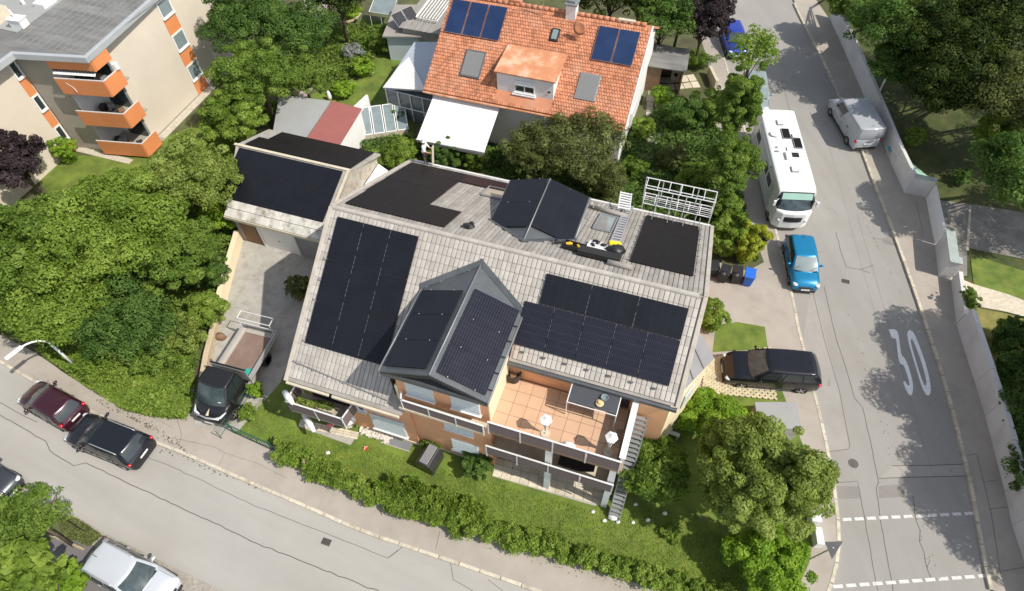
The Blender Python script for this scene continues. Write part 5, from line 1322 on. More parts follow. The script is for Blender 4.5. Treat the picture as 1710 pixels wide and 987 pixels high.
for s_ in (1, -1):
    mb = MB(); mb.prism([(hx - .85, s_ * .95), (hx - .85, s_ * 1.09), (hx - .3, s_ * 1.02), (hx - .3, s_ * .92)], 1.35, 2.35); mb.build('cab_window', G['cglass'], mh)
    mb = MB(); mb.blob((hx - .02, s_ * .80, 1.0), (.16, .16, .14), 8, 6); mb.build('headlight', G['hl'], mh, smooth=True)
    mb = MB(); mb.box((hx - .35, s_ * 1.28, 2.05), (.12, .16, .36)); mb.tube([(hx - .5, s_ * 1.05, 2.3), (hx - .35, s_ * 1.25, 2.2)], .03, 6); mb.build('mirror', mwhite, mh, bevel=.03)
    mb = MB(); mb.box((-.3, s_ * (w_ + .004), .68), (6.4, .02, .55)); mb.build('side_skirt', mgrey, mh)
    mb = MB(); mb.box((-.6, s_ * (w_ + .003), 1.15), (5.6, .015, .06)); mb.build('side_stripe', G['anthl'], mh)
    for xw, lw in ((1.55, .9), (.45, .75), (-2.6, 1.0)):
        mb = MB(); mb.box((xw, s_ * (w_ + .008), 1.75), (lw, .03, .55)); mb.build('side_window', G['cglass'], mh, bevel=.01)
mb = MB(); mb.tube([(-2.9, -w_ - .02, 2.52), (1.2, -w_ - .02, 2.52)], .075, 8); mb.build('awning_cassette', mgrey, mh)
mb = MB(); mb.box((2.4, -w_ - .008, 1.3), (.7, .02, 1.75)); mb.build('side_door', mgrey, mh, bevel=.01)
wheels(mh, (hx - .95, -hx + 1.7, -hx + 2.55), w_ - .12, .34, .22)
for x, y, sx, sy in ((-2.75, -.1, .5, .42), (-1.4, .62, .42, .42), (1.75, .05, .50, .45)):
    mb = MB(); mb.box((x, y, HM + .05), (sx, sy, .09)); o = mb.build('skylight', G['anthl'], mh, bevel=.02); mb = MB(); mb.box((x, y, HM + .105), (sx - .10, sy - .10, .03)); mb.build('skylight_dome', G['wplas'], o, bevel=.01)
pm = panel_mesh(.98, .50, G['pvd'], G['wmetal'])
for x, y in ((-1.65, .1), (-.75, .68)): inst('solar_panel', pm, mh, (x, y, HM + .09), None)
mb = MB(); mb.box((.55, .12, HM + .10), (.72, .85, .16)); o = mb.build('air_conditioner', G['wplas'], mh, bevel=.04); mb = MB(); mb.box((.55, .28, HM + .185), (.42, .42, .03)); mb.build('vent_grille', G['black'], o)
mb = MB(); mb.tube([(-1.6, -.72, HM + .05), (-1.2, -.45, HM + .15), (-.95, -.42, HM + .12)], .02, 5); mb.lathe([(.05, 0), (.3, .04), (.31, .05), (.05, .02)], (-1.55, -.6, HM + .08), 14); mb.build('satellite_dish', G['wplas'], mh)
mb = MB(); mb.box((-.15, -.1, HM + .045), (.32, .05, .05)); mb.box((.1, -.75, HM + .05), (.1, .22, .05)); mb.box((-.3, -.7, HM + .05), (.12, .1, .05)); mb.build('roof_fitting', G['anthl'], mh)

# ---- flatbed tipper truck
Ar = P(432, 560, 1.0); Bf = P(345, 700, 1.0); d = Bf - Ar; rz = math.atan2(d[1], d[0]); Lt = np.linalg.norm(d)
cab_c = Bf
tk = thing('flatbed_truck', 'black cab flatbed truck with an empty brown load bed on the driveway', 'truck', (Bf[0], Bf[1], 0.137), rz)
# origin at the nose; x backwards negative
tblk = paint('truck_black', (0.012, 0.012, 0.014), .35, .1)
st = [(-.02, .62, .60), (-.12, .84, .80), (-.45, .95, 1.10), (-.75, .98, 1.22), (-1.2, 1.0, 1.30), (-1.8, 1.0, 1.32), (-2.25, 1.0, 1.32), (-2.38, .98, 1.25)]
car_body(tk, st, 1.92, tblk, .33, (-.82,))
cabin(tk, (-.72, -2.34), (-1.35, -2.25), (1.24, 1.30), 2.12, 1.82, 1.56, tblk, G['cglass'], doors=(.55,), rear_b=.02, crown=.06)
mb = MB()
for y in np.arange(-.62, .63, .155): mb.box((-1.80, y, 2.175), (.84, .035, .03))
mb.build('roof_rib', G['black'], tk, bevel=.008)
mb = MB(); mb.tube([(-.10, -.7, .98), (-.02, 0, .95), (-.10, .7, .98)], .05, 6); mb.build('bumper_trim', G['alu'], tk, smooth=True)
mb = MB(); mb.slab([(-.12, .08, 1.02), (-.12, -.08, 1.02), (-.45, 0, 1.16)], .02); mb.build('bonnet_badge', G['slab'], tk)
strip_box(tk, 'grille', G['black'], ((-.02, 0, .72), (.08, 1.2, .22)), bevel=.03); strip_box(tk, 'number_plate', G['plate'], ((.03, 0, .48), (.02, .5, .11)))
for s_ in (1, -1):
    mb = MB(); mb.tube([(-.12, s_ * .45, .97), (-.20, s_ * .72, 1.0), (-.52, s_ * .88, 1.06)], [.03, .07, .03], 8); mb.build('headlight', G['hl'], tk, smooth=True)
    mb = MB(); mb.box((-1.0, s_ * 1.15, 1.45), (.12, .2, .28)); mb.tube([(-1.05, s_ * .9, 1.35), (-1.0, s_ * 1.1, 1.4)], .03, 6); mb.build('mirror', G['black'], tk, bevel=.03)
    mb = MB(); mb.tube([(-.62, s_ * .5 - .3, 1.32), (-.85, s_ * .45 + .15, 1.45)], .012, 4); mb.build('wiper', G['black'], tk)
strip_box(tk, 'dashboard_item', G['red'], ((-.86, .35, 1.50), (.12, .18, .04)))
strip_box(tk, 'dashboard_item', G['wplas'], ((-.82, .52, 1.48), (.14, .16, .02)))
wheels(tk, (-.82,), .86, .33, .22); wheels(tk, (-4.15,), .86, .36, .28)
TB0, TB1, TWD = -2.62, -5.55, 1.02
mb = MB(); mb.bb(TB1, TB0, -TWD + .1, TWD - .1, .60, .78); mb.build('chassis', G['black'], tk)
mb = MB(); mb.bb(TB1 + .03, TB0 - .03, -TWD + .03, TWD - .03, .80, .87); mb.build('bed_floor', mat('rusty_bed_floor', (0.215, 0.145, 0.115), .8, .12, 1.5, dirt=(.30, .24, .2), dscale=1.2, damt=.4), tk)
for nm, b in (('drop_side', (TB1, TB0, TWD - .03, TWD + .01, .80, 1.20)), ('drop_side', (TB1, TB0, -TWD - .01, -TWD + .03, .80, 1.20)), ('tailboard', (TB1 - .04, TB1 - .001, -TWD, TWD, .80, 1.20)), ('headboard', (TB0 + .001, TB0 + .05, -TWD, TWD, .80, 1.75))):
    mb = MB(); mb.bb(*b)
    if nm == 'drop_side':
        s_ = 1 if b[2] > 0 else -1
        for k in range(3): mb.bb(b[0], b[1], (b[3] if s_ > 0 else b[2] - .015), (b[3] + .015 if s_ > 0 else b[2]), .86 + k * .12, .90 + k * .12)
    mb.build(nm, G['alu'], tk)
mb = MB(); mb.bb(TB1 + .1, TB0 - .12, TWD - .22, TWD - .035, .88, .94); mb.bb(TB1 + .1, TB0 - .12, -TWD + .035, -TWD + .22, .88, .94); mb.bb(TB1 + .05, TB1 + .35, -TWD + .23, TWD - .23, .88, .93); mb.bb(TB0 - .4, TB0 - .05, -TWD + .23, TWD - .23, .88, .93)
mb.build('bed_edge', mat('dusty_bed_edge', (.40, .37, .33), .8, .08, 3), tk)
mb = MB()
for s_ in (1, -1): mb.tube([(TB1 + .2, s_ * .98, 1.2), (TB1 + .2, s_ * .98, 2.0), (TB1 - .25, s_ * .98, 2.05)], .025, 6)
mb.tube([(TB1 + .2, -.98, 2.0), (TB1 + .2, .98, 2.0)], .025, 6); mb.tube([(TB1 + .2, -.98, 1.6), (TB1 + .2, .98, 1.6)], .02, 6); mb.tube([(TB1 - .25, -.98, 2.05), (TB1 - .25, .98, 2.05)], .02, 6)
mb.build('ladder_frame', G['wmetal'], tk)
mb = MB(); mb.tube([(TB0 - .02, -1.0, 1.8), (TB0 - .02, 1.0, 1.8)], .05, 6); mb.build('headboard_bar', G['black'], tk)
c_ = np.array([TB0 - .28, TWD - .35, .90])
tt_ = Matrix.Rotation(rz, 3, 'Z') @ Vector(c_) + Vector((Bf[0], Bf[1], .137))
mb = MB(); mb.slab([(-.25, -.12, .10), (.25, -.16, .16), (.28, .12, .22), (-.22, .15, .12)], .06); o = mb.build('plastic_sack', G['teal'], None, bevel=.02); o.location = tt_; o.rotation_euler = (0, 0, rz + .2); tag(o, 'crumpled teal sack lying in the corner of the flatbed', 'sack')
# ================================================================== VEGETATION
LM = {}
LM['bright'] = leafmat('leaf_bright', (0.075, 0.125, 0.016), (0.17, 0.245, 0.034), (0.29, 0.365, 0.075), tr=.4)
LM['mid'] = leafmat('leaf_mid', (0.055, 0.098, 0.014), (0.13, 0.20, 0.030), (0.23, 0.30, 0.06), tr=.4)
LM['deep'] = leafmat('leaf_deep', (0.030, 0.064, 0.013), (0.075, 0.135, 0.025), (0.15, 0.22, 0.05), tr=.35)
LM['dark'] = leafmat('leaf_dark', (0.014, 0.028, 0.005), (0.040, 0.068, 0.010), (0.110, 0.140, 0.022))
LM['olive'] = leafmat('leaf_olive', (0.050, 0.062, 0.016), (0.11, 0.128, 0.036), (0.22, 0.235, 0.085), tr=.35)
LM['lime'] = leafmat('leaf_lime', (0.085, 0.16, 0.012), (0.19, 0.30, 0.026), (0.33, 0.43, 0.06), tr=.4)
LM['pale'] = leafmat('leaf_pale', (0.08, 0.115, 0.022), (0.20, 0.255, 0.048), (0.32, 0.37, 0.105), tr=.4)
LM['gold'] = leafmat('leaf_gold', (0.15, 0.19, 0.012), (0.28, 0.31, 0.025), (0.40, 0.42, 0.05))
LM['plum'] = leafmat('leaf_plum', (0.022, 0.014, 0.016), (0.050, 0.034, 0.036), (0.10, 0.075, 0.075))
LM['grey'] = leafmat('leaf_grey', (0.10, 0.11, 0.10), (0.22, 0.23, 0.22), (0.42, 0.42, 0.42))

def leaf_mesh(name, lobes, n, size, m, up=0.35, long=1.5, inner=0.62, jitter=0.9, spike=0.0):
    """leaves as bent quads spread over a set of lobes (centre, radii)"""
    if n > 2000 and size < .2: n = int(n * 2.1); size *= .64
    C = np.array([l[0] for l in lobes], float); Rr = np.array([l[1] if hasattr(l[1], '__len__') else (l[1],) * 3 for l in lobes], float)
    wgt = (Rr[:, 0] * Rr[:, 1] + Rr[:, 0] * Rr[:, 2] * 2) ; wgt /= wgt.sum()
    idx = rng.choice(len(lobes), n, p=wgt)
    d = rng.normal(size=(n, 3)); d[:, 2] += up * 1.1; d /= np.linalg.norm(d, axis=1)[:, None]
    rad = inner + (1.06 - inner) * rng.random(n) ** 0.55
    pos = C[idx] + d * Rr[idx] * rad[:, None]
    nr = d + rng.normal(size=(n, 3)) * jitter * .5; nr[:, 2] += .35; nr /= np.linalg.norm(nr, axis=1)[:, None]
    t = np.cross(nr, rng.normal(size=(n, 3)))
    if spike: t = t * (1 - spike) + d * spike * np.linalg.norm(t, axis=1)[:, None]
    t /= np.linalg.norm(t, axis=1)[:, None]; b = np.cross(nr, t); b /= np.linalg.norm(b, axis=1)[:, None] + 1e-9
    s_ = size * (0.6 + 0.8 * rng.random(n))[:, None]
    a0 = pos - t * s_ * .5 * long; a2 = pos + t * s_ * .5 * long - nr * s_ * .22; a1 = pos + b * s_ * .42 + nr * s_ * .08; a3 = pos - b * s_ * .42 + nr * s_ * .08
    V = np.stack([a0, a1, a2, a3], 1).reshape(-1, 3)
    keep = V[:, 2].reshape(-1, 4).min(1) > 0.0
    V = V.reshape(-1, 4, 3)[keep].reshape(-1, 3); k = len(V) // 4
    lt = rng.random(len(lobes)); tint = np.clip(lt[idx] * .5 + rng.random(n) * .5, 0, 1)[keep]
    me = bpy.data.meshes.new(name); me.vertices.add(k * 4); me.vertices.foreach_set('co', V.ravel())
    me.loops.add(k * 4); me.loops.foreach_set('vertex_index', np.arange(k * 4)); me.polygons.add(k)
    me.polygons.foreach_set('loop_start', np.arange(k) * 4); me.polygons.foreach_set('loop_total', np.full(k, 4))
    me.materials.append(m); at = me.attributes.new('tint', 'FLOAT', 'FACE'); at.data.foreach_set('value', tint.astype(np.float32))
    me.update(calc_edges=True); return me

def crown_lobes(r, h, k, lr=.30, base=0.0, flat=False):
    out = []; k = int(k * 1.7); p1, p2 = random.random() * 6, random.random() * 6
    for i in range(k):
        z = 1 - 2 * (i + .5) / k; z = z * .5 + .42 if not flat else z * .35 + .5
        z = max(-.55, z); ph = i * 2.39996 + random.uniform(-.3, .3)
        q = math.sqrt(max(0, 1 - min(1, abs(z)) ** 2)); rr_ = random.uniform(.55, .95) * (1 + .16 * math.sin(3 * ph + p1) + .10 * math.sin(5 * ph + p2))
        c = (math.cos(ph) * q * r * rr_, math.sin(ph) * q * r * rr_, h * z * rr_)
        s_ = r * lr * random.uniform(.5, 1.35) * .82; out.append((c, (s_, s_, s_ * random.uniform(.45, .7))))
    for i in range(k // 4):
        ph = random.random() * 6.283; z = random.uniform(-.2, .9); q = math.sqrt(1 - z * z); f = random.uniform(.95, 1.06); s_ = r * random.uniform(.06, .13)
        out.append(((math.cos(ph) * q * r * f, math.sin(ph) * q * r * f, h * z * f), (s_ * 1.3, s_ * 1.3, s_ * .8)))
    out.append(((0, 0, 0), (r * .5, r * .5, h * .5)))
    return out
TREES = []
def tree(name, label, px, zc, r, h, kind='mid', n=7000, size=.16, lobes=34, cat='tree', group=None, trunk=True, lr=.30, long=1.5, spike=0.0, up=.35, tk_r=None, ground=.13, stretch=(1, 1), rz=0.0, inner=.62, base=None):
    "crown centre seen at photo position px at height zc; r horizontal radius, h vertical radius"
    c = P(px[0], px[1], zc) if px is not None else np.array([base[0], base[1], zc])
    B0 = c if base is None else np.array([base[0], base[1], 0]); ox, oy = c[0] - B0[0], c[1] - B0[1]
    root = thing(name, label, cat, (B0[0], B0[1], ground), rz, group)
    L = [((a[0] * stretch[0] + ox, a[1] * stretch[1] + oy, a[2] + zc - ground), b) for a, b in crown_lobes(r, h, lobes, lr)]
    me = leaf_mesh('crown', L, n, size, LM[kind], up, long, inner, spike=spike)
    o = bpy.data.objects.new('crown', me); COL.objects.link(o); o.parent = root
    tr = tk_r or max(.04, r * .06)
    mb = MB(); mb.tube([(0, 0, 0), (.05 * r + ox * .25, .02 * r + oy * .25, (zc - ground) * .5), (ox, oy + .03 * r, zc - ground + h * .3)], [tr, tr * .75, tr * .3], 7)
    mb.build('trunk', G['bark'], root, smooth=True)
    mb = MB()
    for k in range(7):
        a, b = L[random.randrange(len(L) - 1)]; z0 = (zc - ground) * random.uniform(.35, .8)
        f0 = min(1, z0 / max(.1, zc)) ** 2; mb.tube([(ox * f0, oy * f0, z0), ((a[0] + ox) * .5, (a[1] + oy) * .5, (z0 + a[2]) / 2 + .1), a], [tr * .45, tr * .3, tr * .12], 5)
    mb.build('branch', G['bark'], root, smooth=True)
    return root
def bush(name, label, px, r, h, kind='mid', n=2500, size=.12, lobes=16, cat='shrub', group=None, zc=None, stretch=(1, 1), rz=0.0, long=1.5, spike=0.0, ground=.13, up=.4, lr=.34, inner=.55):
    zc = h * .62 + .05 if zc is None else zc
    c = P(px[0], px[1], zc); root = thing(name, label, cat, (c[0], c[1], ground), rz, group); lr = lr * .9
    L = [((a[0] * stretch[0], a[1] * stretch[1], max(.08, a[2] + zc - ground)), b) for a, b in crown_lobes(r, h * .6, lobes, lr)]
    L.append(((0, 0, zc * .45), (r * .6 * stretch[0], r * .6 * stretch[1], zc * .5)))
    me = leaf_mesh('foliage', L, n, size, LM[kind], up, long, inner, spike=spike)
    o = bpy.data.objects.new('foliage', me); COL.objects.link(o); o.parent = root
    mb = MB()
    for k in range(5):
        a = L[random.randrange(len(L))][0]; mb.tube([(0, 0, 0), (a[0] * .5, a[1] * .5, a[2] * .6), a], [.03, .02, .008], 4)
    mb.build('stem', G['bark'], root)
    return root
def hedge(name, label, line, wd, h, kind, n, size=.10, long=1.6, spike=.2, z0=.13, jit=.12, cat='hedge', lump=.8):
    pts = resample(pxs(line, h * .5), .15); c0 = sum(pts) / len(pts)
    root = thing(name, label, cat, (c0[0], c0[1], z0)); L = []
    for i, p in enumerate(pts):
        q = p - c0
        for k in range(3):
            L.append(((q[0] + random.uniform(-wd, wd) * .40, q[1] + random.uniform(-wd, wd) * .40, h * random.uniform(.3, .78)), (wd * .25 * random.uniform(.5, 1.3), wd * .25 * random.uniform(.5, 1.3), h * .26 * random.uniform(.6, 1.4))))
    me = leaf_mesh('foliage', L, n, size, LM[kind], .5, long, .35, spike=spike)
    o = bpy.data.objects.new('foliage', me); COL.objects.link(o); o.parent = root
    mb = MB()
    for p in pts[::5]: q = p - c0; mb.tube([(q[0], q[1], 0), (q[0] + .05, q[1], h * .6)], .02, 4)
    mb.build('stem', G['bark'], root)
    return root
# --- west bank
tree('maple_tree', 'broad bright green tree with clumped crown left of the driveway', (190, 395), 4.6, 3.6, 2.6, 'bright', 22000, .17, 60, lr=.26)
tree('maple_tree', 'round tree crown at the left edge below the plum tree', (60, 430), 4.3, 3.2, 2.6, 'mid', 18000, .17, 55, lr=.26)
tree('maple_tree', 'lower clump of leafy tree crown above the street lamp', (110, 510), 3.2, 2.6, 2.0, 'bright', 12000, .16, 45, lr=.28)
tree('broadleaf_tree', 'green tree between the apartment lawn and the garage gable', (320, 300), 4.0, 2.6, 2.2, 'pale', 13000, .15, 50, lr=.24)
tree('broadleaf_tree', 'deep green tree beside the bank wall of the driveway', (295, 430), 3.4, 2.2, 2.2, 'mid', 12000, .15, 45, lr=.26)
tree('broadleaf_tree', 'shaded green tree below the clumped maple', (215, 540), 2.4, 2.3, 1.8, 'deep', 9000, .15, 40)
tree('broadleaf_tree', 'light green tree below the lawn of the apartment block', (240, 330), 2.8, 2.1, 1.6, 'bright', 11000, .15, 45, lr=.24)
tree('broadleaf_tree', 'tall green tree touching the corner of the apartment wall', (395, 205), 3.4, 2.0, 2.2, 'bright', 13000, .15, 48, lr=.24)
tree('broadleaf_tree', 'dense green tree above the grey shed', (430, 135), 4.4, 2.5, 2.6, 'mid', 13000, .15, 48, lr=.24)
tree('broadleaf_tree', 'dark green tree at the top beside the apartment wall', (420, 45), 4.8, 3.0, 3.0, 'deep', 13000, .16, 48, lr=.26)
tree('broadleaf_tree', 'deep green tree over the garden path near the top edge', (500, 60), 4.2, 2.5, 2.6, 'deep', 10000, .16, 42)
tree('broadleaf_tree', 'dark tree at the top edge left of the garden hut', (560, -10), 4.5, 2.8, 2.8, 'dark', 9000, .17, 42)
tree('broadleaf_tree', 'narrow green tree between shed roof and garden lawn', (505, 130), 3.2, 1.6, 1.9, 'mid', 6000, .14, 34)
tree('plum_tree', 'purple leaved plum tree at the left edge in front of the apartment block', (25, 275), 3.0, 2.0, 1.9, 'plum', 9000, .16, 40, lr=.28)
bush('shrub', 'small fresh green shrub at the corner of the apartment block', (108, 252), .85, 1.7, 'lime', 2600, .11)
for i, (x, y, r, h, k, lb) in enumerate([
    (345, 520, 1.1, 1.8, 'bright', 'leafy shrub on the bank beside the cream driveway wall'),
    (350, 455, 1.2, 2.0, 'deep', 'dark green shrub on the bank beside the garage'),
    (375, 355, 1.3, 2.2, 'lime', 'light green shrub in front of the garage gable'),
    (360, 255, 1.5, 2.0, 'bright', 'rounded shrub left of the garage roof'),
    (300, 560, 1.3, 1.8, 'pale', 'pale green shrub above the truck cab'),
    (255, 590, 1.5, 1.5, 'mid', 'mid green shrub in the middle of the bank'),
    (180, 590, 1.6, 1.5, 'bright', 'bright shrub on the bank above the burgundy car'),
    (40, 525, 1.2, 1.3, 'mid', 'shrub behind the bent street lamp'),
    (10, 520, 1.5, 1.5, 'deep', 'dark shrub at the left edge by the pavement'),
    (450, 190, 1.0, 1.6, 'bright', 'shrub against the edge of the grey shed'),
    (300, 262, 1.0, 1.4, 'bright', 'shrub at the foot of the apartment balconies'),
    (150, 335, 1.2, 1.3, 'lime', 'light shrub below the apartment lawn')]):
    bush('shrub', lb, (x, y), r, h, k, 4200, .12, 20)
# ground cover on the bank
def cover(name, label, poly, n, size, kind, hmax=.35, z0=.13, long=2.0):
    pts = np.array(pxs(poly)); lo = pts.min(0); hi = pts.max(0); out = []
    def inside(P_):
        x, y = P_[:, 0], P_[:, 1]; c = np.zeros(len(P_), bool); j = len(pts) - 1
        for i in range(len(pts)):
            a, b = pts[i], pts[j]; k = ((a[1] > y) != (b[1] > y)) & (x < (b[0] - a[0]) * (y - a[1]) / (b[1] - a[1] + 1e-12) + a[0]); c ^= k; j = i
        return c
    Q_ = lo + rng.random((n * 3, 2)) * (hi - lo); Q_ = Q_[inside(Q_)][:n]; k = len(Q_)
    hh = z0 + hmax * (0.5 + .5 * np.sin(Q_[:, 0] * 1.7) * np.cos(Q_[:, 1] * 2.1)) * rng.random(k) ** .5 + .02
    pos = np.column_stack([Q_, hh]); nr = rng.normal(size=(k, 3)) * .55 + [0, 0, 1]; nr /= np.linalg.norm(nr, axis=1)[:, None]
    t = np.cross(nr, rng.normal(size=(k, 3))); t /= np.linalg.norm(t, axis=1)[:, None]; b = np.cross(nr, t); s_ = size * (.6 + .8 * rng.random(k))[:, None]
    V = np.stack([pos - t * s_ * .5 * long, pos + b * s_ * .4, pos + t * s_ * .5 * long, pos - b * s_ * .4], 1).reshape(-1, 3)
    me = bpy.data.meshes.new(name); me.vertices.add(k * 4); me.vertices.foreach_set('co', V.ravel()); me.loops.add(k * 4); me.loops.foreach_set('vertex_index', np.arange(k * 4)); me.polygons.add(k)
    me.polygons.foreach_set('loop_start', np.arange(k) * 4); me.polygons.foreach_set('loop_total', np.full(k, 4)); me.materials.append(LM[kind])
    at = me.attributes.new('tint', 'FLOAT', 'FACE'); at.data.foreach_set('value', rng.random(k).astype(np.float32)); me.update(calc_edges=True)
    o = bpy.data.objects.new(name, me); COL.objects.link(o); o['kind'] = 'stuff'; tag(o, label, 'ground cover'); return o
cover('ground_cover', 'low bright green ground cover spilling over the pavement beside the truck', [(70, 592), (150, 560), (250, 590), (318, 560), (330, 640), (316, 706), (262, 700), (215, 690), (150, 650), (110, 622)], 30000, .085, 'bright', .75)
cover('ground_cover', 'green undergrowth between the trees on the bank', [(-100, 380), (90, 330), (300, 280), (440, 200), (520, 90), (400, 260), (400, 400), (360, 520), (325, 640), (150, 600), (0, 560), (-200, 500)], 30000, .14, 'mid', .8)
cover('ground_cover', 'garden plants growing around the lawn of the north garden', [(520, 60), (640, 40), (700, 70), (690, 90), (640, 88), (600, 128), (540, 160), (500, 130)], 9000, .13, 'mid', .7)
cover('undergrowth', 'leafy undergrowth in the garden behind the solar house', [(600, 240), (700, 230), (1045, 235), (1120, 160), (1200, 220), (1240, 340), (1265, 440), (1190, 400), (1000, 350), (800, 290), (640, 300)], 26000, .14, 'deep', .6)
G['stalk'] = G['twig']
bush('shrub', 'loose yellow green shrub in the garden bed above the lawn', (585, 20), .9, 1.4, 'lime', 2000, .13)
bush('shrub', 'silvery leaved shrub beside the garden lawn', (588, 85), .8, 1.1, 'grey', 2200, .10)
bush('shrub', 'green shrub left of the white garden hut', (640, 70), 1.1, 1.4, 'mid', 3200, .13)
bush('shrub', 'large leaved vegetable patch on the garden lawn', (605, 115), .9, 1.0, 'lime', 1800, .18)
bush('shrub', 'leafy plants behind the maroon shed roof', (575, 150), .9, .9, 'lime', 1800, .16)
bush('shrub', 'dark rounded shrub at the corner of the conservatory', (680, 78), .55, .9, 'dark', 1500, .09)
bush('hedge_block', 'dense green hedge between the garden hut and the red tiled house', (712, 50), 1.2, 1.6, 'bright', 4200, .11, cat='hedge')
bush('shrub', 'potted plants beside the cold frame and the conservatory', (665, 190), .8, .9, 'mid', 1800, .12)
bush('shrub', 'bright shrub between garage and white awning', (665, 262), 1.5, 2.2, 'bright', 5500, .12)
bush('shrub', 'shrub growing over the side wall of the garage', (608, 290), .7, 1.6, 'mid', 1500, .12)
bush('shrub', 'dark green shrub behind the person on the roof', (745, 262), 1.1, 2.4, 'deep', 3500, .12)
bush('shrub', 'deep green shrub under the edge of the white awning', (790, 262), 1.0, 2.0, 'mid', 5000, .12)
tree('olive_tree', 'wide thin leaved olive green tree between the two houses', (965, 245), 3.4, 2.9, 1.9, 'olive', 7500, .11, 90, lr=.17, long=2.4)
tree('olive_tree', 'smaller olive green tree beside the white dormer house wall', (890, 255), 3.0, 2.0, 1.6, 'olive', 3800, .11, 60, lr=.18, long=2.4)
tree('broadleaf_tree', 'dark green tree behind the back dormer of the solar house', (1010, 305), 1.6, 1.5, 1.3, 'olive', 5000, .11, 30, long=2.2)
# --- north east gardens
tree('broadleaf_tree', 'dark green tree at the top edge behind the red tiled house', (1020, -15), 4.5, 2.8, 2.6, 'dark', 9000, .17, 40)
tree('broadleaf_tree', 'green tree right behind the ridge of the red tiled house', (1105, 30), 4.2, 2.3, 2.4, 'deep', 9000, .16, 40)
tree('copper_tree', 'dark copper leaved tree beside the parked blue car', (1175, 38), 4.0, 2.0, 2.5, 'plum', 12000, .15, 45, lr=.26)
tree('broadleaf_tree', 'green tree left of the copper tree', (1140, 5), 4.2, 2.2, 2.3, 'mid', 8000, .16, 38)
bush('hedge_block', 'clipped green hedge end beside the small garden gate', (1165, 100), 1.1, 1.2, 'mid', 4500, .08, cat='hedge', stretch=(1.3, .7))
bush('shrub', 'bright shrub by the path east of the red tiled house', (1105, 160), .8, 1.4, 'lime', 2600, .11)
bush('shrub', 'deep green shrub in the middle of the east side garden', (1140, 190), 1.6, 2.0, 'deep', 6000, .12)
bush('shrub', 'green shrub at the foot of the hanging birch', (1190, 180), 1.4, 2.2, 'mid', 5000, .12)
bush('shrub', 'rounded grey green shrub beside the garden path', (1125, 265), 1.1, 1.4, 'olive', 3600, .10)
bush('shrub', 'loose bright shrub near the white scaffold rail', (1160, 300), 1.2, 1.6, 'bright', 4200, .12, long=2.5)
bush('shrub', 'low green shrub between path and olive tree', (1072, 215), .9, 1.3, 'bright', 2400, .12)
bush('shrub', 'green shrub at the end of the garden path', (1060, 280), .8, 1.0, 'mid', 2000, .12)
tree('birch_tree', 'tall hanging birch between garden and motorhome', (1228, 190), 5.2, 1.3, 3.8, 'mid', 12000, .12, 50, lr=.30, long=2.4, up=.1)
tree('birch_tree', 'thin branches of a young birch over the parked cars', (1258, 90), 5.5, 1.5, 1.6, 'bright', 1900, .11, 26, lr=.35, long=2.4)
tree('broadleaf_tree', 'leafy tree beside the pavement and the motorhome', (1218, 285), 3.4, 1.5, 2.4, 'mid', 9000, .13, 42, long=2.0)
bush('shrub', 'large leaved bright shrub behind the black bins', (1215, 395), 1.2, 2.4, 'bright', 3600, .20)
bush('conifer', 'yellow green conifer beside the round mirror post', (1252, 405), 1.0, 2.6, 'gold', 5500, .10, cat='conifer', long=2.4)
bush('shrub', 'shrub between white scaffold rail and yellow conifer', (1205, 345), 1.1, 2.0, 'mid', 3500, .13)
bush('shrub', 'fresh green bush at the east corner of the solar house', (1190, 530), .95, 1.7, 'bright', 3600, .12)
# --- east park trees
for (x, y, zc, r, h, k, n, lb, bx, by) in [
    (1500, 45, 5.0, 3.2, 2.8, 'deep', 13000, 'dark broad tree at the top behind the street lamp', 30.5, 49.5),
    (1500, 112, 3.2, 1.9, 2.0, 'deep', 9000, 'dark tree right behind the top of the grey wall', 31.5, 43.5),
    (1590, 60, 5.6, 3.4, 3.0, 'dark', 12000, 'large shaded tree in the top right park', 36.5, 46.0),
    (1690, 40, 6.0, 3.6, 3.2, 'dark', 12000, 'shaded tree at the top right corner', 42.5, 46.0),
    (1572, 150, 4.0, 2.2, 2.2, 'dark', 10000, 'shaded tree in front of the lamp post mast', 32.5, 41.0),
    (1625, 140, 4.6, 2.8, 2.4, 'dark', 10000, 'dark tree above the shaded lawn', 37.0, 40.5),
    (1700, 170, 5.0, 3.0, 2.6, 'olive', 8000, 'olive tinged dark tree at the right edge', 41.0, 37.5),
    (1425, 15, 3.0, 1.8, 1.8, 'mid', 8000, 'green tree at the top end of the grey wall', 27.5, 53.5),
    (1700, 290, 4.6, 2.4, 2.2, 'deep', 9000, 'tree overhanging the right edge above the drive', 37.0, 30.0),
    (1665, 235, 2.5, 1.5, 1.6, 'bright', 3600, 'small bright tree at the edge of the dark park', 35.5, 35.5)]:
    tree('park_tree', lb, (x, y), zc, r, h, k, n, .17, 44, base=(bx, by), ground=.05)
for (X, Y, zc, r, h, lb) in [(39.0, 30.0, 6.5, 3.4, 3.0, 'park tree just beyond the right edge shading the lawn'), (36.2, 24.2, 6.5, 3.0, 2.6, 'second park tree beyond the right edge shading the drive'), (44, 32, 7.5, 4, 3.4, 'tall park tree far beyond the right edge')]:
    tree('park_tree', lb, None, zc, r, h, 'mid', 7000, .17, 40, base=(X, Y), ground=.05)
bush('shrub', 'round light green shrub on the shaded park lawn', (1528, 228), .75, 1.1, 'bright', 2400, .11, ground=.05)
bush('shrub', 'small dark shrub alone on the shaded park lawn', (1605, 296), .6, .8, 'deep', 1400, .10, ground=.05)
bush('hedge_block', 'small clipped hedge behind the grey garden wall', (1616, 502), .55, 1.4, 'mid', 3200, .07, cat='hedge', stretch=(.6, 1.4), ground=.05)
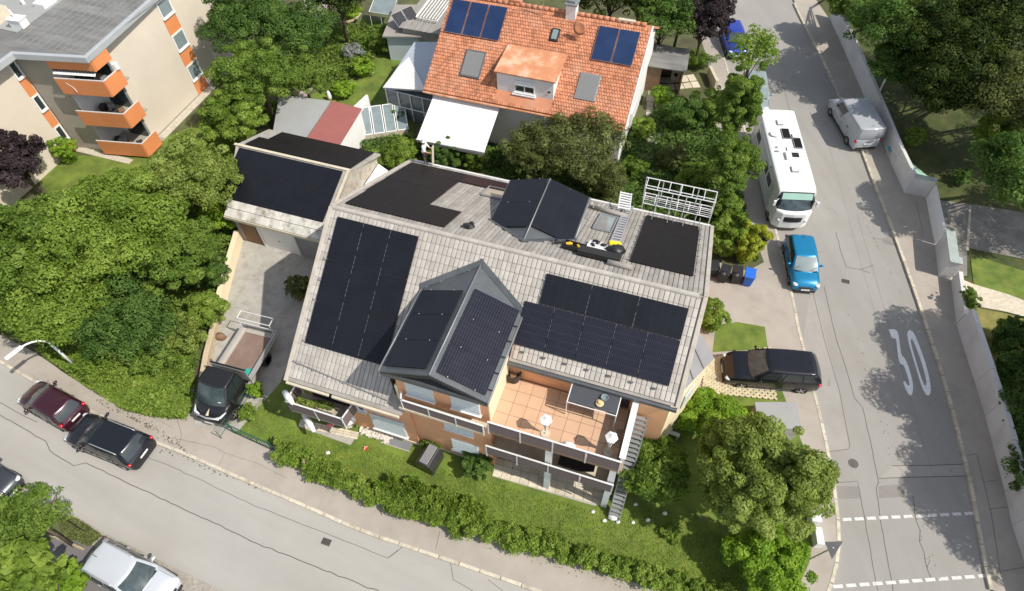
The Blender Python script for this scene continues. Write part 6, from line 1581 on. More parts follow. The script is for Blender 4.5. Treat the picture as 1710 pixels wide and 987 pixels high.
for (X, Y, zc, r, h, k, n, lb) in [
    (28.3, 14.2, 6.3, 3.5, 2.8, 'mid', 15000, 'tall tree at the right edge casting shade on the painted 30'),
    (28.2, 10.6, 6.5, 3.5, 2.9, 'dark', 15000, 'tall dark tree at the right edge beyond the wall'),
    (30.2, 12.2, 7.0, 3.2, 2.6, 'dark', 11000, 'unseen dark tree added behind the first row to close up the street shadow'),  # out-of-view second row, added to fill gaps in the shadow on the street
    (29.4, 8.4, 7.0, 3.2, 2.6, 'dark', 11000, 'unseen dark tree added at the lower right to thicken the street shadow'),
    (27.2, 6.9, 6.2, 3.2, 3.0, 'dark', 13000, 'dark tree in the lower right corner beyond the wall')]:
    tree('street_tree', lb, None, zc, r, h, k, n, .17, 44, base=(X, Y), ground=.05)
for px, r_, lb in (((1700, 610), 1.3, 'dark shrub behind the smooth wall near the painted 30'), ((1712, 700), 1.3, 'dark shrub behind the middle of the smooth wall'), ((1725, 790), 1.3, 'dark shrub behind the lower end of the smooth wall'), ((1690, 560), 1.0, 'green shrub at the edge of the dry front lawn')):
    bush('shrub', lb, px, r_, 1.8, 'deep', 4000, .13, 20, ground=.05)
# --- front garden of the solar house
tree('lime_tree', 'large pale green tree over the lower right garden', (1272, 798), 4.0, 2.45, 2.3, 'pale', 28000, .14, 150, lr=.16)
tree('lime_tree', 'dense left part of the pale green tree crown by the lawn', (1220, 760), 2.6, 1.6, 1.7, 'pale', 10000, .14, 60, lr=.22)
bush('shrub', 'vivid green bush at the street corner under the pale tree', (1282, 940), 1.65, 2.3, 'lime', 9000, .16, 26)
bush('shrub', 'bright green bush beside the honeycomb pavers', (1180, 690), 1.35, 1.7, 'lime', 7500, .12, 22, stretch=(1.3, .8))
bush('conifer', 'dark spreading conifer beside the outside ladder', (1090, 785), 1.5, 2.9, 'mid', 14000, .13, 40, cat='conifer', long=3.2, spike=.5)
bush('shrub', 'dark green shrub between bay and terrace pavers', (797, 772), .8, 1.2, 'deep', 3200, .12)
bush('shrub', 'small green shrub next to the roof box under the bay', (722, 740), .5, .8, 'mid', 1200, .10)
bush('shrub', 'sprawling shrub in the shade of the driveway', (500, 482), .8, 1.3, 'olive', 1700, .10, long=2.0)
bush('shrub', 'fresh green shrub between truck and lawn fence', (428, 652), .38, 1.0, 'lime', 1300, .09)
bush('shrub', 'weedy shrub beside the door of the flatbed truck', (412, 690), .45, .7, 'bright', 1100, .09)
bush('shrub', 'low grassy shrub in the middle of the corner lawn', (1120, 890), .5, .4, 'bright', 800, .08)
hedge('hedge', 'long loose green hedge between front lawn and pavement', [(470, 752), (520, 775), (560, 798), (600, 815), (650, 835), (700, 850), (760, 872), (820, 890), (880, 905)], 1.1, 1.0, 'bright', 18000, .11, 2.2, .45)
hedge('hedge', 'clipped green hedge along the lower edge of the corner lawn', [(850, 895), (930, 915), (1000, 940), (1080, 962), (1160, 985), (1240, 1010)], 1.0, .95, 'bright', 15000, .11)
hedge('hedge', 'dark spiky planting in front of the bay', [(650, 812), (690, 822), (730, 832), (780, 850), (800, 866)], .95, 1.0, 'bright', 8000, .12, 3.0, .7)
# --- lower left corner
tree('broadleaf_tree', 'thin crowned tree over the lower left corner fence', (48, 872), 3.5, 1.55, 1.3, 'mid', 3000, .13, 44, lr=.22)
tree('broadleaf_tree', 'green tree at the left edge above the grey yard', (8, 870), 3.0, .9, 1.1, 'mid', 2100, .13, 26)
tree('maple_tree', 'large leaved bright green tree at the bottom left corner', (34, 972), 4.3, 1.4, 1.2, 'bright', 2600, .30, 26, lr=.30, long=1.15)
bush('shrub', 'large leaved plant beside the silver estate car', (118, 968), .75, 1.4, 'lime', 900, .22, long=1.2)
cover('ground_cover', 'grassy strip behind the low fence at the lower left', [(95, 860), (128, 866), (172, 895), (150, 912), (110, 895)], 4500, .07, 'olive', .2, .04)
# grass blades on the lawns near the house
cover('grass', 'short grass blades of the front lawn', [(455, 690), (492, 716), (585, 750), (612, 742), (650, 756), (700, 775), (830, 808), (1000, 858), (1110, 850), (1220, 900), (1240, 990), (1110, 985), (860, 905), (700, 860), (520, 780), (400, 725), (440, 660)], 26000, .03, 'bright', .03, .135, 3.0)
# ================================================================== STREET FURNITURE AND SMALL THINGS
# grey garden wall along the east pavement ------------------------------------
def wall_run(name, label, px_pts, h, m, capm=None, th=.22):
    pts = [np.array(p) for p in pxs(px_pts, .12)]
    c0 = sum(pts) / len(pts); root = thing(name, label, 'wall', (c0[0], c0[1], .0))
    L = [p - c0 for p in pts]
    k = 0
    for a, b in zip(L[:-1], L[1:]):
        n_ = max(1, int(round(np.linalg.norm(b - a) / 2.6)))
        for i in range(n_):
            p, q_ = a + (b - a) * i / n_, a + (b - a) * (i + 1) / n_
            d = (q_ - p); LL = np.linalg.norm(d); t = d / LL; nn = np.array([-t[1], t[0]]); nn = nn if nn[0] > 0 else -nn
            c = (p + q_) / 2 + nn * th / 2; hh = h + random.uniform(-.02, .02)
            mb = MB(); mb.box((c[0], c[1], hh / 2), (LL - .015, th, hh), math.atan2(t[1], t[0])); mb.build('wall_panel', m, root)
            if capm is not None:
                mb = MB(); mb.box((c[0], c[1], hh + .03), (LL + .02, th + .12, .06), math.atan2(t[1], t[0])); mb.build('coping', capm, root)
    return root
wall_run('garden_wall', 'long grey garden wall beside the van and dark trees', [(1385, 30), (1408, 80), (1440, 154), (1490, 278), (1510, 322)], 1.55, G['wallg'])
wall_run('garden_wall', 'short wall with green coping jutting towards the park', [(1511, 322), (1546, 330)], 1.5, G['wallg'], G['cap'])
wall_run('garden_wall', 'pale gate sections of the wall facing the east pavement', [(1546, 331), (1561, 408)], 1.3, G['wplas'], None, .12)
wall_run('garden_wall', 'block of wall with green coping beside the letterbox', [(1561, 410), (1567, 462), (1586, 466)], 1.5, G['wallg'], G['cap'], .4)
wall_run('garden_wall', 'low pale wall in front of the small clipped hedge', [(1588, 468), (1592, 500), (1597, 540)], 1.0, G['wallg'])
wall_run('garden_wall', 'long smooth grey wall at the lower right street side', [(1597, 542), (1628, 639), (1645, 694), (1678, 821), (1690, 877), (1712, 943), (1740, 1030)], 1.6, G['wallg'], None, .24)
c = P(1527, 268, 1.0); t = thing('pool_cover', 'turquoise and pale green sheets lying behind the grey wall', 'sheet', (c[0], c[1], .04), R(22))
mb = MB(); mb.slab([(-.3, -1.5, .5), (.25, -1.5, .5), (.25, .9, .5), (-.3, .9, .5)], .05); mb.build('green_sheet', mat('pale_green_sheet', (.35, .55, .42), .5, .12, 2), t)
mb = MB(); mb.slab([(-.35, 1.0, .6), (.3, 1.0, .6), (.4, 2.0, .6), (-.2, 2.1, .62)], .05); mb.build('blue_sheet', mat('turquoise_sheet', (.03, .36, .55), .5, .1, 2), t)
mb = MB(); mb.bb(-.25, .2, -1.4, 1.9, 0, .44); mb.build('frame', G['conc'], t)
c = P(1598, 440, 1.1); t = thing('letterbox', 'small white letterbox behind the green coping', 'letterbox', (c[0], c[1], .05)); mb = MB(); mb.box((0, 0, 1.15), (.35, .3, .3)); mb.build('box', G['wplas'], t, bevel=.02); mb = MB(); mb.bb(-.04, .04, -.04, .04, 0, 1.0); mb.build('post', G['steel'], t)
# street lamps ------------------------------------------------------------------
base = P(1462, 165, .12); t = thing('street_lamp', 'tall slender street lamp beside the silver van', 'street lamp', (base[0], base[1], .12))
mb = MB(); mb.tube([(0, 0, 0), (0, 0, .8), (0, 0, 6.0)], [.08, .07, .05], 8); mb.build('pole', G['lamp'], t, smooth=True)
mb = MB(); mb.blob((-.25, .1, 6.05), (.38, .15, .10), 10, 6); mb.build('lamp_head', G['lamp'], t, smooth=True)
hb = P(130, 615, .12); hd = P(10, 606, 4.7); e0 = P(27, 584, 4.9); m1 = P(55, 561, 4.6); m0 = P(75, 570, 3.4)
t = thing('street_lamp', 'white bent street lamp arching over the pavement at the lower left', 'street lamp', (hb[0], hb[1], .12))
l3_ = lambda p: (p[0] - hb[0], p[1] - hb[1], p[2] - .12)
zt = 4.1
dirv = (hd - hb)[:2]; dirv = dirv / np.linalg.norm(dirv)
E_ = P(13, 601, 3.5); dd = (E_ - hb)[:2]; LD = np.linalg.norm(dd); dd /= LD
pts = [(0, 0, 0), (0, 0, 1.4), (dd[0] * .02, dd[1] * .02, 2.4)]
for k in range(1, 9):
    a = k / 8 * math.pi / 2 * 1.05; pts.append((dd[0] * 1.1 * (1 - math.cos(a)), dd[1] * 1.1 * (1 - math.cos(a)), 2.4 + 1.1 * math.sin(a)))
pts.append((dd[0] * (LD - .8), dd[1] * (LD - .8), 3.48))
mb = MB(); mb.tube(pts, [.07] * 3 + [.05] * 9, 8); mb.build('pole', G['lamp'], t, smooth=True)
mb = MB(); ang = math.atan2(dd[1], dd[0]); mb.box((dd[0] * (LD - .4), dd[1] * (LD - .4), 3.5), (.9, .22, .12), ang); mb.build('lamp_head', G['lamp'], t, bevel=.04)
# give-way sign seen from behind, mirror post -----------------------------------
b_ = P(1352, 934, .12); top = P(1392, 914, 2.6)
t = thing('traffic_sign', 'dark back of a triangular traffic sign on a leaning grey post', 'traffic sign', (b_[0], b_[1], .12))
tl_ = (top[0] - b_[0], top[1] - b_[1], 2.45)
mb = MB(); mb.tube([(0, 0, 0), tl_], .035, 6); mb.build('post', G['steel'], t)
mb = MB(); r_ = .42; tri = [(tl_[0] + r_ * math.cos(a), tl_[1] + .03 * 0, tl_[2] + r_ * math.sin(a)) for a in (R(-90), R(30), R(150))]
mb.add([(p[0], p[1] - .015 + .8 * (p[2] - tl_[2]), p[2] - .03) for p in tri] + [(p[0], p[1] + .015 + .8 * (p[2] - tl_[2]), p[2]) for p in tri], [(0, 2, 1), (3, 4, 5), (0, 1, 4, 3), (1, 2, 5, 4), (2, 0, 3, 5)])
mb.build('sign_plate', mat('sign_back', (.09, .09, .095), .5, .1, 3), t)
b_ = P(1266, 417, .12); t = thing('traffic_mirror', 'small round black sign disc on a thin leaning post by the pavement', 'traffic sign', (b_[0], b_[1], .12))
tp = P(1279, 401, 2.0); q_ = (tp[0] - b_[0], tp[1] - b_[1], 1.9)
mb = MB(); mb.tube([(0, 0, 0), q_], .03, 6); mb.build('post', G['black'], t)
ds = MB().lathe([(.05, -.02), (.24, -.02), (.24, .02), (.05, .02)], n=18).mesh('sign_plate', G['black']); inst('sign_plate', ds, t, (q_[0], q_[1], q_[2]), Matrix.Rotation(R(35), 3, 'X'))
# white cabinets at the corner
c = P(1364, 893, .4); t = thing('utility_cabinet', 'white utility cabinets at the street corner under the pale tree', 'cabinet', (c[0], c[1], .12), R(-8)); mb = MB(); mb.bb(-.16, .16, -.5, .25, 0, .6); mb.build('body', G['wplas'], t, bevel=.02); mb = MB(); mb.bb(-.22, .22, .5, .85, 0, .6); mb.build('small_box', G['wplas'], t, bevel=.02)
# corner hut with flat grey roof ---------------------------------------------
t = simple_roof_shed('bin_shelter', 'low flat grey roofed shelter beside the black people carrier', [(1260, 671), (1330, 671), (1340, 716), (1268, 716)], 1.55, G['feltl'], G['conc'], 'shelter')
# bins and bags -----------------------------------------------------------------
def bin_(label, px, m, rz, lid=None, s_=1.0, cat='bin'):
    c = P(*px, .5); t = thing('wheelie_bin', label, cat, (c[0], c[1], .137), rz, 'wheelie bins behind the house')
    mb = MB(); z0, z1 = .06, .92 * s_
    vs = [(-.22, -.25, z0), (.22, -.25, z0), (.22, .25, z0), (-.22, .25, z0), (-.28, -.32, z1), (.28, -.32, z1), (.28, .34, z1), (-.28, .34, z1)]
    mb.add(vs, [(3, 2, 1, 0), (4, 5, 6, 7), (0, 1, 5, 4), (1, 2, 6, 5), (2, 3, 7, 6), (3, 0, 4, 7)]); mb.build('body', m, t, bevel=.03)
    mb = MB(); mb.slab([(-.30, -.36, z1 + .04), (.30, -.36, z1 + .04), (.30, .36, z1 + .12), (-.30, .36, z1 + .12)], .06); mb.build('lid', lid or m, t, bevel=.02)
    for x in (-.24, .24):
        mb = MB(); mb.lathe([(.1, -.03), (.1, .03)], (x, .3, .1), 12, 'X'); mb.build('wheel', G['rubber'], t)
    mb = MB(); mb.tube([(-.25, .40, z1), (.25, .40, z1)], .02, 6); mb.build('handle', G['black'], t)
bin_('bright blue wheelie bin at the end of the row of bins', (1249, 467), G['bluebin'], R(-18))
bin_('black wheelie bin next to the blue one', (1228, 463), G['black'], R(-12))
bin_('black wheelie bin with a bag on its lid in the middle of the row', (1208, 461), G['black'], R(-25))
bin_('black wheelie bin closest to the house wall', (1190, 452), G['black'], R(-5), s_=.9)
for px, lb in (((1207, 457), 'shiny black rubbish bag on the middle bin'), ((1229, 459), 'shiny black rubbish bag on the bin beside the blue bin')):
    c = P(*px, 1.15); mb = MB(); mb.blob((0, 0, 0), (.24, .2, .14), 10, 6, .15); o = mb.build('rubbish_bag', G['black'], None, smooth=True); o.location = V3(c); tag(o, lb, 'rubbish bag')
# green gate post / fence in the front -------------------------------------------
t = thing('garden_fence', 'low dark green fence panel beside the truck nose', 'fence', tuple(P(425, 738, .13)), math.atan2(-.33, 1) - .12)
mb = MB()
for k in range(12): mb.bb(-1.15 + k * .2, -1.13 + k * .2, -.01, .01, 0, .9)
mb.build('fence_bar', G['green'], t); mb = MB(); mb.bb(-1.2, 1.2, -.02, .02, .88, .93); mb.bb(-1.2, 1.2, -.02, .02, .05, .09); mb.build('fence_rail', G['green'], t)
mb = MB(); mb.bb(-1.26, -1.2, -.03, .03, 0, 1.05); mb.bb(1.2, 1.26, -.03, .03, 0, 1.05); mb.build('fence_post', G['green'], t)
t = thing('wire_fence', 'thin wire fence along the lawn beside the truck', 'fence', tuple(P(400, 690, .13)), R(67))
mb = MB()
for k in range(6): mb.tube([(-1.5 + k * .6, 0, 0), (-1.5 + k * .6, 0, .85)], .02, 5)
for z in (.2, .5, .8): mb.tube([(-1.5, 0, z), (1.5, 0, z)], .012, 4)
mb.build('wire_mesh', G['green'], t)
# terrace paving on the ground ---------------------------------------------------
def paved(name, label, corners, nx, ny, z=.16, group=None):
    A, B, C_, D = [np.array(p) for p in pxs(corners, z)]; c0 = (A + B + C_ + D) / 4
    root = thing(name, label, 'paving', (c0[0], c0[1], z - .03)); 
    base = MB(); base.prism([tuple(p - c0) for p in (A, B, C_, D)], 0, .012); base.build('bedding', G['conc'], root)
    ux = (B - A) / nx; vy = (D - A) / ny; ang = math.atan2(ux[1], ux[0]); lx = np.linalg.norm(ux); ly = np.linalg.norm(vy)
    ms = [MB().box((0, 0, 0), (lx - .02, ly - .02, .03), tint=t_).mesh('paver', G['slab']) for t_ in (.1, .4, .7, 1)]
    for i in range(nx):
        for j in range(ny):
            p = A + ux * (i + .5) + vy * (j + .5) - c0; inst('paver', ms[random.randrange(4)], root, (p[0], p[1], .03 + random.uniform(-.004, .004)), Matrix.Rotation(ang, 3, 'Z'))
    return root
paved('patio', 'pale paved patio below the left balcony', [(502, 700), (600, 722), (585, 743), (498, 712)], 8, 3)
paved('patio', 'pale paved strip below the two stacked balconies', [(828, 764), (1008, 812), (995, 845), (822, 795)], 12, 3)
# rubble border
mb = MB()
root = thing('stone_border', 'border of white rubble stones along the house wall', 'stone border', tuple(P(628, 728, .13)))
sm = [MB().blob((0, 0, 0), (.11, .08, .07), 6, 4, .25, tint=t_).mesh('stone', G['stone']) for t_ in (.2, .6, .9)]
for k in range(85):
    s_ = random.random(); x = 603 + 50 * s_ + random.uniform(-3, 3); y = 716 + 18 * s_ + random.uniform(-5, 8); p = P(x, y, .2) - P(628, 728, .13)
    inst('stone', sm[random.randrange(3)], root, (p[0], p[1], .05 + random.random() * .05), Matrix.Rotation(random.random() * 6, 3, 'Z'))
c = P(665, 737, .14); t = thing('light_well', 'grey metal light well cover at the foot of the house', 'grating', (c[0], c[1], .14), R(YAW)); mb = MB(); mb.bb(-.75, .75, -.32, .32, 0, .05); mb.build('cover', G['anthl'], t); mb = MB(); mb.bb(-.8, .8, -.36, -.33, 0, .07); mb.bb(-.8, .8, .33, .36, 0, .07); mb.build('frame', G['slab'], t)
# boulders on the lawn
for px, r_, lb in (((1023, 865), .24, 'largest white boulder on the corner lawn'), ((1009, 870), .1, 'small white stone just left of the largest boulder'), ((1032, 872), .1, 'small white stone just right of the largest boulder'), ((1057, 873), .09, 'white stone between the boulder and the conifer'), ((1082, 869), .12, 'white stone below the dark conifer'), ((1110, 858), .11, 'white stone furthest right on the lawn'), ((990, 855), .1, 'white stone near the paved strip'), ((1061, 843), .1, 'white stone by the outside ladder foot'), ((548, 757), .12, 'white stone at the upper edge of the hedge')):
    c = P(*px, .13); mb = MB(); mb.blob((0, 0, r_ * .5), (r_, r_ * .8, r_ * .7), 9, 6, .15); o = mb.build('boulder', G['boulder'], None); o.location = V3(c); tag(o, lb, 'stone')
# red scrap, pink parasol remnant
c = P(611, 750, .15); mb = MB(); mb.slab([(-.1, -.1, .05), (.14, -.05, .08), (.1, .12, .05), (-.06, .09, .12)], .03); o = mb.build('plastic_scrap', G['red'], None); o.location = V3(c); tag(o, 'small red scrap lying on the front lawn', 'scrap')
c = P(512, 770, .9); mb = MB(); mb.slab([(-.25, -.05, 0), (.1, -.18, .05), (.28, .12, 0), (-.05, .2, .06)], .04); mb.tube([(0, 0, 0), (.15, -.2, -.75)], .02, 5); o = mb.build('bird_table', mat('faded_pink', (.45, .25, .26), .8, .1, 3), None); o.location = V3(c); tag(o, 'faded pink bird table standing in the hedge', 'bird table')
# parasol closed / white cloth bundles on the patio
c = P(583, 706, .3); t = thing('parasol', 'white folded parasol standing on the patio by the red panel', 'parasol', (c[0], c[1], .16))
mb = MB(); mb.lathe([(.55, .75), (.52, .95), (.35, 1.15), (.1, 1.3), (.02, 1.32)], n=12); mb.build('canopy', G['shirt'], t, smooth=True); mb = MB(); mb.tube([(0, 0, 0), (0, 0, 1.0)], .03, 6); mb.build('pole', G['wmetal'], t); mb = MB(); mb.lathe([(.25, 0), (.25, .06), (.05, .08)], n=12); mb.build('foot', G['slab'], t)
for px, z, rz, L_, lb in (((482, 664), 3.15, -.9, 1.0, 'white rolled parasol leaning on the left balcony'), ((516, 706), 1.2, -.95, 1.3, 'white rolled cover hanging below the left balcony')):
    c = P(*px, z); mb = MB(); mb.tube([(-L_ / 2, 0, -.15), (0, 0, .02), (L_ / 2, 0, .1)], [.13, .17, .08], 8); o = mb.build('rolled_parasol', G['shirt'], None, smooth=True); o.location = V3(c); o.rotation_euler = (0, 0, rz); tag(o, lb, 'parasol')
# plants on left balcony
c = P(527, 675, 2.5); 
L = [((x, .1 * math.sin(x * 3), .12), (.22, .2, .18)) for x in np.arange(-.8, .9, .22)]
me = leaf_mesh('foliage', [((a[0] , a[1], a[2] + .2), b) for a, b in L], 900, .08, LM['pale']); t = thing('balcony_planter', 'dry plants in a box on the left balcony', 'planter', (c[0], c[1], 2.2), R(YAW)); o = bpy.data.objects.new('foliage', me); COL.objects.link(o); o.parent = t; mb = MB(); mb.bb(-.95, .95, -.15, .15, 0, .25); mb.build('box', G['slab'], t)
# maroon board
c = P(560, 705, 1.4); mb = MB(); mb.slab([(-.2, -.55, .5), (.25, -.4, .8), (.35, .65, 1.0), (-.05, .6, .7)], .05); o = mb.build('maroon_board', G['maroon'], None); o.location = (c[0], c[1], 1.2); o.rotation_euler = (0, 0, R(YAW)); tag(o, 'maroon board leaning at the end of the left balcony', 'board')
# black roof box under the bay
c = P(718, 768, .5); t = thing('garden_store', 'black rounded storage box on the lawn under the bay', 'storage box', (c[0], c[1], .13), R(-28))
mb = MB()
prof = [(-.45, 0), (-.45, .75), (-.3, .98), (0, 1.06), (.3, .98), (.45, .75), (.45, 0)]
n = len(prof); vs = [(x, -.55, z) for x, z in prof] + [(x, .55, z) for x, z in prof]
mb.add(vs, [tuple(range(n)), tuple(range(2 * n - 1, n - 1, -1))] + [(n + i, n + (i + 1) % n, (i + 1) % n, i) for i in range(n)]); mb.build('body', mat('black_tarp', (.035, .035, .037), .35, .2, 3), t, bevel=.03)
mb = MB(); mb.bb(-.22, .22, -.5, .5, 1.05, 1.09); mb.build('lid', G['anthl'], t, bevel=.02)
# outside ladder / steep stair beside the terrace --------------------------------
a0 = F.px(1012, 830, .14); a1 = F.px(1052, 712, 5.0)
def ladder(name, label, frame, p0, p1, wd, n, m, cat='ladder', step=.05, flat=.10, group=None, side=(1, 0, 0), rail=.035):
    p0 = np.array(p0); p1 = np.array(p1); o = frame.o + UU * p0[0] + VV * p0[1]
    t = thing(name, label, cat, (o[0], o[1], p0[2]), R(YAW), group); d = p1 - p0; s_ = np.array(side, float)
    mb = MB()
    for k in (-.5, .5): mb.tube([s_ * wd * k, d + s_ * wd * k], rail, 5)
    mb.build('stringer', m, t)
    sm_ = MB().box((0, 0, 0), (wd, flat, step)).mesh('rung', m)
    for i in range(n):
        q_ = d * (i + .5) / n; inst('rung', sm_, t, q_, Matrix.Rotation(math.atan2(side[1], side[0]), 3, 'Z'))
    return t
ladder('outside_stair', 'steep grey outside stair leaning at the end of the terrace', F, (15.93, -7.0, .14), (15.96, -3.9, 4.95), .5, 24, G['anthl'], 'stair', .03, .16)
# roof ladders --------------------------------------------------------------
for (pa, pb_, lb) in (((12.85, 2.6), (12.75, 7.9), 'long grey ladder lying on the back roof next to the skylight'), ):
    ladder('roof_ladder', lb, F, bp_(pa[0], pa[1], .14), bp_(pb_[0], pb_[1], .14), .42, 17, G['alu'], side=(1, 0, 0), rail=.03)
q0 = bp_(12.35, 7.2, .3); ladder('scaffold_ladder', 'short white ladder at the back eave above the roof ladder', F, bp_(12.6, 6.6, .35), (12.4, 8.6, 5.6), .6, 7, G['wmetal'])
# white guard rail scaffold ------------------------------------------------------
t = thing('guard_rail', 'white metal guard rail frame standing behind the right back eave', 'guard rail', (F.o[0], F.o[1], 0), R(YAW))
def gframe(u0, u1, v, z0, z1, n, slope=0.0, depth=.0):
    mb = MB()
    for z in (z0, (z0 + z1) / 2, z1): mb.tube([(u0, v, z), (u1, v + slope, z)], .03, 5)
    mb.build('rail_bar', G['wmetal'], t)
    for k in range(n + 1):
        f = k / n; mb = MB(); mb.tube([(u0 + (u1 - u0) * f, v + slope * f, z0 - .5), (u0 + (u1 - u0) * f, v + slope * f, z1)], .028, 5); mb.build('rail_post', G['wmetal'], t)
gframe(13.4, 17.0, 8.2, 5.5, 6.6, 5); gframe(13.3, 17.0, 9.0, 5.5, 6.6, 4)
mb = MB()
for u in np.arange(13.4, 17.1, .6): mb.tube([(u, 8.2, 5.5), (u, 9.0, 5.5)], .02, 4); mb.tube([(u, 8.2, 6.6), (u, 9.0, 6.6)], .02, 4)
for v in (8.35, 8.5, 8.65, 8.8): mb.tube([(13.4, v, 5.5), (17.0, v, 5.5)], .018, 4)
mb.build('grating', G['wmetal'], t)
mb = MB()
for u in (13.4, 15.2, 17.0): mb.tube([(u, 8.3, .1), (u, 8.3, 5.5)], .03, 6)
mb.build('support_pole', G['wmetal'], t)
mb = MB(); mb.tube([bp_(14.0, 6.9, .35), bp_(16.7, 6.9, .35)], .025, 5)
for u in (14.1, 14.9, 15.7, 16.5): mb.tube([bp_(u, 6.5, .2), bp_(u, 7.9, .3)], .02, 4)
mb.build('roof_bracket', G['steel'], t)
# tools and materials on the back roof --------------------------------------------
def on_back(name, label, cat, u, v, rz=0.0):
    p = bp_(u, v, .10); o = F.o + UU * p[0] + VV * p[1]
    t = thing(name, label, cat, (o[0], o[1], p[2]), R(YAW)); t.rotation_euler = (Matrix.Rotation(R(YAW), 3, 'Z') @ Matrix.Rotation(-pb, 3, 'X') @ Matrix.Rotation(rz, 3, 'Z')).to_euler(); return t
t = on_back('work_tray', 'white board with tools lying on the back roof', 'board', 12.35, 2.0, -.05)
mb = MB(); mb.bb(-.62, .62, -.45, .45, 0, .12); mb.build('board', G['wplas'], t, bevel=.02)
mb = MB(); mb.tube([(-.45, .22, .18), (-.3, .32, .18), (-.15, .22, .18), (-.2, .05, .18)], .06, 6); mb.lathe([(.06, 0), (.14, .02), (.14, .06), (.06, .08)], (.1, .1, .13), 12); mb.box((-.35, -.15, .16), (.12, .3, .06), .5); mb.build('cable_coil', G['black'], t, smooth=True)
t = on_back('tool_bag', 'black tool bag with a yellow cloth beside the white board', 'tool bag', 13.0, 2.05, .2)
mb = MB(); mb.blob((0, -.25, .18), (.42, .36, .24), 10, 6, .2); mb.build('bag', G['black'], t, smooth=True)
mb = MB(); mb.box((-.02, .35, .22), (.55, .36, .16), .05); mb.build('yellow_cloth', G['yellow'], t, bevel=.05)
t = on_back('panel_stack', 'black solar modules stacked on edge below the white board', 'panel stack', 12.45, 1.15)
for k in range(4):
    mb = MB(); mb.bb(-.95, .95, -.34, .34, .03 + k * .05, .07 + k * .05); mb.build('solar_module', G['black'], t)
t = on_back('tool_crate', 'open crate of yellow power tools near the ridge', 'tool crate', 11.25, 1.35, -.1)
mb = MB(); mb.bb(-.5, .5, -.28, .28, 0, .08); mb.bb(-.5, .5, -.30, -.26, .08, .22); mb.bb(-.5, .5, .26, .30, .08, .22); mb.build('crate', G['black'], t)
for x, y, a in ((-.25, .02, .4), (.22, -.05, 2.2)):
    mb = MB(); mb.tube([(x - .14 * math.cos(a), y - .14 * math.sin(a), .16), (x + .14 * math.cos(a), y + .14 * math.sin(a), .18)], .065, 8); mb.box((x, y + .1, .15), (.08, .2, .08), a); mb.build('power_drill', G['mustard'], t)
t = on_back('hand_tool', 'black hand tool left on the tiles near the crate', 'tool', 10.55, 1.45, .5); mb = MB(); mb.box((0, 0, .1), (.5, .1, .1)); mb.box((-.1, .12, .12), (.12, .25, .1)); mb.build('body', G['black'], t, bevel=.02)
t = on_back('hand_tool', 'black crumpled glove on the tiles behind the ridge', 'glove', 6.35, 1.0, .3); mb = MB(); mb.blob((0, 0, .08), (.26, .2, .1), 9, 6, .3); mb.box((.12, .16, .14), (.14, .2, .12), .5); mb.build('body', G['black'], t)
# terrace things -----------------------------------------------------------------
def ter_o(name, label, cat, px, z=TZ + .016, rz=YAW): 
    c = P(*px, z); return thing(name, label, cat, (c[0], c[1], z), R(rz))
t = ter_o('lounge_chair', 'dark wicker basket chair in the upper left terrace corner', 'chair', (858, 633), rz=-30)
mb = MB(); mb.lathe([(.26, 0), (.34, .35), (.36, .62), (.30, .60), (.26, .32), (.05, .30)], n=12); mb.build('seat', mat('wicker', (.05, .04, .035), .8, .3, 12), t); mb = MB(); mb.box((0, 0, .38), (.34, .34, .12), .6); mb.build('cushion', G['wood'], t, bevel=.04)
t = ter_o('pergola_table', 'dark glass awning on a thin white frame over the terrace', 'awning', (993, 675))
mb = MB(); mb.slab([(-1.05, .45, 1.35), (1.0, .45, 1.35), (1.0, -.78, 1.15), (-1.05, -.78, 1.15)], .03); mb.build('awning_cloth', mat('charcoal_cloth', (.055, .06, .07), .6, .08, 3), t)
mb = MB()
for a, b in (((-1.08, .5, 1.36), (-1.08, -.85, 1.14)), ((1.03, .5, 1.36), (1.03, -.85, 1.14)), ((-1.08, -.85, 1.14), (1.03, -.85, 1.14)), ((-1.08, -.85, 1.14), (-1.08, -.85, 0)), ((1.03, -.85, 1.14), (1.03, -.85, 0))): mb.tube([a, b], .025, 6)
mb.build('frame', G['wmetal'], t)
c = P(1002, 672, TZ + 1.35); t = thing('table_item', 'straw hat and glass bowl lying on the dark terrace awning', 'hat', (c[0], c[1], TZ + 1.27)); mb = MB(); mb.lathe([(.17, 0), (.17, .02), (.09, .04), (.08, .12), (.01, .13)], n=14); mb.build('hat', mat('straw', (.62, .48, .25), .9, .1, 9), t); mb = MB(); mb.lathe([(.10, 0), (.16, .1), (.14, .1), (.08, .02)], (.22, .22, 0), 14); mb.build('bowl', G['glassb'], t)
for px, lb, s_ in (((911, 716), 'white folded cloth over the terrace railing', 1.0), ((1017, 748), 'white folded parasol standing at the right terrace corner', 1.15), ((950, 742), 'white cushion lying behind the terrace railing', .6)):
    c = P(*px, TZ + .5); t = thing('folded_parasol', lb, 'parasol' if s_ > .8 else 'cushion', (c[0], c[1], TZ + .016), R(YAW))
    mb = MB(); mb.lathe([(.04, .35), (.09, .8 * s_), (.20, 1.15 * s_), (.27, 1.32 * s_), (.12, 1.38 * s_), (.02, 1.45 * s_)], n=6) if s_ > .8 else mb.blob((0, 0, .3), (.3, .2, .28), 10, 6, .1)
    mb.build('canopy', G['shirt'], t, smooth=s_ < .8)
    if s_ > .8: mb = MB(); mb.lathe([(.2, 0), (.2, .05), (.03, .06), (.03, .12)], n=12); mb.build('foot', G['slab'], t)
t = ter_o('side_table', 'small brown side table at the right end of the terrace', 'table', (1035, 733), rz=YAW)
mb = MB(); mb.bb(-.22, .22, -.22, .22, .42, .46); mb.build('tabletop', G['wood'], t)
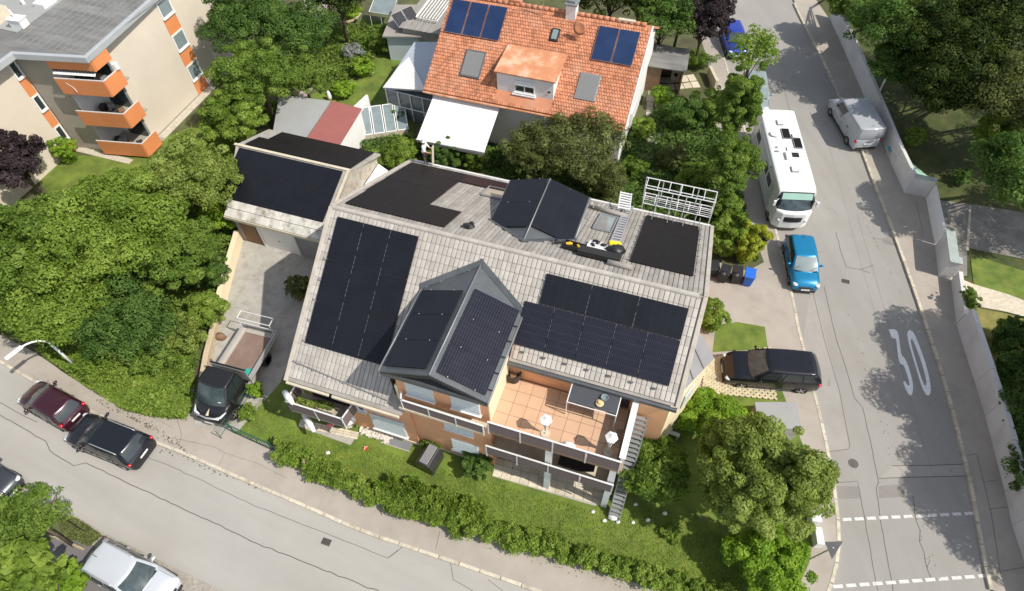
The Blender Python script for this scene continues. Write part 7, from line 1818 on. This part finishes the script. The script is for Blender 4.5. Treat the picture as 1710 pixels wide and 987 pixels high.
for x in (-.18, .18):
    for y in (-.18, .18): mb = MB(); mb.bb(x - .02, x + .02, y - .02, y + .02, 0, .42); mb.build('leg', G['wood'], t)
# lower balcony contents
c = P(963, 773, 2.9); t = thing('deck_chair', 'dark reclining chair on the lower balcony', 'chair', (c[0], c[1], 2.455), R(YAW)); mb = MB(); mb.slab([(-.8, -.3, .35), (.2, -.3, .35), (.2, .3, .35), (-.8, .3, .35)], .06); mb.slab([(.2, -.3, .35), (.8, -.3, .8), (.8, .3, .8), (.2, .3, .35)], .06); mb.build('seat', G['black'], t)
mb = MB()
for x in (-.7, .4):
    for y in (-.25, .25): mb.tube([(x, y, 0), (x, y, .35)], .02, 5)
mb.build('leg', G['steel'], t)
# red round table and white curved porch at the right
c = P(1101, 712, .9); t = thing('garden_table', 'round red garden table in the shade by the house corner', 'table', (c[0], c[1], .13)); mb = MB(); mb.lathe([(.42, .7), (.43, .72), (.43, .75), (.01, .76)], n=20); mb.build('tabletop', mat('faded_red_top', (.42, .10, .07), .6, .08, 3), t); mb = MB(); mb.tube([(0, 0, 0), (0, 0, .7)], .04, 6); mb.build('pedestal', G['steel'], t); mb = MB(); mb.lathe([(.22, 0), (.22, .04), (.04, .06)], n=12); mb.build('foot', G['steel'], t)
c = P(1118, 727, .2); t = thing('garden_bench', 'narrow white bench beside the round red table', 'bench', (c[0], c[1], .13), R(-25)); mb = MB(); mb.bb(-.45, .45, -.1, .1, .40, .45); mb.build('seat', G['wplas'], t); mb = MB(); mb.bb(-.4, -.36, -.08, .08, 0, .4); mb.bb(.36, .4, -.08, .08, 0, .4); mb.build('leg', G['wplas'], t)
# honeycomb pavers (lattice) -------------------------------------------------------
A, B, C_, D = [np.array(p) for p in pxs([(1178, 600), (1286, 580), (1297, 668), (1172, 655)], .15)]
root = thing('grass_pavers', 'pale lattice pavers with grass filled holes under the people carrier', 'paving', (A[0], A[1], .14))
nx_, ny_ = 13, 10
ux = (B - A) / nx_; vy = (D - A) / ny_
mb = MB(); mb.prism([tuple(p - A) for p in (A, B, C_, D)], 0, .010); mb.build('soil_fill', G['soil'], root)
mb = MB()
def Lp(s, t_): return (A + (B - A) * s + ((D - A) * (1 - s) + (C_ - B) * s) * t_) - A
for i in range(nx_ * 2):
    for j in range(ny_ * 2):
        # diagonal bars around each hole
        s0, s1 = i / (nx_ * 2), (i + 1) / (nx_ * 2); t0, t1 = j / (ny_ * 2), (j + 1) / (ny_ * 2)
        a, b = (Lp(s0, t0), Lp(s1, t1)) if (i + j) % 2 == 0 else (Lp(s1, t0), Lp(s0, t1))
        d = b - a; L_ = np.linalg.norm(d); c = (a + b) / 2
        mb.box((c[0], c[1], .035 + (.003 if (i + j) % 2 else 0)), (L_ * 1.04, .125, .05), math.atan2(d[1], d[0]), tint=random.random())
mb.build('paver_lattice', mat('sandy_paver', (.56, .49, .33), .9, .1, 3, tint=.12), root, kind='stuff')
# garden paths in the east side garden
def slabs_path(name, label, line, wd, m, step=.62, z=.15):
    pts = resample(pxs(line, z), step); c0 = pts[0]; root = thing(name, label, 'path', (c0[0], c0[1], z)); me = [MB().box((0, 0, 0), (step - .05, wd * s_, .05), tint=t_).mesh('flagstone', m) for t_, s_ in ((.2, .8), (.6, 1), (.9, .9))]
    for a, b in zip(pts[:-1], pts[1:]):
        d = b - a; nn = np.array([-d[1], d[0]]) / np.linalg.norm(d); ang = math.atan2(d[1], d[0])
        for k in (-.55, .55):
            q_ = (a + b) / 2 + nn * k * wd - c0; inst('flagstone', me[random.randrange(3)], root, (q_[0], q_[1], 0), Matrix.Rotation(ang + random.uniform(-.08, .08), 3, 'Z'))
    return root
gst = mat('garden_stone', (.38, .345, .30), .9, .12, 3, tint=.25)
slabs_path('garden_path', 'stone flag path running through the east side garden', [(1095, 145), (1092, 190), (1098, 230), (1075, 262), (1065, 300)], .6, gst)
slabs_path('garden_path', 'stone flags in front of the bicycle shed', [(1085, 138), (1120, 140), (1165, 135)], .8, G['slab'])
wall_run('garden_wall', 'low pale gate pillar wall near the copper tree', [(1180, 125), (1192, 150)], .9, G['slab'])
# small yard things by the shed
c = P(1130, 118, .8); t = thing('garden_oven', 'pale garden oven with a red lid beside the bicycle shed', 'oven', (c[0], c[1], .14), R(-15)); mb = MB(); mb.bb(-.35, .35, -.3, .3, 0, .9); mb.build('body', G['slab'], t, bevel=.04); mb = MB(); mb.bb(-.3, .3, -.2, .3, .91, 1.05); mb.build('lid', G['maroon'], t); mb = MB(); mb.lathe([(.15, -.02), (.15, .02)], (0, -.32, .5), 14, 'Y'); mb.build('opening', G['black'], t)
c = P(1068, 135, .5); t = thing('garden_chair', 'white garden chair at the gable of the red tiled house', 'chair', (c[0], c[1], .14), R(40)); mb = MB(); mb.bb(-.25, .25, -.25, .25, .38, .44); mb.build('seat', G['wplas'], t); mb = MB(); mb.bb(-.25, .25, .2, .26, .45, .95); mb.build('backrest', G['wplas'], t)
for x in (-.2, .2):
    for y in (-.2, .2): mb = MB(); mb.bb(x - .02, x + .02, y - .02, y + .02, 0, .38); mb.build('leg', G['wplas'], t)
# low wooden fence lower left
t = thing('picket_fence', 'low black and cream picket fence at the lower left corner', 'fence', tuple(P(118, 872, .04)), math.atan2(-.42, 1) - .1)
pm_ = MB().bb(-.02, .02, -.015, .015, 0, .7).mesh('picket', G['black'])
for k in range(11): inst('picket', pm_, t, (-1.1 + k * .2, 0, 0), None)
mb = MB(); mb.bb(-1.15, 1.0, -.02, .02, .5, .54); mb.bb(-1.15, 1.0, -.02, .02, .15, .19); mb.build('fence_rail', G['black'], t)
c = P(112, 905, .3); mb = MB(); mb.tube([(-.9, .35, 0), (.9, -.35, .02)], .07, 6); o = mb.build('timber_log', G['twig'], None); o.location = V3(c); tag(o, 'pale timber pole lying near the low picket fence', 'timber')
# fallen trunk
c = P(590, 38, .4); mb = MB(); mb.tube([(-1.0, 0, 0), (-.4, -.15, .15), (.2, .05, .25), (.7, .6, .5)], [.16, .14, .12, .07], 8); mb.tube([(.1, 0, .2), (.5, -.1, .5)], [.1, .05], 6); o = mb.build('bare_branch', G['twig'], None, smooth=True); o.location = V3(c); tag(o, 'pale bare curved branch lying in the north garden', 'branch')
# greenhouse frame at top
c = P(640, 20, 1.4); t = thing('greenhouse', 'small glass greenhouse roof on thin posts at the top edge', 'greenhouse', (c[0], c[1], .13), R(-15))
mb = MB(); mb.slab([(-1.0, -.6, 1.5), (1.0, -.75, 1.5), (1.0, .9, 1.9), (-1.0, .9, 1.9)], .03); mb.build('glass_roof', G['glassb'], t)
mb = MB()
for x, y, z in ((-.98, -.58, 1.5), (.98, -.72, 1.5), (.98, .88, 1.9), (-.98, .88, 1.9), (0, -.65, 1.5)): mb.tube([(x, y, 0), (x, y, z)], .025, 5)
mb.tube([(-1, -.6, 1.52), (1, -.75, 1.52), (1, .9, 1.92), (-1, .9, 1.92), (-1, -.6, 1.52)], .03, 5); mb.build('frame', G['wmetal'], t)
c = P(549, 158, .6); mb = MB(); mb.lathe([(.14, 0), (.18, .3), (.12, .7), (.05, .8)], n=10); o = mb.build('water_butt', G['wplas'], None, smooth=True); o.location = (c[0], c[1], .13); tag(o, 'white container standing at the corner of the grey shed', 'container')
# utility poles and green bags on the driveway bank
for px, lb in (((368, 562), 'brown sack slumped against the driveway bank'), ((345, 603), 'brown pot at the foot of the bank beside the truck')):
    c = P(*px, .3); mb = MB(); mb.blob((0, 0, .15), (.32, .22, .24), 10, 6, .22); o = mb.build('sack', G['wood'], None, smooth=True); o.location = (c[0], c[1], .13); tag(o, lb, 'sack')
c = P(508, 490, .4); mb = MB(); mb.lathe([(.16, 0), (.22, .35), (.18, .35), (.15, .05)], n=12); o = mb.build('plant_pot', G['black'], None); o.location = (c[0] - .3, c[1], .137); tag(o, 'black plant pot under the driveway shrub', 'plant pot')

# dry leaves, crumbs of soil and small stones along kerbs and pavements --------------
def litter(name, label, spans, n, m, smin=.02, smax=.07):
    mb = MB()
    for k in range(n):
        (x0, y0), (x1, y1), wd, z = random.choice(spans); f = random.random(); g_ = random.gauss(0, 1) * wd
        p = P(x0 + (x1 - x0) * f + g_ * .5, y0 + (y1 - y0) * f + g_, z); s_ = random.uniform(smin, smax); a = random.random() * 6.28
        q_ = [(p[0] + math.cos(a + b) * s_ * r_, p[1] + math.sin(a + b) * s_ * r_, z + .012 * (i % 2)) for i, (b, r_) in enumerate(((0, 1), (1.7, .5), (3.14, .9), (4.5, .5)))]
        mb.add(q_, [(0, 1, 2, 3)])
    o = mb.build(name, m, None, kind='stuff'); tag(o, label, 'litter'); return o
lit = mat('dry_litter', (.10, .075, .045), .95, .3, 5)
litter('leaf_litter', 'dark crumbs of soil and dry leaves along the pavement by the black estate', [((235, 700), (310, 752), 7, .137), ((230, 735), (440, 815), 5, .012), ((160, 665), (250, 712), 4, .137)], 260, lit)
litter('leaf_litter', 'scattered dry leaves and grit on the side street and its pavement', [((1300, 480), (1380, 800), 6, .014), ((1500, 480), (1620, 900), 8, .137), ((1400, 480), (1560, 960), 40, .014), ((1380, 240), (1500, 480), 25, .014)], 260, lit, .012, .04)
litter('leaf_litter', 'fallen leaves along the long front hedge', [((460, 770), (860, 925), 7, .137), ((860, 925), (1200, 1010), 6, .137)], 200, LM['mid'], .02, .05)
litter('clover_patches', 'pale weeds and worn spots in the front lawn', [((470, 720), (640, 790), 14, .19), ((830, 820), (1180, 960), 25, .19)], 300, LM['gold'], .02, .05)
# round drain covers and gullies
for px, lb in (((1596, 665), 'small pale gully grate at the east kerb below the painted 30'), ((545, 905), 'rectangular iron gully on the pale street'), ((1412, 470), 'iron gully at the left kerb of the side street')):
    c = P(*px, 0); t = thing('gully_grate', lb, 'drain', (c[0], c[1], .006), R(YAW)); mb = MB(); mb.bb(-.22, .22, -.15, .15, 0, .012); mb.build('frame', G['steel'] if px[0] == 1596 else G['seam'], t)
    mb = MB()
    for k in range(5): mb.bb(-.18 + k * .08, -.15 + k * .08, -.12, .12, .013, .02)
    mb.build('grate_bars', G['black'], t)

# ================================================================== PERSON ON THE ROOF
def person():
    p = F.px(711, 271, 5.42); u, v = p[0], 7.72
    base = F.o + UU * u + VV * v; base[2] = zb(7.72) + .06
    root = thing('person', 'person in white shirt and white hat standing at the back eave holding a pale board', 'person', tuple(base), R(-110))
    V_ = {'pel': (0, 0, .95), 'chest': (0, .06, 1.28), 'neck': (0, .10, 1.47), 'head0': (0, .13, 1.56),
          'hl': (.10, 0, .90), 'kl': (.12, .06, .50), 'al': (.13, 0, .09), 'tl': (.14, .16, .04), 'hr': (-.10, 0, .90), 'kr': (-.12, .05, .50), 'ar': (-.13, -.04, .09), 'tr': (-.14, .12, .04),
          'sl': (.19, .07, 1.40), 'el': (.26, .16, 1.14), 'wl': (.18, .38, 1.04), 'sr': (-.19, .07, 1.40), 'er': (-.26, .16, 1.14), 'wr': (-.16, .38, 1.06)}
    rad = {'pel': .15, 'chest': .165, 'neck': .06, 'head0': .06, 'hl': .10, 'kl': .065, 'al': .045, 'tl': .04, 'hr': .10, 'kr': .065, 'ar': .045, 'tr': .04, 'sl': .07, 'el': .048, 'wl': .032, 'sr': .07, 'er': .048, 'wr': .032}
    E_ = [('pel', 'chest'), ('chest', 'neck'), ('neck', 'head0'), ('pel', 'hl'), ('hl', 'kl'), ('kl', 'al'), ('al', 'tl'), ('pel', 'hr'), ('hr', 'kr'), ('kr', 'ar'), ('ar', 'tr'), ('chest', 'sl'), ('sl', 'el'), ('el', 'wl'), ('chest', 'sr'), ('sr', 'er'), ('er', 'wr')]
    # fingers on both hands, curled round the board
    for s_, w_ in ((1, 'wl'), (-1, 'wr')):
        wx, wy, wz = V_[w_]; V_['p' + w_] = (wx - s_ * .01, wy + .07, wz - .01); rad['p' + w_] = .032; E_.append((w_, 'p' + w_))
        for k in range(4):
            a = 'f%d' % k + w_; b = 'g%d' % k + w_
            V_[a] = (wx + s_ * .012, wy + .12, wz + .03 - k * .021); V_[b] = (wx - s_ * .03, wy + .15 - k * .004, wz + .03 - k * .021); rad[a] = .010; rad[b] = .008; E_ += [('p' + w_, a), (a, b)]
        V_['t' + w_] = (wx - s_ * .045, wy + .09, wz + .035); rad['t' + w_] = .011; E_.append(('p' + w_, 't' + w_))
    ks = list(V_); me = bpy.data.meshes.new('body'); me.from_pydata([V_[k] for k in ks], [(ks.index(a), ks.index(b)) for a, b in E_], [])
    for m_ in (G['skin'], G['shirt'], G['trouser']): me.materials.append(m_)
    o = bpy.data.objects.new('body', me); COL.objects.link(o); o.parent = root
    sk_ = o.modifiers.new('skin', 'SKIN'); sk_.use_smooth_shade = True
    for i, k in enumerate(ks): me.skin_vertices[0].data[i].radius = (rad[k], rad[k] * (.8 if k in ('pel', 'chest') else 1)); me.skin_vertices[0].data[i].use_root = (k == 'pel')
    s2 = o.modifiers.new('sub', 'SUBSURF'); s2.levels = 1; s2.render_levels = 1
    bpy.context.view_layer.update(); dg = bpy.context.evaluated_depsgraph_get(); m2 = bpy.data.meshes.new_from_object(o.evaluated_get(dg)); o.modifiers.clear(); o.data = m2
    for p_ in m2.polygons:
        c = p_.center; p_.material_index = 2 if c.z < .93 else (1 if (c.z < 1.47 and (abs(c.x) < .235 or c.z > 1.15)) and c.y < .27 else 0)
        p_.use_smooth = True
    mb = MB(); mb.blob((0, .14, 1.64), (.085, .10, .125), 12, 8); mb.blob((0, .245, 1.63), (.014, .02, .02), 6, 4)
    for s_ in (1, -1): mb.blob((s_ * .088, .14, 1.64), (.012, .02, .03), 6, 4)
    mb.build('head', G['skin'], root, smooth=True)
    mb = MB()
    for s_ in (1, -1): mb.blob((s_ * .033, .232, 1.665), (.012, .008, .008), 6, 4)
    mb.blob((0, .236, 1.59), (.025, .006, .006), 6, 4); mb.build('face_features', G['trouser'], root)
    mb = MB(); mb.lathe([(.10, 1.66), (.18, 1.67), (.18, 1.68), (.105, 1.70), (.10, 1.77), (.07, 1.80), (.01, 1.81)], (0, .13, 0), 16); mb.build('hat', G['shirt'], root, smooth=True)
    mb = MB()
    for s_ in (1, -1): mb.blob((s_ * .135, .07, .04), (.055, .14, .05), 8, 5)
    mb.build('shoe', G['black'], root, smooth=True)
    b2 = thing('board', 'pale narrow board held upright by the person at the eave', 'board', tuple(base), R(-110)); mb = MB(); mb.box((0, .53, .75), (.26, .04, 1.3), rot=Matrix.Rotation(R(-6), 3, 'X')); mb.build('plank', G['slab'], b2)
person()
